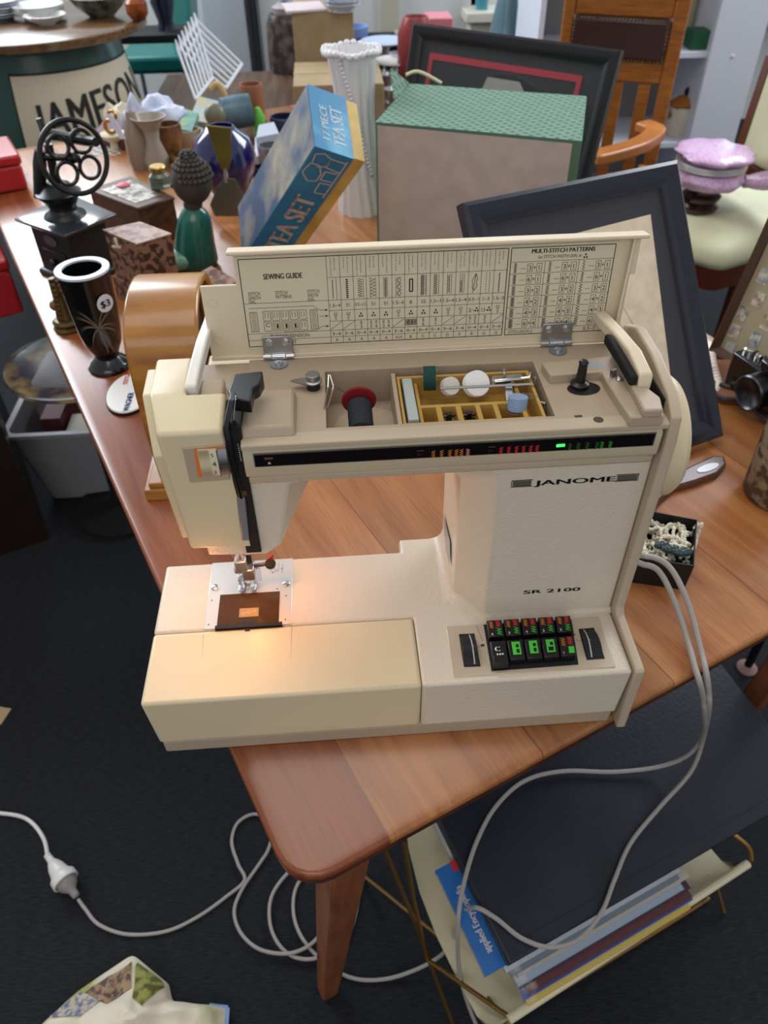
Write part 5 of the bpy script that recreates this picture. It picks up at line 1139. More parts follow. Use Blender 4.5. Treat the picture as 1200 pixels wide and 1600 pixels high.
M['frameblue'] = mat('blue_black_frame', '1b1d2b', 0.3, coat=0.15)
M['mountdark'] = mat('dark_grey_mount', '2b2c37', 0.7)
M['kraft'] = mat('beige_paper', 'ecdcc2', 0.8, col2='dccab0', nscale=60)
a19 = math.radians(21.5); ex = V((math.cos(a19), math.sin(a19), 0)); B = V((0.655, 0.388, 0.014)); TR = P(1060, 249, 'y', 0.560)
r_ = ray(1060, 249); t = ((B - CAM).dot(ex)) / r_.dot(ex); TR = CAM + r_ * t
ey = (TR - B); hF = ey.length; ey.normalize(); wF = 0.305
nF = ex.cross(ey).normalized(); TLp = PP(723, 316, TR, nF); wF = (TR - TLp).dot(ex)
fr2, BLf, ex, ey, nf = framed('picture_frame', 'dark blue-black picture frame with a beige paper, leaning behind the machine', B - ex * wF, ex, ey, wF, hF, 0.026, 0.016, 'frameblue', 'mountdark', 'kraft', None)
if nf.dot(CAM - BLf) < 0: nf = -nf
o_p = BLf - nf * 0.0115
pp = [PP(*p, o_p, nf) for p in ((800, 400), (1016, 335), (1062, 730), (1000, 740), (960, 560))]
ppc = [PP(*p, o_p, nf) for p in ((792, 392), (1016, 335), (1063, 716), (985, 745), (900, 600))]
pTL, pTR, pBR = ppc[0], ppc[1], ppc[2]
MB().ngonplate([pTL, pTR, pBR, pTL + (pBR - pTR)], nf * 0.0006).build('beige_paper', 'kraft', fr2)
mb = MB(); dp = [PP(*p, o_p + nf * 0.0009, nf) for p in ((968, 470), (990, 508), (982, 522), (962, 500), (975, 528))]
for a, b in zip(dp, dp[1:]): mb.line(a, b, 0.0007, nf)
dp = [PP(*p, o_p + nf * 0.0009, nf) for p in ((968, 472), (955, 500), (972, 528), (990, 510))]
for a, b in zip(dp, dp[1:]): mb.line(a, b, 0.0005, nf)
mb.build('pencil_lines', mat('pencil', '8a8a92', 0.6), fr2, smooth=False)
M['frameblack'] = mat('black_frame', '17161a', 0.35)
M['mountblack'] = mat('black_mount', '191b1e', 0.6)
TLb, TRb = V((0.368, 1.529, 0.292)), V((0.724, 1.223, 0.273)); Bb = V((0.675, 1.165, 0.0))
ex2 = (TRb - TLb); ex2.z = 0; w2_ = ex2.length; ex2.normalize(); ey2 = (TRb - Bb); ey2 = (ey2 - ex2 * ey2.dot(ex2)); h2_ = 0.285; ey2.normalize()
TRb2 = PP(970, 78, TRb, ex2.cross(ey2)); 
fr1, BL1, ex2, ey2, n2 = framed('picture_frame', 'large black picture frame with a red lined mount, behind the green box', TRb - ex2 * w2_ - ey2 * h2_, ex2, ey2, w2_, h2_, 0.028, 0.018, 'frameblack', 'mountblack', 'mountblack')
mb = MB(); o1 = BL1 - n2 * 0.013
c_ = [PP(*p, o1, n2) for p in ((672, 82), (908, 130))]
x0 = (c_[0] - o1).dot(ex2); y1_ = (c_[0] - o1).dot(ey2); x1 = (c_[1] - o1).dot(ex2)
M['redline'] = mat('red_mount_line', '9e2a36', 0.5)
rd = MB()
for a, b in (((x0, y1_ - 0.012), (x1, y1_)), ((x0, 0.04), (x0 + 0.010, y1_ - 0.012)), ((x1 - 0.010, 0.04), (x1, y1_ - 0.012))): rd.obox(o1 + ex2 * a[0] + ey2 * a[1], ex2 * (b[0] - a[0]), ey2 * (b[1] - a[1]), n2 * 0.0006)
rd.build('red_border', 'redline', fr1)
MB().ngonplate([PP(*p, o1, n2) for p in ((748, 150), (762, 120), (812, 128), (822, 150))], n2 * 0.0005).build('lit_picture_part', mat('lit_part_grey', '8f8d88', 0.6), fr1)  # lit part of the picture, its brightness put into a pale patch
# stamp picture at the right
M['stampwood'] = mat('walnut_frame', '4a3323', 0.4); M['stampmount'] = mat('khaki_mount', '9c9478', 0.7)
Bq = P(1106, 548, 'z', 0.005); Bq2 = P(1200, 602, 'z', 0.005); exs = (Bq2 - Bq).normalized(); rr = ray(1200, 338); TLs = CAM + rr * (((Bq - CAM).dot(exs)) / rr.dot(exs)); eys = (TLs - Bq); hs_ = eys.length; eys.normalize()
fr3, BL3, exs, eys, n3 = framed('picture_frame', 'brown framed display of small stamps leaning at the right edge', Bq, exs, eys, 0.30, hs_ * 1.1, 0.010, 0.014, 'stampwood', 'stampmount', 'stampmount')
stc = ['7f8a92', '8c6a62', '6b7466', '8a7a55', '5f6e80', '7d6a78']
for k in range(9):
    p = PP(*[(1193, 432), (1185, 468), (1160, 490), (1198, 505), (1180, 530), (1148, 518), (1140, 545), (1170, 560), (1196, 572)][k], BL3 - n3 * 0.0098, n3)
    MB().obox(p - exs * 0.008 - eys * 0.010, exs * 0.016, eys * 0.020, n3 * 0.0004).build('stamp', mat('stamp_%d' % k, stc[k % 6], 0.6, col2='c9c4b4', nscale=120), fr3)
# black camera, pearls, wavy tray
def at0(px, py, z=0): return P(px, py, 'z', z)
wt = thing('wooden_tray', 'reddish wooden tray with a dark wavy rim at the right of the table', 'tray', at0(1170, 630))
pts = smoothpath([at0(1100, 600, 0.012), at0(1128, 618, 0.012), at0(1160, 622, 0.012), at0(1185, 640, 0.012), at0(1215, 665, 0.012)], 5)
far = [at0(1290, 640, 0.012), at0(1180, 560, 0.012), at0(1110, 560, 0.012)]
MB().ngonplate([V((p.x, p.y, 0.002)) for p in pts + far], (0, 0, 0.008)).build('tray_floor', mat('tray_red_wood', '8a5a45', 0.4), wt)
MB().tube([V((p.x, p.y, 0.008)) for p in pts], 0.0035, 8).tube([V((p.x, p.y, 0.008)) + V((0.012, 0.022, 0.004)) for p in pts[4:]], 0.003, 8).build('rim', mat('dark_rim', '3a3438', 0.35), wt)
cm = thing('camera', 'black film camera with chrome dials beside the stamp display', 'camera', at0(1170, 610, 0.01))
cb = at0(1165, 622, 0.011); cx_ = V((0.83, -0.5, 0)).normalized() ; cx_ = (at0(1200, 640, .01) - at0(1130, 590, .01)).normalized(); cyv = V((-cx_.y, cx_.x, 0))
cb = at0(1128, 598, 0.011)
MB().obox(cb, cx_ * 0.13, cyv * 0.035, V((0, 0, 0.050))).build('body', 'gloss_black', cm, bevel=0.004, seg=3)
MB().obox(cb + cx_ * 0.045 + V((0, 0, 0.050)), cx_ * 0.035, cyv * 0.03, V((0, 0, 0.014))).build('viewfinder', 'gloss_black', cm, bevel=0.004)
MB().lathe(cb + cx_ * 0.062 + V((0, 0, 0.026)) - cyv * 0.0, [(0.024, 0), (0.024, 0.02), (0.022, 0.022), (0.018, 0.018), (0.0, 0.014)], 28, -cyv).build('lens', 'dsteel', cm)
for k, (a, rdi) in enumerate(((0.012, 0.008), (0.030, 0.006), (0.098, 0.009), (0.116, 0.006))): MB().lathe(cb + cx_ * a + cyv * 0.017 + V((0, 0, 0.050)), [(rdi, 0), (rdi, 0.006), (rdi * 0.8, 0.008)], 18).build('dial', 'chrome', cm)
p0 = P(1112, 560, 'y', 0.50)
mb = MB()
pth = smoothpath([at0(1118, 612, 0.006), at0(1122, 600, 0.006), P(1118, 585, 'z', 0.012), P(1114, 570, 'z', 0.02), P(1112, 556, 'z', 0.02)], 3)
for p in pth: mb.sphere(p, 0.0062, 10, 7)
tag(mb.build('pearl_necklace', mat('pearl', 'e0d6cc', 0.25)), 'string of large white beads beside the right side of the leaning frame', 'necklace')
# carved scoop with white inlay, under the frame
sc_o = []
for px, py in ((1000, 800), (1012, 772), (1040, 758), (1075, 738), (1110, 722), (1128, 722), (1132, 735), (1118, 750), (1085, 762), (1050, 772), (1030, 790), (1012, 812), (995, 815)): sc_o.append(at0(px, py, 0.0))
sd = thing('wooden_paddle', 'dark wooden paddle with a white oval inlay, lying below the leaning frame', 'paddle', at0(1065, 765))
MB().loft([[V((p.x, p.y, 0.001)) for p in sc_o], [V((p.x, p.y, 0.011)) for p in sc_o]]).build('blade', mat('paddle_wood', '5c4038', 0.3, coat=0.3), sd, bevel=0.003)
c = at0(1106, 731, 0.0112); ang = math.atan2((at0(1128, 722) - at0(1080, 740)).y, (at0(1128, 722) - at0(1080, 740)).x)
el = [c + V((0.0165 * math.cos(t) * math.cos(ang) - 0.0055 * math.sin(t) * math.sin(ang), 0.0165 * math.cos(t) * math.sin(ang) + 0.0055 * math.sin(t) * math.cos(ang), 0)) for t in [2 * math.pi * k / 28 for k in range(28)]]
MB().ngonplate(el, (0, 0, 0.0007)).build('inlay', mat('shell_white', 'd6d8e4', 0.2), sd)
# black card box with white beads
q = [at0(*p) for p in ((975, 912), (1077, 925), (1093, 882), (1016, 868))]
zb = 0.038
T4 = [P(*p, 'z', zb) for p in ((970, 868), (1085, 884), (1090, 812), (1000, 795))]
bx = thing('bead_box', 'open black card box full of white bead strings, right of the machine', 'box', (T4[0] + T4[2]) / 2 - V((0, 0, zb)))
cc = (T4[0] + T4[2]) / 2
def sq(s, z): return [V((cc.x + (p.x - cc.x) * s, cc.y + (p.y - cc.y) * s, z)) for p in T4]
MB().loft([sq(0.97, 0), sq(1.0, zb), sq(0.975, zb), sq(0.95, 0.003)]).build('box_walls', mat('black_card', '0f0e10', 0.5), bx)
mb = MB(); rr_ = random.Random(11)
e_a = (T4[1] - T4[0]); e_b = (T4[3] - T4[0]); O_ = V((T4[0].x, T4[0].y, 0))
def inb(a, b, z): p = O_ + e_a * a + e_b * b; return V((p.x, p.y, z))
for s_ in range(64):
    a, b = rr_.uniform(0.08, 0.9), rr_.uniform(0.15, 0.9); an = rr_.uniform(0, 6.28); z = rr_.uniform(0.012, 0.034)
    for k in range(13):
        a += 0.028 * math.cos(an); b += 0.035 * math.sin(an); an += rr_.uniform(-0.5, 0.5); a = min(max(a, 0.06), 0.93); b = min(max(b, 0.08), 0.93)
        mb.sphere(inb(a, b, z + 0.002 * math.sin(k)), 0.0021, 6, 4)
o_ = mb.build('bead_strings', mat('bead_white', 'ddd8c4', 0.25)); tag(o_, 'heap of white and cream bead strings filling the black box', 'beads'); o_['kind'] = 'stuff'
mb = MB()
for k in range(8): mb.sphere(inb(0.45 + 0.055 * k, 0.30 - 0.012 * k + 0.03 * math.sin(k * 2), 0.038), 0.0042 + 0.001 * (k % 2), 10, 7, (1.3, 1, 0.9))
tag(mb.build('bead_bracelet', mat('dark_green_bead', '38464a', 0.15)), 'dark grey-green bead bracelet on top of the white beads', 'bracelet')
# carved jar at the right edge
M['carvedbone'] = mat('carved_bone', '8d7b66', 0.5, col2='4a3d30', nscale=60, spread=(0.45, 0.56), detail=2)
jb = at0(1192, 800); jc = V((jb.x + 0.030, jb.y + 0.028, 0))
jr = thing('carved_jar', 'brown carved jar cut off by the right edge of the photo', 'jar', jc)
MB().lathe(jc, [(0.0, 0), (0.036, 0), (0.040, 0.006), (0.041, 0.09), (0.036, 0.105), (0.036, 0.115), (0.030, 0.115), (0.030, 0.02), (0, 0.02)], 36).build('body', 'carvedbone', jr, sharp=60)
# ================================================================ cords
M['cordm'] = mat('warm_grey_cord', 'a39c98', 0.42)
F0 = P(797, 1508, 'z', -0.455); F1 = P(1200, 1275, 'z', -0.455); du = (F1 - F0).normalized()
r_ = ray(680, 1270); TLq = CAM + r_ * (((F0 - CAM).dot(du)) / r_.dot(du)); dv_ = (TLq - F0).normalized(); nq = du.cross(dv_); nq = nq if nq.z > 0 else -nq
def cordpath(spec): return smoothpath([PP(px, py, F0 + nq * 0.0075, nq) if z is None else PP(px, py, F0 + nq * z[0], nq) if isinstance(z, tuple) else P(px, py, 'z', z) for px, py, z in spec], 8)
rc_ = 0.0029
c1 = [(985, 872, 0.066), (1018, 870, 0.064), (1045, 885, 0.058), (1066, 920, 0.045), (1082, 965, 0.026), (1096, 1020, 0.010), (1103, 1050, 0.006), (1107, 1080, -0.018), (1107, 1112, -0.07), (1098, 1150, (0.12,)), (1075, 1180, (0.05,)), (1030, 1198, (0.016,)), (960, 1206, None), (880, 1205, None), (820, 1220, None), (775, 1260, None), (745, 1315, None), (725, 1380, (0.012,)), (716, 1440, (0.0,)), (717, 1510, -0.56), (730, 1565, -0.66), (752, 1620, -0.74)]
g_ = MB().tube([V((0.428, 0.166, 0.062)), V((0.436, 0.166, 0.0625))] + cordpath(c1)[6:], rc_, 10).build('power_cord', 'cordm'); tag(g_, 'grey machine cord running off the table and across the black folder', 'cord', None)
c2 = [(985, 884, 0.056), (1015, 884, 0.054), (1035, 900, 0.048), (1058, 950, 0.030), (1074, 1000, 0.014), (1085, 1040, 0.010), (1093, 1066, 0.003), (1099, 1092, -0.03), (1101, 1118, -0.08), (1100, 1150, (0.13,)), (1080, 1205, (0.045,)), (1030, 1262, (0.014,)), (985, 1318, None), (960, 1375, None), (940, 1425, None), (905, 1467, None), (860, 1480, None), (815, 1466, None), (775, 1435, None), (742, 1418, None), (722, 1432, -0.50), (708, 1465, -0.60), (690, 1492, -0.69), (650, 1515, -0.735), (600, 1530, -0.745), (550, 1528, -0.746), (505, 1503, -0.746), (470, 1462, -0.746), (458, 1420, -0.746), (466, 1380, -0.746), (500, 1345, -0.746), (540, 1345, -0.746), (560, 1375, -0.746), (555, 1430, -0.746), (535, 1475, -0.745), (490, 1498, -0.742), (450, 1490, -0.742), (425, 1455, -0.743), (422, 1410, -0.743), (440, 1375, -0.744), (480, 1340, -0.744), (515, 1350, -0.745), (518, 1400, -0.7445), (500, 1460, -0.740), (460, 1488, -0.738), (410, 1485, -0.742), (378, 1460, -0.7455), (366, 1425, -0.7455), (378, 1390, -0.7455), (405, 1350, -0.7455), (420, 1325, -0.7455), (425, 1290, -0.7455), (400, 1272, -0.7455), (372, 1285, -0.7455), (362, 1315, -0.7455), (372, 1350, -0.7455), (382, 1375, -0.7440), (355, 1400, -0.7465), (310, 1432, -0.7465), (260, 1455, -0.7465), (200, 1460, -0.7465), (155, 1445, -0.744), (133, 1420, -0.738), (122, 1405, -0.732)]
g_ = MB().tube([V((0.428, 0.160, 0.052)), V((0.436, 0.160, 0.053))] + cordpath(c2)[6:], rc_, 10).build('foot_control_cord', 'cordm'); tag(g_, 'longer grey cord looping on the floor by the table leg to the plug', 'cord')
cons = MB().box((0.4085, 0.155, 0.045), (0.430, 0.180, 0.068)).build('cord_plug', 'white_pl', sm, bevel=0.002)
# plug and white extension socket
M['plugw'] = mat('extension_white', 'd9d7d4', 0.3)
a = P(80, 1345, 'z', -0.722); b = P(119, 1400, 'z', -0.730)
d_ = (b - a).normalized()
ex_ = thing('extension_lead', 'white extension lead ending in a socket on the dark carpet', 'extension lead', V((a.x, a.y, FZ)))
MB().lathe(a, [(0.006, 0), (0.0085, 0.004), (0.013, 0.014), (0.0155, 0.026), (0.0165, 0.030), (0.0215, 0.036), (0.022, 0.048), (0.019, 0.049), (0.018, 0.045)], 28, d_).build('socket', 'plugw', ex_, sharp=50)
MB().lathe(a - d_ * 0.015, [(0.0045, 0), (0.0062, 0.002), (0.0052, 0.004), (0.0062, 0.006), (0.0052, 0.008), (0.0062, 0.010), (0.0062, 0.017)], 16, d_).build('strain_relief', 'plugw', ex_)
MB().tube(smoothpath([a - d_ * 0.012, P(68, 1310, 'z', -0.735), P(48, 1284, 'z', -0.745), P(20, 1273, 'z', -0.745), P(-40, 1268, 'z', -0.745)], 6), 0.0035, 10).build('white_cable', 'plugw', ex_)
e0 = a + d_ * 0.046
pgm = thing('mains_plug', 'grey mains plug pushed into the white socket', 'plug', V((e0.x, e0.y, FZ)))
MB().lathe(e0, [(0.0165, 0), (0.017, 0.004), (0.015, 0.012), (0.010, 0.018), (0.007, 0.022), (0.0062, 0.034), (0.004, 0.036)], 24, d_).build('plug_body', mat('grey_plug', '8b8583', 0.4), pgm)
# tea towel bottom left
def cloth(name, label, pts_f, m, cat='cloth'):
    pass
tw = MB(); nx_, ny_ = 46, 34; grid = []
o00, o10, o01 = P(30, 1680, 'z', FZ), P(330, 1640, 'z', FZ), P(120, 1480, 'z', FZ)
rr_ = random.Random(5)
from mathutils import noise
top = P(205, 1488, 'z', -0.70)
outl = [P(*p, 'z', -0.735) for p in ((60, 1600), (120, 1545), (205, 1488), (262, 1535), (268, 1562), (355, 1573), (350, 1640), (200, 1700), (20, 1680))]
cen = P(215, 1600, 'z', -0.735)
rings = []
for k in range(1, 15):
    s = k / 14; ring = []
    for j in range(len(outl) * 6):
        i = j // 6; f_ = (j % 6) / 6; p = outl[i].lerp(outl[(i + 1) % len(outl)], f_); q_ = cen.lerp(p, s)
        h = 0.05 * (1 - s) ** 0.6 + 0.022 * noise.noise(V((q_.x * 18, q_.y * 18, 0.3))) * (1 if s < 1 else 0) + 0.012 * noise.noise(V((q_.x * 50, q_.y * 50, 1.3)))
        ring.append(V((q_.x, q_.y, FZ + 0.006 + max(h, 0) * (1.0 if s < 1 else 0.2))))
    rings.append(ring)
m_t = mat('tea_towel_print', 'd9cfba', 0.85, col2='9aa05a', nscale=9, spread=(0.52, 0.62))
tb_ = thing('tea_towel', 'crumpled cream tea towel with a printed cottage scene on the carpet', 'tea towel', V((cen.x, cen.y, FZ)))
MB().loft(rings, cap=False).face(rings[0]).build('cloth', m_t, tb_, subsurf=1)
mb = MB(); R13 = rings[13]
for i in range(28, 44): mb.line(R13[i % 54] + V((0, 0, 0.004)), R13[(i + 1) % 54] + V((0, 0, 0.004)), 0.006, (0, 0, 1))
mb.build('blue_hem', mat('hem_blue', '7f96c4', 0.8), tb_)
def towel(nm, m, cells_):
    mb = MB()
    for k_, j_ in cells_:
        f_ = [rings[k_][j_ % 54], rings[k_ + 1][j_ % 54], rings[k_ + 1][(j_ + 1) % 54], rings[k_][(j_ + 1) % 54]]; mb.face([p + V((0, 0, 0.0022)) for p in f_])
    mb.build(nm, mat(nm + '_ink', m[0], 0.9, col2=m[1], nscale=m[2], spread=(0.45, 0.58)), tb_)
towel('printed_tree', ('8f8f4c', '55582c', 60), [(k_, j_) for k_ in range(3, 12) for j_ in range(13, 20)])
towel('printed_cottage', ('a08468', '5a4a48', 90), [(k_, j_) for k_ in range(5, 11) for j_ in range(6, 12)])
towel('printed_street', ('b9ae9c', '5f6c8c', 110), [(k_, j_) for k_ in range(7, 12) for j_ in range(1, 6)])
# small card at the left edge
g_ = MB().ngonplate([P(*p, 'z', FZ + 0.001) for p in ((-30, 1100), (18, 1108), (2, 1132), (-30, 1150))], (0, 0, 0.002)).build('card_scrap', mat('kraft_card', 'b09a78', 0.8)); tag(g_, 'scrap of brown card on the carpet at the left edge', 'card')
# ================================================================ magazine rack with magazines and folder
M['rackmetal'] = mat('tarnished_brass_wire', '8a6a3c', 0.35, 0.8)
M['vinyl'] = mat('cream_vinyl', 'd8cfae', 0.45, bump=0.1, bscale=60)
RU = U.copy(); RV = W2.copy()
N0 = P(800, 1590, 'z', -0.560); lenR = 0.42
N1 = P(1165, 1352, 'z', -0.560); RU = (N1 - N0).normalized(); lenR = (N1 - N0).length; RV = V((-RU.y, RU.x, 0))
mr_ = thing('magazine_rack', 'brass wire magazine rack with a cream vinyl sling under the table corner', 'magazine rack', V((N0.x, N0.y, FZ)) + RU * lenR / 2 + RV * 0.10)
def RK(u, v, z): p = N0 + RU * u + RV * v; return V((p.x, p.y, z))
Wd = 0.235
sl_prof = [(0.0, -0.56), (0.008, -0.585), (0.03, -0.607), (0.08, -0.608), (0.14, -0.595), (0.19, -0.555), (0.225, -0.48), (Wd, -0.42)]
mb = MB(); rings = []
for u in (-0.03, lenR * 0.33, lenR * 0.66, lenR):
    rings.append([RK(u, v, z) for v, z in sl_prof] + [RK(u, v + 0.0015, z - 0.0025) for v, z in reversed(sl_prof)])
mb.loft(rings).build('sling', 'vinyl', mr_, sharp=80)
MB().tube([RK(-0.005, 0, -0.56), RK(lenR + 0.005, 0, -0.56)], 0.006, 10).build('near_hem', 'vinyl', mr_)
MB().tube([RK(-0.005, Wd, -0.42), RK(lenR + 0.005, Wd, -0.42)], 0.006, 10).build('far_hem', 'vinyl', mr_)
def wire(pts, name): MB().tube(smoothpath(pts, 4), 0.0033, 8).build(name, 'rackmetal', mr_)
MB().tube([RK(lenR + 0.008, 0.0, -0.56), RK(lenR - 0.02, 0.03, FZ + 0.004)], 0.0033, 8).build('leg', 'rackmetal', mr_)
MB().tube([RK(lenR + 0.008, Wd, -0.42), RK(lenR + 0.02, -0.01, FZ + 0.004)], 0.0033, 8).build('leg', 'rackmetal', mr_)
MB().tube([P(600, 1325, 'z', -0.40), P(652, 1450, 'z', -0.57), P(712, 1612, 'z', FZ + 0.004)], 0.0033, 8).build('leg', 'rackmetal', mr_)
MB().tube([P(632, 1318, 'z', -0.40), P(645, 1400, 'z', -0.50), P(668, 1500, 'z', -0.62), P(800, 1592, 'z', -0.563)], 0.0033, 8).build('leg', 'rackmetal', mr_)
MB().tube(smoothpath([P(690, 1660, 'z', FZ + 0.004), P(790, 1600, 'z', FZ + 0.004), P(1080, 1422, 'z', FZ + 0.004), P(1102, 1402, 'z', FZ + 0.004), P(1100, 1372, 'z', -0.70), RK(lenR - 0.04, 0.02, -0.60)], 4), 0.0033, 8).build('foot_rail', 'rackmetal', mr_)
MB().tube([P(570, 1370, 'z', FZ + 0.004), P(700, 1475, 'z', -0.70), P(770, 1570, 'z', -0.60)], 0.0033, 8).build('cross_rail', 'rackmetal', mr_)
MB().tube(smoothpath([RK(lenR + 0.012, 0.0, -0.56), RK(lenR + 0.022, 0.02, -0.555), RK(lenR + 0.0, 0.06, -0.55), RK(lenR - 0.05, 0.075, -0.55)], 5), 0.0033, 8).build('end_loop', 'rackmetal', mr_)
# magazines standing in the sling, leaning away
cols = ['2f5fae', 'd0cbb8', 'c9b05a', '7a2c34', '3c2f46', 'b9c4cc', '8fa0b4', 'cfc8b8', '41506e', 'a8b4b0', 'd8d6cf', '5c6470']
lean = dv_.copy(); nrm = nq.copy(); RM_ = du.copy()
M['folder'] = mat('black_leatherette', '161923', 0.42, bump=0.35, bscale=160, col2='202431', nscale=7)
M['pages'] = mat('page_edges', 'b8b4ae', 0.8, col2='8a8680', nscale=120, stretch=(1, 1, 12))
looks = ['bright blue cover', 'cream cover', 'yellow spine', 'maroon spine', 'dark purple spine', 'pale grey-blue pages', 'blue-grey pages', 'off-white pages', 'navy spine', 'grey-green pages', 'white pages', 'slate spine']
order = [('c9b05a', 'yellow spine, lowest of the pile'), ('2f4f9e', 'blue spine, second from the bottom'), ('5a2a30', 'maroon spine near the bottom'), ('3a2c36', 'dark plum spine above the maroon one'), ('98a6b8', 'pale blue-grey edges in mid pile'), ('b8b2a6', 'cream edges in the upper half of the pile'), ('6e7a88', 'slate edges just under the top ones'), ('c4c6c8', 'whitish edges directly below the blue cover'), ('2d6fb8', 'bright blue cover lying on top')]
thk = 0.0085; pile = F0 - nq * (0.0215 + thk * 9)
for k, (c_, lb) in enumerate(order):
    uo = [0.0, 0.004, -0.004, 0.006, 0.010, 0.006, 0.016, 0.024, 0.055][k]; ln = 0.275 + (0.01 if k % 2 else 0)
    o0 = pile + du * (0.02 - uo * 0.9 + (0.0 if k else 0.0)) * 1.0 + du * 0.0 + nrm * (k * thk) + lean * ([0.0, 0.002, -0.001, 0.003, 0.0, 0.003, 0.001, 0.002, 0.003][k] - 0.0062 * (8 - k))
    r_ = thing('magazine', 'magazine in the rack with ' + lb, 'magazine', o0 + du * ln / 2, 0, 'magazines in the brass rack')
    cv = mat('magazine_%d' % k, c_, 0.35, col2=('e8e0d0' if k < 8 else None), nscale=16, spread=(0.55, 0.75))
    hm = 0.135 if k == 8 else 0.21
    MB().obox(o0 + nrm * 0.001, du * ln, lean * (hm - 0.005), nrm * (thk - 0.002)).build('pages', 'pages', r_)
    MB().obox(o0, du * ln, lean * hm, nrm * 0.001).obox(o0 + nrm * (thk - 0.001), du * ln, lean * hm, nrm * 0.0008).obox(o0 - lean * 0.001, du * ln, lean * 0.001, nrm * thk).build('cover', cv, r_)
    if k == 8:
        MB().text('applied Encyclopedia', o0 + nrm * (thk + 0.0006) + du * 0.022 + lean * 0.02, lean, -du, 0.010, 0.085, bold=0.0003).build('title', 'white_pl', r_, smooth=False)
        mb = MB(); cA = o0 + nrm * (thk + 0.0006) + du * 0.03 + lean * 0.112
        for a_, b_ in ((0, 0), (0.012, 0.006), (-0.008, 0.010)): mb.face([cA + du * a_ + lean * b_, cA + du * (a_ + 0.012) + lean * b_, cA + du * (a_ + 0.012) + lean * (b_ + 0.014), cA + du * a_ + lean * (b_ + 0.014)])
        mb.build('red_print', 'red', r_, smooth=False)
# black folder lying on top
fo_ = thing('portfolio_case', 'large black leatherette portfolio case lying over the magazine rack', 'portfolio case', F0 + du * 0.26 + dv_ * 0.18)
Wp, Hp = 0.53, 0.375
MB().obox(F0 - nq * 0.012, du * Wp, dv_ * Hp, nq * 0.012).build('cover', 'folder', fo_, bevel=0.003, seg=3)
MB().obox(F0 - nq * 0.020, du * Wp, dv_ * Hp, nq * 0.005).build('back_cover', 'folder', fo_, bevel=0.002)
MB().obox(F0 - nq * 0.0155 + dv_ * 0.006 + du * 0.004, du * (Wp - 0.008), dv_ * (Hp - 0.012), nq * 0.004).build('page_block', 'blackmat', fo_)
MB().obox(F0 - nq * 0.012 + dv_ * 0.018 + du * 0.02 + nq * 0.0118, du * (Wp - 0.04), dv_ * 0.0008, nq * 0.0004).build('stitch_line', mat('stitch', '050506', 0.6), fo_)
# chair leg tip at the right with its rubber foot
lp = at0(1165, 1045, FZ); 
# ================================================================ further things around the table
def mt(name, c, **k): 
    if name not in M: M[name] = mat(name, c, **k)
    return M[name]
mt('porcelain', 'e4e4e2', rough=0.2, coat=0.3); mt('navyrim', '2a3550', rough=0.3); mt('crystal', 'dfe6ee', rough=0.08, trans=0.55); mt('silver', 'c4c6cc', rough=0.2, metal=0.9)
mt('barrelgreen', '0b4036', rough=0.3, coat=0.15); mt('barreltop', '6e4f30', rough=0.25, col2='4d3520', nscale=6, stretch=(1, 12, 12), coat=0.4)
# ---- whiskey barrel table
bz = 0.10; re_ = P(228, 38, 'z', bz); bcx, bcy, BR = -0.74, 2.82, 0.0
fr_ = P(95, 62, 'z', bz)
ctr = V((re_.x - 0.40, re_.y + 0.12, 0)); RT = 0.375
bar_ = thing('barrel_table', 'dark green barrel with a cream name label and a round wooden top', 'barrel', V((ctr.x, ctr.y, FZ)))
MB().lathe((ctr.x, ctr.y, bz - 0.03), [(0, 0), (RT - 0.01, 0), (RT, 0.006), (RT, 0.026), (RT - 0.006, 0.03), (0, 0.03)], 64).build('wooden_top', 'barreltop', bar_, sharp=50)
def br_r(z):
    t = (z - FZ) / (bz - 0.03 - FZ); return 0.265 + 0.055 * math.sin(math.pi * t)
MB().lathe((ctr.x, ctr.y, 0), [(0, FZ)] + [(br_r(FZ + (bz - 0.03 - FZ) * k / 16), FZ + (bz - 0.03 - FZ) * k / 16) for k in range(17)] + [(0, bz - 0.031)], 64).build('barrel_body', 'barrelgreen', bar_, sharp=50)
adir = math.atan2(CAM.y - ctr.y, CAM.x - ctr.x)
def onb(a, z, e): r = br_r(z) + e; return V((ctr.x + r * math.cos(adir + a), ctr.y + r * math.sin(adir + a), z))
zl1 = P(110, 118, 'y', ctr.y - 0.29).z; zl0 = zl1 - 0.27
def patch(a0, a1, z0, z1, e, nm, m):
    mb = MB(); na, nz = 20, 8
    vs = [onb(a0 + (a1 - a0) * i / na, z0 + (z1 - z0) * j / nz, e) for j in range(nz + 1) for i in range(na + 1)]
    mb.add(vs, [(j * (na + 1) + i, j * (na + 1) + i + 1, (j + 1) * (na + 1) + i + 1, (j + 1) * (na + 1) + i) for j in range(nz) for i in range(na)]); return mb.build(nm, m, bar_)
patch(-0.42, 1.34, zl0 - 0.01, zl1 + 0.006, 0.0012, 'label_border', 'blackmat'); patch(-0.40, 1.32, zl0, zl1, 0.0024, 'label', mt('label_cream', 'cbbfa6', rough=0.4))
vs, fs, x0, x1, y0, y1 = glyphs('JAMESON')
for e in (0,):
    mb = MB()
    for dx in (-0.009, -0.0045, 0, 0.0045, 0.009): mb.add([onb(-0.24 + 1.50 * (v.x - x0) / (x1 - x0) + dx, zl1 - 0.185 + 0.045 * (v.x - x0) / (x1 - x0) + v.y * 0.150, 0.0040 + abs(dx) * 0.02) for v in vs], fs)
    mb.build('label_lettering', 'printed', bar_, smooth=False)
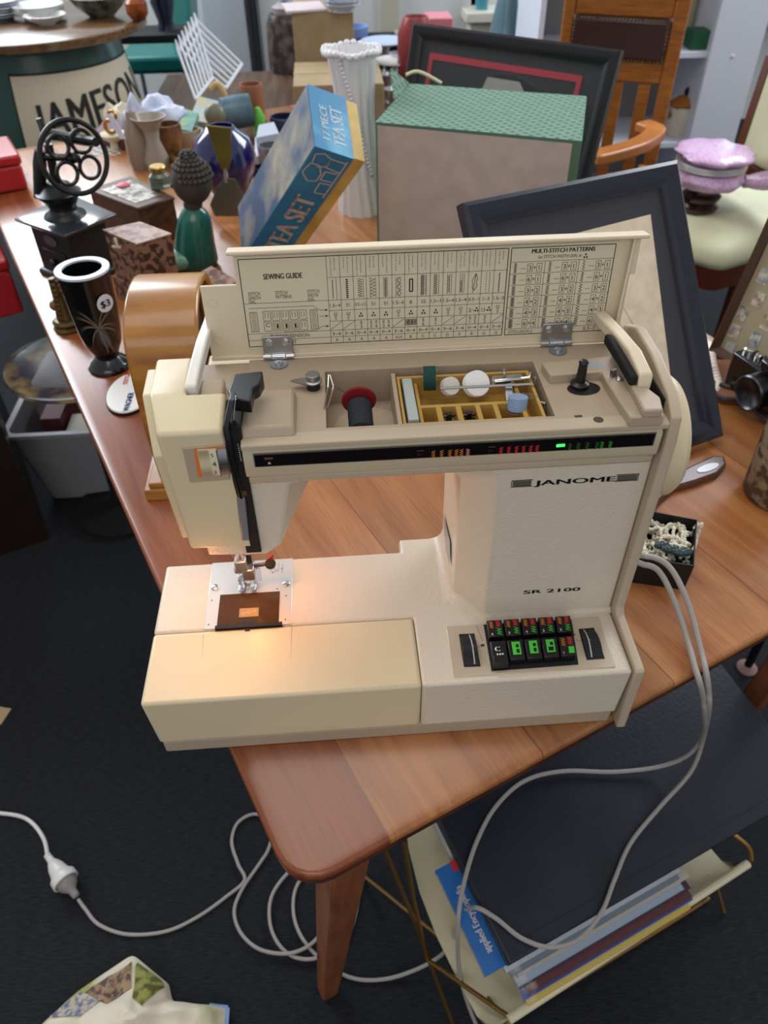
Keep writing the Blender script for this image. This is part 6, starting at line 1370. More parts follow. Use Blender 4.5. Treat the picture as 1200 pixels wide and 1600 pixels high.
def plate(c, r, h=0.014, m='porcelain', lab='white plate', grp=None, name='plate'):
    return tag(MB().lathe(c, [(0, 0), (r * 0.6, 0), (r * 0.62, 0.003), (r, h), (r * 0.985, h + 0.002), (r * 0.6, 0.006), (0, 0.005)], 32).build(name, m), lab, 'plate', grp)
pc_ = P(58, 34, 'z', bz); 
for k in range(5): plate(V((pc_.x + 0.002 * (k % 2), pc_.y + 0.05, bz + 0.0005 + k * 0.0065)), 0.085, lab='white plate in the stack of five on the barrel, %s' % ['at the bottom', 'second from the bottom', 'in the middle', 'second from the top', 'on top'][k], grp='white plates stacked on the barrel')
pc_ = P(4, 34, 'z', bz)
for k in range(6): plate(V((pc_.x - 0.02, pc_.y + 0.04, bz + 0.0005 + k * 0.008)), 0.075, m=('porcelain' if k % 2 else mt('rim_blue_plate', '9aa4b8', rough=0.25)), lab='%s plate of the stack at the left edge of the barrel top, %s' % ('white' if k % 2 else 'blue-grey', ['lowest', 'second', 'third', 'fourth', 'fifth', 'topmost'][k]), grp='plates at the left edge of the barrel top')
pc_ = P(74, 38, 'z', bz)
def bowl(c, r, h, m, lab, nm='bowl'):
    return tag(MB().lathe(c, [(0, 0), (r * 0.4, 0), (r * 0.45, 0.004), (r * 0.8, h * 0.55), (r, h), (r * 0.97, h + 0.001), (r * 0.75, h * 0.55), (r * 0.4, 0.008), (0, 0.006)], 36).build(nm, m), lab, 'bowl')
bowl(V((pc_.x, pc_.y - 0.005, bz + 0.0005)), 0.068, 0.028, 'porcelain', 'shallow white bowl in front of the plates on the barrel')
pc_ = P(155, 30, 'z', bz); bowl(V((pc_.x, pc_.y + 0.05, bz + 0.0005)), 0.10, 0.06, mt('dark_bowl', '2e3438', rough=0.3, col2='7c7a68', nscale=40), 'large dark patterned bowl on the barrel')
g_ = MB(); rr_ = random.Random(2)
for k in range(60): a = rr_.random() * 6.28; r = 0.08 * rr_.random() ** 0.5; g_.sphere((pc_.x + r * math.cos(a), pc_.y + 0.05 + r * math.sin(a), bz + 0.052 + rr_.random() * 0.012), 0.009, 6, 4)
g_ = tag(g_.build('potpourri', mt('potpourri', 'b89a6c', rough=0.8)), 'dried potpourri filling the dark bowl', 'potpourri'); g_['kind'] = 'stuff'
pc_ = P(215, 35, 'z', bz); tag(MB().lathe(V((pc_.x, pc_.y + 0.03, bz + 0.0005)), [(0, 0), (0.02, 0), (0.035, 0.02), (0.036, 0.05), (0.02, 0.07), (0.024, 0.08), (0.018, 0.08), (0.0, 0.03)], 24).build('small_pot', mt('orange_glaze', 'a85a2c', rough=0.2, col2='5c2c1c', nscale=20)), 'small orange and brown glazed pot at the right of the barrel top', 'pot')
# ---- red tins at the left edge
mt('tinred', 'a31c22', rough=0.25, coat=0.4)
def tin(px, py, Y, w_, d_, h, lab, z0):
    p = P(px, py, 'y', Y); r_ = thing('red_tin', lab, 'tin', V((p.x - w_ / 2, Y + d_ / 2, z0)))
    MB().box((p.x - w_, Y, z0), (p.x, Y + d_, z0 + h)).build('tin_body', 'tinred', r_, bevel=0.008, seg=3)
    MB().box((p.x - w_ - 0.003, Y - 0.003, z0 + h - 0.012), (p.x + 0.003, Y + d_ + 0.003, z0 + h + 0.012)).build('tin_lid', 'tinred', r_, bevel=0.006, seg=3); return r_
def tin2(u0, u1, v0, v1, z0, h, lab):
    r_ = thing('red_tin', lab, 'tin', T((u0 + u1) / 2, (v0 + v1) / 2, z0))
    MB().obox(T(u0, v0, z0), U * (u1 - u0), W2 * (v1 - v0), V((0, 0, h - 0.012))).build('tin_body', 'tinred', r_, bevel=0.008, seg=3)
    MB().obox(T(u0 - 0.003, v0 - 0.003, z0 + h - 0.012), U * (u1 - u0 + 0.006), W2 * (v1 - v0 + 0.006), V((0, 0, 0.02))).build('tin_lid', 'tinred', r_, bevel=0.006, seg=3)
tp_ = P(46, 296, 'z', 0.001) - C0; tu, tv = tp_.dot(U), tp_.dot(W2)
tin2(tu - 0.15, tu, tv, tv + 0.15, 0.001, 0.065, 'bright red metal tin at the upper left, beside the coffee grinder')
tin2(-0.36, -0.010, 1.42, 1.60, -0.17, 0.11, 'dark red metal tin lower down at the left edge')
cab = MB().obox(T(-0.75, 1.39, FZ), U * 0.61, W2 * 0.60, V((0, 0, 0.579))).build('side_cabinet', mt('cab_dark', '2a1a12', rough=0.4, col2='1c110c', nscale=5)); tag(cab, 'dark wooden cabinet at the left edge carrying the red tins', 'cabinet')
tag(MB().obox(T(-0.60, 1.66, -0.170), U * 0.52, W2 * 0.28, V((0, 0, 0.13))).build('crate', mt('cratew', '3c2a1e', rough=0.6)), 'dark wooden crate on the cabinet below the bright red tin', 'crate')
tag(MB().obox(T(-0.75, 1.362, -0.345), U * 0.60, W2 * 0.026, V((0, 0, 0.045))).build('brass_rail', mt('worn_rail', '7a6650', rough=0.35, metal=0.5)), 'worn metal rail along the dark cabinet at the left edge', 'rail')
# ---- round picture table with a flat silver box, and plastic bin beneath
rz_ = -0.30; rc0 = P(20, 585, 'z', rz_); c = P(110, 575, 'z', rz_); rt_ = thing('round_table', 'small round table with a printed map top left of the wooden table', 'table', V((c.x + 0.01, c.y + 0.03, FZ)))
cc = V((c.x + 0.005, c.y + 0.03, rz_)); Rr = 0.155
MB().lathe(cc - V((0, 0, 0.014)), [(0, 0), (Rr - 0.004, 0), (Rr, 0.004), (Rr, 0.012), (Rr - 0.003, 0.014), (0, 0.014)], 48).build('table_top', mt('map_print', 'b59a62', rough=0.3, col2='4c4a58', nscale=14, spread=(0.42, 0.58)), rt_)
MB().torus(cc + V((0, 0, -0.001)), Rr - 0.001, 0.003, (0, 0, 1), 48, 8).build('rim', 'silver', rt_)
MB().lathe(V((cc.x, cc.y, FZ)), [(0, 0), (0.12, 0), (0.12, 0.015), (0.02, 0.03), (0.016, 0.43), (0.0, 0.435)], 24).build('pedestal', 'blackmat', rt_)
q = [P(*p, 'z', rz_ + 0.012) for p in ((48, 598), (75, 548), (130, 545), (130, 600))]
sb = MB().loft([[V((p.x, p.y, rz_ + 0.0005)) for p in q], q]).build('flat_case', mt('silver_case', '8d8d94', rough=0.35), bevel=0.001); tag(sb, 'flat silver-grey case lying on the round table', 'case')
bt_ = [P(*p, 'z', -0.50) for p in ((44, 672), (125, 648), (150, 560), (38, 600))]; bb = [P(*p, 'z', FZ + 0.004) for p in ((103, 777), (170, 760))]
cb_ = V(((bb[0].x + bb[1].x) / 2, (bb[0].y + bb[1].y) / 2 + 0.10, FZ))
bn = thing('storage_bin', 'translucent grey plastic storage bin on the floor beneath the round table', 'storage bin', cb_)
def rr3(cx, cy, hx, hy, z, r=0.02): return [V((cx + x, cy + y, z)) for x, y in rrect(-hx, -hy, hx, hy, r, 3)]
tz = -0.52
MB().loft([rr3(cb_.x, cb_.y, 0.095, 0.12, FZ + 0.004), rr3(cb_.x - 0.0, cb_.y, 0.125, 0.150, tz), rr3(cb_.x, cb_.y, 0.135, 0.160, tz), rr3(cb_.x, cb_.y, 0.135, 0.160, tz + 0.01), rr3(cb_.x, cb_.y, 0.121, 0.146, tz + 0.01), rr3(cb_.x, cb_.y, 0.092, 0.117, FZ + 0.008)]).build('bin_body', mt('frosted', '97979b', rough=0.4, trans=0.25), bn, sharp=60)
tag(MB().box((cb_.x - 0.07, cb_.y - 0.06, FZ + 0.01), (cb_.x - 0.02, cb_.y + 0.05, -0.53)).build('bottle_box', mt('box_dkred', '5a2028', rough=0.6)), 'dark red carton inside the storage bin', 'carton')
tag(MB().box((cb_.x - 0.01, cb_.y - 0.08, FZ + 0.01), (cb_.x + 0.06, cb_.y + 0.0, -0.56)).build('paper_packet', mt('packet', 'b9b3a4', rough=0.7)), 'pale paper packet inside the storage bin', 'packet')
# ---- cobalt vase, brass and steel slice, pots
c = P(358, 312, 'z', 0); c = V((c.x, c.y + 0.02, 0)); vzt = P(350, 200, 'y', c.y).z; vR = (P(402, 250, 'y', c.y).x - P(302, 250, 'y', c.y).x) / 2
bv = MB().lathe(c, [(0, 0), (vR * 0.45, 0), (vR * 0.6, 0.01), (vR * 0.95, vzt * 0.4), (vR, vzt * 0.6), (vR * 0.85, vzt * 0.85), (vR * 0.5, vzt * 0.98), (vR * 0.42, vzt * 1.03), (vR * 0.38, vzt * 1.03), (vR * 0.4, vzt * 0.9), (0, vzt * 0.5)], 40).build('cobalt_vase', mt('cobalt', '0d1150', rough=0.06, coat=1.0), sharp=60); tag(bv, 'round glossy cobalt blue vase behind the Buddha statue', 'vase')
Ys = c.y - 0.16
sl = thing('cake_slice', 'steel slice with a flat brass handle standing upright by the blue vase', 'slice', P(365, 345, 'y', Ys))
zf_ = lambda px, py, dy=0: P(px, py, 'y', Ys + dy)
hp = [zf_(322, 196), zf_(360, 200), zf_(362, 250), zf_(356, 268), zf_(347, 268), zf_(340, 252)]
MB().ngonplate(hp, (0, 0.006, 0)).build('handle', mt('olive_brass', '7a6a2e', rough=0.35, metal=0.6, col2='5c5430', nscale=12), sl, bevel=0.001)
MB().tube([zf_(352, 262, .003), zf_(354, 285, .003)], 0.004, 10).build('ferrule', 'silver', sl)
MB().ngonplate([zf_(340, 292), zf_(352, 278), zf_(368, 280), zf_(384, 312), zf_(380, 338), zf_(336, 338), zf_(328, 320)], (0, 0.002, 0)).build('blade', mt('dull_steel', '77766c', rough=0.35, metal=0.8), sl)
def pot(px, py, z, r, h, m, lab, nm, cat, prof=None, d=(0, 0, 1)):
    p = P(px, py, 'z', z); return tag(MB().lathe(V((p.x, p.y, z)), prof or [(0, 0), (r * 0.8, 0), (r, h * 0.2), (r, h * 0.9), (r * 0.95, h), (r * 0.85, h), (r * 0.85, 0.01), (0, 0.01)], 28, d).build(nm, m, sharp=50), lab, cat)
# second low table behind carrying the clutter
s0, s1 = -0.02, 0
st_ = thing('side_table', 'low brown table behind carrying glassware and cartons', 'table', (0.30, 2.45, FZ))
SZ = -0.12
MB().box((-0.42, 2.02, SZ - 0.03), (0.80, 2.95, SZ)).build('table_top', mt('sidewood', '5e4530', rough=0.4, col2='463222', nscale=5, stretch=(10, 1, 1)), st_, bevel=0.003)
MB().box((-0.38, 2.05, SZ - 0.13), (0.76, 2.92, SZ - 0.03)).build('apron', 'sidewood', st_)
for x, y in ((-0.37, 2.06), (0.71, 2.06), (-0.37, 2.87), (0.71, 2.87)): MB().box((x, y, FZ), (x + 0.045, y + 0.045, SZ - 0.03)).build('leg', 'sidewood', st_)
# cartons
def carton(px0, px1, py0, py1, Y, dpt, lab, m='carton', z0=SZ, open_=False):
    a, b = P(px0, py1, 'y', Y), P(px1, py0, 'y', Y)
    r_ = thing('cardboard_box', lab, 'box', V(((a.x + b.x) / 2, Y + dpt / 2, z0)))
    MB().box((a.x, Y, z0 + 0.0005), (b.x, Y + dpt, b.z)).build('carton', m, r_, bevel=0.002)
    MB().box((a.x - 0.001, Y + dpt * 0.48, b.z), (b.x + 0.001, Y + dpt * 0.52, b.z + 0.0012)).build('tape', mt('tape', 'b59d76', rough=0.3), r_); return b.z
mt('carton', 'a08a6c', rough=0.8, col2='94805f', nscale=20)
zc1 = carton(462, 600, 130, 185, 2.06, 0.28, 'long cardboard carton below on the low table, its front in shadow')
zc2 = carton(463, 552, 18, 110, 2.38, 0.30, 'cardboard carton with papers on top, behind the white vase', z0=SZ)
mt('pinkpaper', 'cbbcc0', rough=0.6)
p0 = P(500, 14, 'z', zc2 + 0.002); 
tag(MB().obox((p0.x - 0.10, p0.y - 0.06, zc2 + 0.002), (0.12, 0.02, 0), (-0.02, 0.14, 0), (0, 0, 0.006)).build('paper_folder', 'pinkpaper'), 'pale pink paper folder on top of the cardboard carton', 'folder')
p0 = P(535, 20, 'z', zc2)
for k in range(3): plate(V((p0.x, p0.y + 0.02, zc2 + 0.001 + k * 0.010)), 0.055, h=0.02, m='crystal', lab='clear glass dish on the carton, %s of three' % ['lowest', 'middle', 'topmost'][k], grp='glass dishes on the carton', name='glass_dish')
# dark patterned column vase on the floor
Yc = 2.75; a, b = P(405, 60, 'y', Yc), P(468, 60, 'y', Yc); rC = (b.x - a.x) / 2 * 1.05; cxx = (a.x + b.x) / 2; zT = P(437, 38, 'y', Yc).z; cxb = cxx + 0.02
cv = thing('floor_vase', 'tall dark brown mottled floor vase behind the cluttered table', 'vase', V((cxb, Yc, FZ)))
MB().lathe((cxb, Yc + 0.2, FZ), [(0, 0), (rC * 0.75, 0), (rC * 1.1, 0.2), (rC * 1.15, 0.45), (rC, zT - FZ - 0.03), (rC * 0.8, zT - FZ), (rC * 0.7, zT - FZ), (0, 0.3)], 32).build('vase_body', mt('mottled', '5a4d49', rough=0.35, col2='2c2321', nscale=38, spread=(0.4, 0.55)), cv, sharp=60)
MB().lathe((cxb, Yc + 0.2, zT), [(0, 0), (rC * 0.62, 0), (rC * 0.66, 0.02), (rC * 0.3, 0.035), (0, 0.035)], 28).build('lid', mt('pinkgrey_lid', 'a39aa0', rough=0.3), cv)
MB().lathe((cxb, Yc + 0.2, zT + 0.035), [(0, 0), (0.02, 0.005), (0.012, 0.03), (0.018, 0.07), (0, 0.09)], 16).build('finial', mt('blue_finial', '7b98b0', rough=0.2), cv)
# grey curtain left of it
mb = MB(); a, b = P(388, 60, 'y', WY - 0.12), P(410, 60, 'y', WY - 0.12); n_ = 24
mb.loft([[V((a.x + (b.x - a.x) * k / n_, WY - 0.14 + 0.03 * math.sin(k * 1.7), z)) for k in range(n_ + 1)] + [V((a.x + (b.x - a.x) * k / n_, WY - 0.135 + 0.03 * math.sin(k * 1.7), z)) for k in range(n_, -1, -1)] for z in (FZ + 0.02, 1.6)])
tag(mb.build('curtain', mt('curtain_grey', '8b8c94', rough=0.8)), 'narrow grey curtain hanging beside the white door', 'curtain')
# ---- teal chair and black stand
mt('tealvinyl', '176a66', rough=0.35); mt('tealpale', '4f9a92', rough=0.4)
Yt = 3.7; a = P(205, 118, 'y', Yt); b = P(300, 86, 'y', Yt)
tch = thing('teal_chair', 'teal vinyl chair beyond the barrel', 'chair', V(((a.x + b.x) / 2, Yt + 0.2, FZ)))
MB().box((a.x - 0.05, Yt, a.z), (b.x, Yt + 0.42, b.z)).build('seat', 'tealvinyl', tch, bevel=0.02, seg=3)
p, q = P(278, 55, 'y', Yt + 0.25), P(303, 0, 'y', Yt + 0.3)
MB().obox(V((p.x - 0.03, Yt + 0.20, b.z)), (0.10, 0, 0), (0, 0.30, 0.0), (0.06, 0.0, 0.55)).build('backrest', 'tealpale', tch, bevel=0.02, seg=3)
for x, y in ((a.x - 0.03, Yt + 0.03), (b.x - 0.05, Yt + 0.03), (a.x - 0.03, Yt + 0.38), (b.x - 0.05, Yt + 0.38)): MB().tube([(x, y, a.z), (x, y, FZ)], 0.012, 10).build('leg', 'silver', tch)
a, b = P(195, 85, 'y', 3.35), P(292, 52, 'y', 3.35)
bs = thing('black_stand', 'black stand with shelves behind the barrel', 'stand', V(((a.x + b.x) / 2, 3.45, FZ)))
for z in (b.z, -0.45, FZ + 0.03): MB().box((a.x - 0.1, 3.33, z - 0.03), (b.x, 3.54, z)).build('shelf', 'blackmat', bs, bevel=0.003)
for x in (a.x - 0.1, b.x - 0.03): MB().box((x, 3.33, FZ), (x + 0.03, 3.54, b.z - 0.03)).build('side', 'blackmat', bs)
p = P(242, 75, 'z', b.z); MBk = MB().lathe((p.x, 3.43, b.z), [(0, 0), (0.04, 0), (0.03, 0.03), (0.05, 0.10), (0.03, 0.16), (0.035, 0.18), (0, 0.18)], 20).build('dark_vase', mt('navy_glass', '1a1e30', rough=0.15)); tag(MBk, 'dark navy vase on the black stand', 'vase')
a, b = P(243, 110, 'y', 3.9), P(268, 200, 'y', 3.9); tag(MB().box((a.x, 3.9, b.z), (a.x + 0.12, 3.94, a.z)).build('white_board', mt('whiteboard', 'b6b9c0', rough=0.4)), 'white upright board under the teal chair', 'board') if False else None
# ---- white wire toast rack, hung at an angle
mt('wirewhite', 'd5dae2', rough=0.3)
Yr = 1.95
tr0 = thing('wire_rack', 'white wire rack lying tilted above the cluttered objects', 'wire rack', P(330, 150, 'y', Yr))
A0_, A1_ = P(276, 72, 'y', Yr), P(305, 30, 'y', Yr + 0.12); B0_, B1_ = P(353, 138, 'y', Yr), P(378, 100, 'y', Yr + 0.12); C0_, C1_ = P(306, 155, 'y', Yr - 0.10), P(332, 122, 'y', Yr - 0.02)
for k in range(7):
    t = k / 6; a = A0_.lerp(A1_, t); b = B0_.lerp(B1_, t); c = C0_.lerp(C1_, t)
    MB().tube([b, a.lerp(b, 0.06), a + (V((0, 0, 0.012))), a.lerp(c, 0.06), c], 0.0035, 8).build('loop', 'wirewhite', tr0)
MB().tube([B0_, B1_], 0.0045, 8).build('rail', 'wirewhite', tr0); MB().tube([C0_, C1_], 0.0045, 8).build('rail', 'wirewhite', tr0)
# what it rests on
pot(345, 262, 0.0, 0.05, 0.16, mt('dull_teal_pot', '4e6a72', rough=0.3, col2='2e4650', nscale=9), 'dull teal pot behind the brass handled slice', 'teal_pot', 'pot') if False else None
zp = P(368, 205, 'y', 1.72).z
p = P(366, 200, 'y', 1.72); bpz = P(366, 150, 'y', 1.72).z
tp = thing('enamel_pot', 'dusty blue enamel pot lying on its side beneath the wire rack', 'pot', p)
MB().lathe(V((P(345, 175, 'y', 1.72).x, 1.72, (zp + bpz) / 2)), [(0, 0), (0.030, 0), (0.036, 0.004), (0.038, 0.045), (0.036, 0.075), (0.034, 0.075), (0.032, 0.01), (0, 0.008)], 28, (1, 0.25, 0.05)).build('pot_body', mt('dusty_blue', '5f7f90', rough=0.35, col2='3c4f5a', nscale=10), tp, sharp=50)
MB().sphere(P(336, 180, 'y', 1.66), 0.026, 16, 10, (1, 0.8, 1)).build('round_side', mt('olive_side', '6a6a58', rough=0.4), tp)
MB().tube(smoothpath([P(330, 140, 'y', 1.7), P(340, 132, 'y', 1.7), P(352, 150, 'y', 1.7)], 4), 0.008, 10).build('rope_handle', mt('rope', 'b59a6a', rough=0.8), tp)
# plinth box that carries them
bq = P(355, 205, 'y', 1.70); tag(MB().box((bq.x - 0.09, 1.66, 0.001), (bq.x + 0.09, 1.86, zp - 0.040)).build('wooden_crate', 'oldwood', bevel=0.003), 'dark wooden crate hidden behind the cobalt vase', 'crate')
pot(398, 190, 0.0, 0.03, 0.09, mt('copper', '8a5a40', rough=0.35), 'copper brown pot right of the enamel pot', 'copper_pot', 'pot')
# white cloth bundles, books, papers between barrel and vase
def blob(px, py, Y, r, sc, m, nm, lab, cat, seed):
    p = P(px, py, 'y', Y); mb = MB().sphere((0, 0, 0), 1, 26, 18); 
    vs = []
    for v in mb.v:
        n_ = noise.noise(v * 1.6 + V((seed, 0, 0))) * 0.35 + noise.noise(v * 4 + V((seed, 2, 0))) * 0.12
        vs.append(V((p.x + v.x * r * sc[0] * (1 + n_), Y + v.y * r * sc[1] * (1 + n_), p.z + v.z * r * sc[2] * (1 + n_))))
    mb.v = vs; return tag(mb.build(nm, m, weld=True), lab, cat)
mt('bagwhite', 'b8bac6', rough=0.6, col2='8e90a0', nscale=12)
blob(220, 222, 1.75, 0.07, (0.6, 0.8, 1.3), 'bagwhite', 'plastic_bag', 'crumpled whitish plastic bag drooping beside the barrel label', 'bag', 1)
blob(252, 192, 1.78, 0.062, (1.0, 0.8, 0.9), mt('bluecloth', 'a9b6d8', rough=0.8, col2='d8dcea', nscale=25), 'blue_white_cloth', 'blue and white crumpled cloth on top of the jumble', 'cloth', 4)
blob(196, 215, 2.0, 0.075, (0.8, 0.8, 1.1), mt('creamcloth', 'cfc6ae', rough=0.8), 'cream_cloth', 'cream crumpled cloth in front of the barrel', 'cloth', 8)
pot(222, 262, 0.0, 0.026, 0.10, mt('taupe_vase', '8a7a6a', rough=0.3), 'slim taupe bottle standing in front of the barrel', 'bottle', 'bottle', [(0, 0), (0.022, 0), (0.026, 0.02), (0.026, 0.07), (0.014, 0.10), (0.010, 0.12), (0.008, 0.12), (0, 0.11)])
pot(247, 262, 0.0, 0.03, 0.09, mt('ivory_vase', '9c9488', rough=0.3), 'ivory flared vase right of the taupe bottle', 'ivory_vase', 'vase', [(0, 0), (0.026, 0), (0.030, 0.02), (0.016, 0.06), (0.02, 0.09), (0.04, 0.11), (0.036, 0.11), (0, 0.05)])
pot(272, 250, 0.0, 0.03, 0.08, mt('amber_lamp', '8a5a34', rough=0.3, col2='3a2a20', nscale=30), 'brown and amber patterned jar beside the ivory vase', 'amber_jar', 'jar')
def flatbox(q, z0, z1, m, nm, lab, cat):
    P_ = [P(*p, 'z', z1) for p in q]; return tag(MB().loft([[V((p.x, p.y, z0)) for p in P_], P_]).build(nm, m, bevel=0.001), lab, cat)
flatbox(((278, 212), (312, 218), (318, 200), (286, 190)), 0.001, 0.03, mt('book_teal', '6f9a9a', rough=0.4, col2='d8cfa8', nscale=30), 'book', 'pale teal paperback lying left of the cobalt vase', 'book')
flatbox(((276, 200), (300, 205), (310, 176), (290, 170)), 0.0305, 0.045, mt('book_green', '8a9a58', rough=0.4, col2='4c8a8c', nscale=30), 'book', 'green and yellow book leaning on the pale teal one', 'book')
flatbox(((398, 245), (430, 236), (425, 210), (398, 214)), 0.001, 0.03, mt('paper_w', 'c2c6d2', rough=0.6), 'paper_stack', 'stack of white papers between the cobalt vase and the tea set box', 'papers')
flatbox(((400, 215), (436, 208), (428, 190), (404, 195)), 0.0005, 0.055, mt('paper_w2', 'aab0bf', rough=0.6), 'paper_box', 'pale blue paper box right behind the cobalt vase', 'box')
mb = MB(); p = P(402, 168, 'y', 1.75); tag(MB().lathe((p.x, 1.75, 0.0), [(0, 0), (0.015, 0), (0.016, p.z * 0.7), (0.006, p.z), (0, p.z)], 16).build('green_bottle', mt('lime', '6ab84a', rough=0.2)), 'small lime green bottle right of the blue pot', 'bottle')
# card with plaid tin and ceramic house under the grinder wheel
flatbox(((158, 285), (190, 288), (192, 262), (162, 258)), 0.072, 0.13, mt('plaid', 'b5ab98', rough=0.5, col2='7c6c58', kind='checker', nscale=60), 'plaid_tin', 'small plaid tin seen behind the grinder wheel', 'tin') if False else None
zpl = P(170, 235, 'y', 1.62).z
a = P(150, 290, 'y', 1.62); b = P(190, 256, 'y', 1.62)
tag(MB().box((a.x, 1.62, 0.001), (b.x, 1.72, b.z)).build('plaid_tin', mt('plaid', 'b5ab98', rough=0.5, col2='6c5c4c', kind='checker', nscale=70), bevel=0.003), 'small plaid tin box behind the grinder wheel', 'tin')
p = P(175, 215, 'y', 1.66); dl = thing('ceramic_ornament', 'cream and gold ceramic ornament on the plaid tin', 'ornament', V((p.x, 1.67, b.z)))
MB().lathe((p.x, 1.67, b.z), [(0, 0), (0.03, 0), (0.034, 0.006), (0.012, 0.012), (0.010, 0.035), (0.03, 0.05), (0.032, 0.055), (0, 0.05)], 20).build('stand', mt('cream_cer', 'd4d0b4', rough=0.2), dl)
MB().torus((p.x, 1.67, b.z + 0.07), 0.014, 0.005, (0.3, 1, 0), 18, 8).torus((p.x + 0.01, 1.67, b.z + 0.095), 0.009, 0.004, (0.3, 1, 0), 16, 8).build('gold_scroll', mt('gilt', 'a8813c', rough=0.3, metal=0.8), dl)
p = P(205, 262, 'z', 0.02); tag(MB().obox((p.x - 0.01, p.y, 0.08), (0.012, 0.003, 0), (0, 0.002, 0), (-0.018, 0, 0.05)).build('white_tag', mt('tagw', 'c6cbe0', rough=0.6)), 'white card tag standing on the wooden box', 'tag')
# ---- glass and silver on the low table
def goblet(px, py, z, s, m, lab, nm='goblet', cat='glass'):
    p = P(px, py, 'z', z); return tag(MB().lathe(V((p.x, p.y, z + 0.0005)), [(0, 0), (0.03 * s, 0), (0.03 * s, 0.003), (0.005 * s, 0.008), (0.004 * s, 0.045 * s), (0.022 * s, 0.065 * s), (0.030 * s, 0.095 * s), (0.028 * s, 0.095 * s), (0.018 * s, 0.066 * s), (0, 0.06 * s)], 20).build(nm, m, sharp=50), lab, cat)
spots = [(492, 122, 1.0, 'crystal', 'clear glass goblet left of the white vase rim'), (520, 105, 1.2, 'crystal', 'taller clear goblet behind the white vase rim'), (600, 112, 1.0, 'silver', 'silver cup just right of the white vase rim'), (622, 135, 1.1, 'crystal', 'clear goblet between the white vase and the black frame'), (605, 160, 0.9, 'silver', 'small silver cup lower right of the white vase'), (632, 108, 1.3, 'crystal', 'tall clear goblet against the black frame'), (612, 185, 0.9, 'silver', 'low silver cup left of the green flap')]
for px, py, s_, m_, lb in spots: goblet(px, py, SZ, s_, m_, lb)
def tray(px, py, z, r, m, lab, nm='dish'): p = P(px, py, 'z', z); return tag(MB().lathe(V((p.x, p.y, z)), [(0, 0), (r * 0.5, 0), (r, 0.012), (r * 1.0, 0.015), (r * 0.5, 0.005), (0, 0.005)], 28).build(nm, m), lab, 'dish')
blk = P(585, 110, 'z', SZ); tag(MB().box((blk.x - 0.06, blk.y, SZ + 0.0005), (blk.x + 0.10, blk.y + 0.14, SZ + 0.10)).build('dark_casket', 'blackmat', bevel=0.004), 'dark casket carrying a pale blue dish, right of the carton', 'casket')
tray(600, 70, SZ + 0.101, 0.085, mt('paleblue_dish', 'b8c8e4', rough=0.2), 'wide pale blue dish on the dark casket'); p = P(555, 105, 'z', SZ); tag(MB().lathe((p.x, p.y + 0.03, SZ + 0.0005), [(0, 0), (0.03, 0), (0.05, 0.05), (0.055, 0.13), (0.05, 0.13), (0.03, 0.03), (0, 0.03)], 24).build('blue_bowl', mt('periwinkle', '7f9ad4', rough=0.3)), 'periwinkle blue cup beside the carton', 'cup')
tray(628, 128, SZ + 0.1, 0.06, 'porcelain', 'white footed dish left of the black frame', 'cake_stand') if False else None
p = P(618, 150, 'z', SZ); tag(MB().lathe((p.x, p.y + 0.05, SZ + 0.0005), [(0, 0), (0.035, 0), (0.01, 0.01), (0.008, 0.08), (0.07, 0.095), (0.07, 0.10), (0, 0.09)], 28).build('cake_stand', 'porcelain'), 'white footed dish left of the black frame', 'cake stand')
p = P(500, 160, 'z', SZ); tag(MB().lathe((p.x - 0.03, 2.045, SZ + 0.0005), [(0, 0), (0.02, 0), (0.024, 0.05), (0.012, 0.07), (0, 0.07)], 18).build('terracotta_jug', mt('terracotta', 'a05c38', rough=0.5)), 'terracotta jug left of the white vase', 'jug') if False else None
# pink box and white bowl behind the big frame
flatz = P(690, 22, 'y', 2.6).z
a, b = P(668, 60, 'y', 2.6), P(708, 28, 'y', 2.6); tag(MB().box((a.x, 2.6, SZ + 0.0005), (b.x, 2.72, b.z)).build('pink_box', mt('pinkbox', 'd0808c', rough=0.5), bevel=0.003), 'pink box peeking over the big black frame', 'box')
a, b = P(640, 90, 'y', 2.5), P(664, 30, 'y', 2.5); tag(MB().lathe(((a.x + b.x) / 2, 2.55, SZ + 0.0005), [(0, 0), (0.04, 0), (0.06, 0.06), (0.06, (b.z - SZ) * 0.8), (0.04, b.z - SZ), (0.035, b.z - SZ), (0, 0.05)], 26).build('red_jug', mt('dull_red', '8e3a3c', rough=0.3)), 'dull red enamel jug left behind the big black frame', 'jug')
# ---- window sill things: blue-green glass figure and coloured tumblers
SLZ = WZ0 + 0.0005
p = P(790, 44, 'y', 3.4); a_ = P(790, 0, 'y', 3.4)
gfz = P(790, 60, 'y', 3.4).z
gw = P(812, 40, 'y', 3.4).x - P(768, 40, 'y', 3.4).x
gl = tag(MB().lathe((p.x, 3.4, FZ), [(0, 0), (gw * 0.8, 0), (gw * 0.8, gfz - FZ - 0.08), (gw * 0.55, gfz - FZ), (gw * 0.50, gfz - FZ + 0.07), (gw * 0.34, gfz - FZ + 0.15), (gw * 0.18, gfz - FZ + 0.25), (gw * 0.16, gfz - FZ + 0.33), (0, gfz - FZ + 0.34)], 28).build('glass_demijohn', mt('bluegreen_glass', '6f8f9c', rough=0.15, trans=0.3)), 'tall blue-green glass bottle vase in front of the window sill', 'bottle')
cols_ = [('7fd0e0', 'turquoise'), ('7fc4e8', 'sky blue'), ('e0b0d4', 'pink'), ('cfa8d8', 'lilac'), ('e4b8c8', 'pale pink'), ('d8a4cc', 'mauve')]
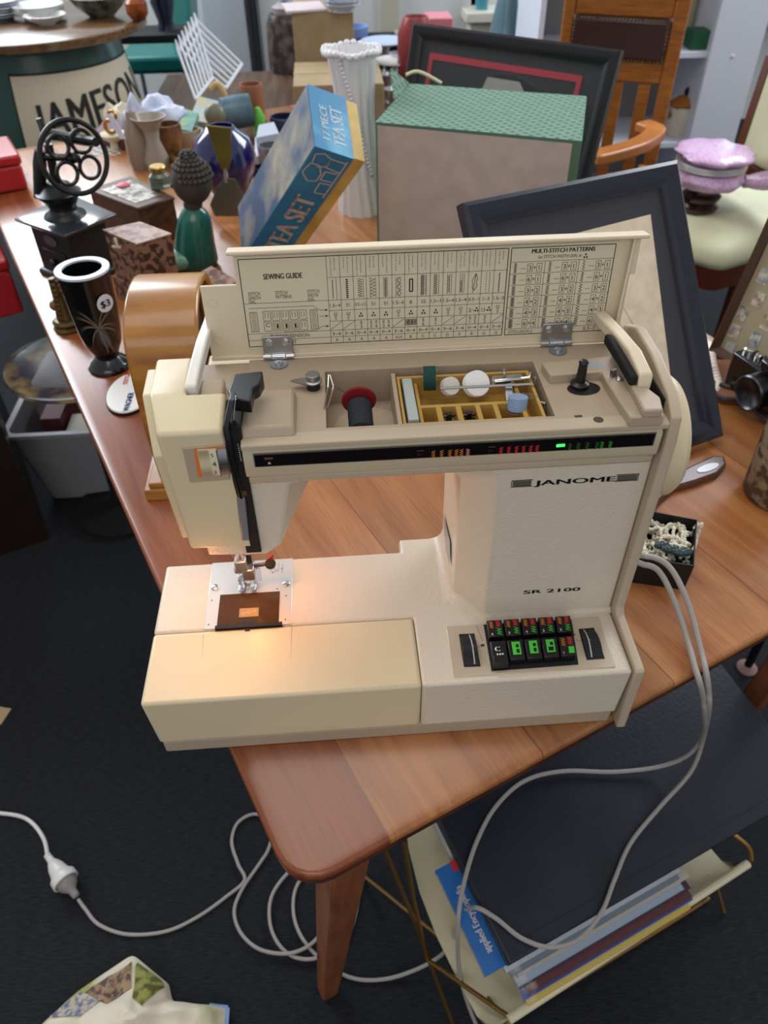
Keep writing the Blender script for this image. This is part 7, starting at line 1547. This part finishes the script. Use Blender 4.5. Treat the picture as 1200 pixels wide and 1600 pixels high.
for k, (px, cidx) in enumerate(((752, 0), (822, 1), (838, 2), (850, 3), (862, 4), (874, 5))):
    p = P(px, 16, 'y', WY - 0.09)
    hh_ = 0.13
    tag(MB().lathe((p.x, WY - 0.09, SLZ), [(0, 0), (0.032, 0), (0.036, hh_), (0.033, hh_), (0.029, 0.006), (0, 0.006)], 18).build('tumbler', mt('tum%d' % cidx, cols_[cidx][0], rough=0.08, trans=0.6)), '%s glass tumbler on the bright window sill' % cols_[cidx][1], 'glass', 'coloured tumblers on the window sill')
# ---- oak chair with leather back
mt('oak', 'a8682a', rough=0.35, col2='8a5220', nscale=8, stretch=(2, 2, 14)); mt('oakarm', 'b8743c', rough=0.3, col2='96592a', nscale=6); mt('leather', '3f2a26', rough=0.32, coat=0.2, bump=0.2, bscale=120)
yL, yR = 2.22, 2.10
lB, rB = P(888, 40, 'y', yL), P(1052, 60, 'y', yR); dX = V((rB.x - lB.x, yR - yL, 0)); Wc = dX.length; dX.normalize(); dY = V((-dX.y, dX.x, 0))
chz = -0.30
oc = thing('oak_armchair', 'oak armchair with a studded brown leather back panel', 'chair', V((lB.x, yL, FZ)) + dX * Wc / 2 - dY * 0.2)
def CH(a, b, z): return V((lB.x, yL, z)) + dX * a + dY * b
zT_ = 0.36
def cbx(a0, a1, b0, b1, z0, z1, nm, m, bv=0.004): return MB().obox(CH(a0, b0, z0), dX * (a1 - a0), dY * (b1 - b0), V((0, 0, z1 - z0))).build(nm, m, oc, bevel=bv)
cbx(-0.02, 0.012, 0, 0.035, FZ, zT_, 'rear_leg', 'oak'); cbx(Wc - 0.012, Wc + 0.028, 0, 0.035, FZ, zT_, 'rear_leg', 'oak')
zpt = P(960, 28, 'y', 2.15).z; zpb = P(960, 100, 'y', 2.12).z
cbx(0.012, Wc - 0.012, 0.006, 0.028, zpt, zT_, 'top_panel', 'oak'); cbx(0.012, Wc - 0.012, 0.004, 0.03, zpb - 0.055, zpb, 'lower_rail', 'oak')
lt = MB().obox(CH(0.012, -0.008, zpb), dX * (Wc - 0.024), dY * 0.03, V((0, 0, zpt - zpb))).build('leather_panel', 'leather', oc, bevel=0.012, seg=3)
mb = MB()
for k in range(26):
    for z in (zpb + 0.004, zpt - 0.004): mb.sphere(CH(0.018 + (Wc - 0.036) * k / 25, -0.009, z), 0.0032, 6, 4)
for k in range(12):
    for a in (0.018, Wc - 0.018): mb.sphere(CH(a, -0.009, zpb + (zpt - zpb) * k / 11), 0.0032, 6, 4)
mb.build('studs', 'brassold', oc)
for a in (0.07, 0.15, 0.23): cbx(a, a + 0.035, 0.01, 0.024, chz, zpb - 0.055, 'back_slat', 'oak', 0.002) if a < Wc - 0.05 else None
cbx(-0.02, Wc + 0.028, -0.42, 0.0, chz - 0.05, chz, 'seat', 'leather', 0.01)
for a in (-0.02, Wc - 0.012): cbx(a, a + 0.04, -0.44, -0.40, FZ, -0.105, 'front_leg', 'oak')
arz = -0.08
def armp(pts, w0):
    rings = []
    for i, p in enumerate(pts):
        t = (pts[min(i + 1, len(pts) - 1)] - pts[max(i - 1, 0)]).normalized(); s_ = V((0, 0, 1)).cross(t).normalized() * w0[i]
        rings.append([p - s_ - V((0, 0, 0.014)), p + s_ - V((0, 0, 0.014)), p + s_ + V((0, 0, 0.014)), p - s_ + V((0, 0, 0.014))])
    MB().loft(rings).build('armrest', 'oakarm', oc, bevel=0.006, seg=3)
pr_ = [P(1000, 205, 'z', arz), P(1020, 207, 'z', arz), P(1022, 220, 'z', arz), P(985, 236, 'z', arz), P(935, 250, 'z', arz), P(905, 258, 'z', arz)]
armp(smoothpath([P(1002, 196, 'z', arz), P(1024, 206, 'z', arz), P(1005, 224, 'z', arz), P(965, 238, 'z', arz), P(925, 248, 'z', arz)], 4), [0.028] * 17)
armp([CH(0, 0.01, arz), CH(-0.04, -0.15, arz), CH(-0.04, -0.42, arz)], [0.022, 0.026, 0.026])
# ---- white shelf unit at the right
mt('shelfwhite', 'dfe4f0', rough=0.4); mt('shelfback', '8c8686', rough=0.7)
sh_ = thing('shelf_unit', 'white shelf unit with a broad white side panel at the upper right', 'shelf unit', (1.45, 3.0, FZ))
x0s, x1s = P(1090, 150, 'y', 2.9).x, P(1165, 150, 'y', 2.9).x
MB().box((x0s, 2.885, FZ), (x1s, 3.30, 1.1)).build('side_panel', 'shelfwhite', sh_, bevel=0.003)
MB().box((1.0, 3.27, FZ), (x0s, 3.29, 1.1)).build('back_panel', 'shelfback', sh_)
MB().box((0.98, 2.9, FZ), (1.0, 3.29, 1.1)).build('side_panel', 'shelfwhite', sh_)
zs1 = P(1045, 82, 'y', 2.9).z; zs2 = P(1060, 222, 'y', 2.9).z - 0.0; 
for z in (zs1, zs2, zs1 + 0.42, FZ + 0.1): MB().box((1.0, 2.9, z - 0.022), (x0s, 3.27, z)).build('shelf_board', 'shelfwhite', sh_, bevel=0.002)
p = P(1145, 88, 'y', 2.884); MB().lathe((p.x, 2.885, p.z), [(0.006, 0), (0.006, 0.003), (0.003, 0.004)], 14, (0, -1, 0)).build('screw_cap', 'white_pl', sh_)
p = P(1062, 210, 'y', 2.98)
pt = thing('lidded_crock', 'cream crock with brown transfer print and an orange-brown lid on the shelf', 'crock', V((p.x, 3.0, zs2)))
MB().lathe((p.x, 3.0, zs2 + 0.0005), [(0, 0), (0.055, 0), (0.062, 0.02), (0.062, 0.10), (0.05, 0.115), (0.0, 0.115)], 28).build('crock_body', mt('crock_cream', 'cfc6b6', rough=0.25, col2='7c4c40', nscale=16, spread=(0.55, 0.65)), pt, sharp=50)
MB().lathe((p.x, 3.0, zs2 + 0.115), [(0, 0), (0.06, 0), (0.062, 0.006), (0.03, 0.03), (0.0, 0.034)], 28).build('crock_lid', mt('lid_ochre', 'a86a24', rough=0.25), pt)
MB().lathe((p.x, 3.0, zs2 + 0.148), [(0, 0), (0.006, 0), (0.014, 0.014), (0.008, 0.028), (0, 0.034)], 16).build('lid_knob', 'blackmat', pt)
p = P(1096, 88, 'y', 2.93); tag(MB().box((p.x - 0.055, 2.92, zs1 + 0.0005), (p.x + 0.02, 3.0, zs1 + 0.065)).build('green_box', mt('dkgreenbox', '1e5a3c', rough=0.5), bevel=0.002), 'small dark green box on the white shelf', 'box')
p = P(1070, 60, 'y', 3.0); tag(MB().lathe((p.x - 0.02, 3.12, zs1 + 0.05), [(0.085, 0), (0.08, 0.20), (0.078, 0.20), (0.083, 0.0)], 28, cap=False).lathe((p.x - 0.02, 3.12, zs1 + 0.0005), [(0, 0), (0.045, 0), (0.045, 0.008), (0.008, 0.015), (0.007, 0.16), (0, 0.16)], 20).build('table_lamp', mt('linen_shade', 'b5a88c', rough=0.8)), 'small table lamp with a beige drum shade on the upper shelf', 'lamp')
# ---- cream chair with the wrapped plates
mt('seatcream', 'cdcba8', rough=0.55); mt('mahog', '5a2a18', rough=0.3, coat=0.3)
cc_ = thing('cream_chair', 'mahogany chair with a pale cream upholstered seat at the right', 'chair', P(1150, 350, 'z', -0.3))
SQ = [P(*p, 'z', -0.31) for p in ((1040, 318), (1052, 392), (1128, 412), (1178, 398), (1255, 330), (1130, 270))]
cen = sum(SQ, V()) / 6
def sring(s, dz): 
    out_ = []
    n_ = len(SQ)
    for i in range(n_):
        a, b, c = SQ[i - 1], SQ[i], SQ[(i + 1) % n_]
        for t in (0.25, 0.5, 0.75):
            p = (b.lerp(a, 0.3) * (1 - t) ** 2 + b * 2 * t * (1 - t) + b.lerp(c, 0.3) * t ** 2); out_.append(cen + (p - cen) * s + V((0, 0, dz)))
    return out_
MB().loft([sring(0.99, -0.025), sring(1.01, -0.005), sring(0.98, 0.02), sring(0.85, 0.034), sring(0.4, 0.042)]).build('seat', 'seatcream', cc_, sharp=80)
MB().loft([sring(0.95, -0.09), sring(0.98, -0.026)]).build('seat_rail', 'mahog', cc_)
for i in (1, 3, 4, 0):
    p = cen + (SQ[i] - cen) * 0.84; MB().obox(V((p.x - 0.018, p.y - 0.018, FZ)), (0.032, 0, 0), (0, 0.032, 0), (0.004, 0.004, -0.34 - FZ)).build('leg', 'mahog', cc_, bevel=0.003)
bl0, bl1 = P(1138, 262, 'z', -0.20), P(1260, 330, 'z', -0.20)
bdx = (bl1 - bl0).normalized(); bup = (P(1196, 85, 'y', bl0.y + 0.08) - bl0); bL = bup.length; 
MB().obox(bl0, bdx * 0.40, V((-bdx.y, bdx.x, 0)) * 0.025, bup.normalized() * 0.035).obox(bl0, bdx * 0.028, V((-bdx.y, bdx.x, 0)) * 0.025, bup).build('back_frame', 'mahog', cc_, bevel=0.003)
MB().obox(bl0 + bdx * 0.028 + bup.normalized() * 0.035, bdx * 0.36, V((-bdx.y, bdx.x, 0)) * 0.03, bup - bup.normalized() * 0.05).build('back_cushion', 'seatcream', cc_, bevel=0.012, seg=3)
wsd = P(1094, 330, 'z', -0.268); sc0 = V((wsd.x, wsd.y + 0.02, -0.266))
g_ = MB().lathe(sc0, [(0, 0), (0.052, 0), (0.056, 0.010), (0.044, 0.018), (0.052, 0.030), (0.056, 0.040), (0.046, 0.048), (0.054, 0.062), (0.050, 0.070), (0, 0.070)], 32).build('turned_stand', mt('dk_turned', '2c1414', rough=0.2, coat=0.4), sharp=60); tag(g_, 'dark turned wooden stand on the cream seat, under the wrapped plates', 'stand')
mt('bubblepink', 'd084b4', rough=0.2, col2='e2c0e4', nscale=140, kind='voronoi', spread=(0.1, 0.5), bump=0.8, bscale=160, trans=0.15)
def wrap(z0, z1, r, seed, nm, lab):
    rings = []; n_ = 48
    for k in range(9):
        s_ = k / 8; z = z0 + (z1 - z0) * s_; rr0 = r * (0.75 + 0.3 * math.sin(math.pi * s_) ** 0.7)
        rings.append([V((sc0.x + 0.005 + (rr0 * (1 + 0.30 * noise.noise(V((math.cos(t) * 2, math.sin(t) * 2, seed + s_ * 1.5))) + 0.14 * noise.noise(V((math.cos(t) * 7, math.sin(t) * 7, seed + s_ * 3)))) * math.cos(t)), sc0.y + rr0 * (1 + 0.25 * noise.noise(V((math.cos(t) * 2, math.sin(t) * 2, seed + 5)))) * math.sin(t), z)) for t in [2 * math.pi * j / n_ for j in range(n_)]])
    return tag(MB().loft(rings).build(nm, 'bubblepink', sharp=80), lab, 'bubble wrap')
zz0 = sc0.z + 0.0705
lowr = 0.105
w1 = wrap(zz0, zz0 + 0.045, lowr, 1.0, 'bubble_wrap', 'lower bundle of pink bubble wrap on the dark turned stand')
mb = MB(); e = V((sc0.x + lowr * 0.85, sc0.y - 0.05, zz0 + 0.02)); 
for k in range(3): MBx = None
for k in range(3): plate(V((sc0.x + 0.004, sc0.y, zz0 + 0.0455 + k * 0.0055)), 0.098, h=0.006, lab='%s of the three white plates between the layers of pink bubble wrap' % ['lowest', 'middle', 'topmost'][k], grp='plates between pink bubble wrap')
w2 = wrap(zz0 + 0.069, zz0 + 0.098, 0.104, 3.0, 'bubble_wrap', 'upper sheet of pink bubble wrap over the white plates')
tl_ = tag(MB().loft([[V((sc0.x + 0.085 + 0.09 * s_, sc0.y - 0.06 + (0.018 + 0.03 * s_) * math.cos(t), zz0 + 0.022 + (0.014 + 0.010 * s_) * math.sin(t) + 0.004 * math.sin(5 * t + 4 * s_))) for t in [2 * math.pi * j / 16 for j in range(16)]] for s_ in (0, 0.3, 0.6, 1.0)]).build('bubble_wrap', 'bubblepink', sharp=80), 'twisted loose end of pink bubble wrap sticking out to the right', 'bubble wrap')
# table foot with rubber tip at the right, beyond the folder
p = P(1166, 1045, 'z', FZ); ft = thing('folding_stool', 'black metal leg with a pinkish rubber foot standing on the carpet at the right', 'stool', V((p.x, p.y, FZ)))
MB().tube([(p.x, p.y, FZ + 0.012), (p.x + 0.005, p.y + 0.01, FZ + 0.30)], 0.0085, 12).build('leg', 'black', ft)
MB().lathe((p.x, p.y, FZ), [(0, 0), (0.020, 0), (0.021, 0.006), (0.012, 0.014), (0, 0.015)], 20).build('rubber_foot', mt('pink_rubber', '8e746e', rough=0.7), ft)
# ---- more small things among the clutter behind the Buddha statue
mt('mug_tan', 'a09078', rough=0.4); mt('mug_dark', '2a2426', rough=0.3); mt('brassy', '8c7440', rough=0.3, metal=0.8); mt('tin_grey', '8a8c94', rough=0.3, metal=0.6)
pot(228, 225, 0.0, 0.03, 0.05, 'mug_dark', 'small dark mug behind the taupe bottle', 'mug', 'mug')
pot(300, 232, 0.0, 0.028, 0.045, 'mug_tan', 'small tan mug in front of the pale teal book', 'mug', 'mug')
pot(285, 262, 0.0, 0.022, 0.03, 'brassy', 'low round brass dish left of the blue vase', 'brass_dish', 'dish')
pot(426, 262, 0.0, 0.03, 0.05, 'tin_grey', 'grey metal cup between the blue vase and the tea set box', 'metal_cup', 'cup')
pot(412, 290, 0.0, 0.022, 0.04, 'mug_dark', 'small black ink bottle beside the tea set box', 'ink_bottle', 'bottle')
flatbox(((205, 262), (262, 270), (268, 246), (215, 240)), 0.0005, 0.012, mt('redbook', '7a2434', rough=0.5), 'book', 'thin dark red book lying under the bottles', 'book') if False else None
flatbox(((296, 186), (345, 196), (352, 160), (310, 150)), 0.0005, 0.020, mt('magbook', '8fa4ae', rough=0.4, col2='b7a46a', nscale=25), 'book', 'grey-blue picture book lying behind the enamel pot', 'book')
flatbox(((150, 205), (190, 215), (205, 190), (165, 182)), 0.0005, 0.030, mt('maroonbox', '5c1c2a', rough=0.4), 'maroon_box', 'maroon box behind the plaid tin', 'box')
pot(446, 215, 0.0, 0.035, 0.05, mt('navy_bowl', '20263c', rough=0.2), 'small navy bowl behind the tea set box', 'navy_bowl', 'bowl')
g_ = MB(); q_ = P(388, 335, 'z', 0); g_.sphere((q_.x, q_.y + 0.02, 0.016), 0.016, 14, 10, (1.2, 1, 1)); tag(g_.build('glazed_snail', mt('olive_glaze', '77744c', rough=0.3)), 'small olive glazed ornament behind the machine lid, right of the Buddha', 'ornament')
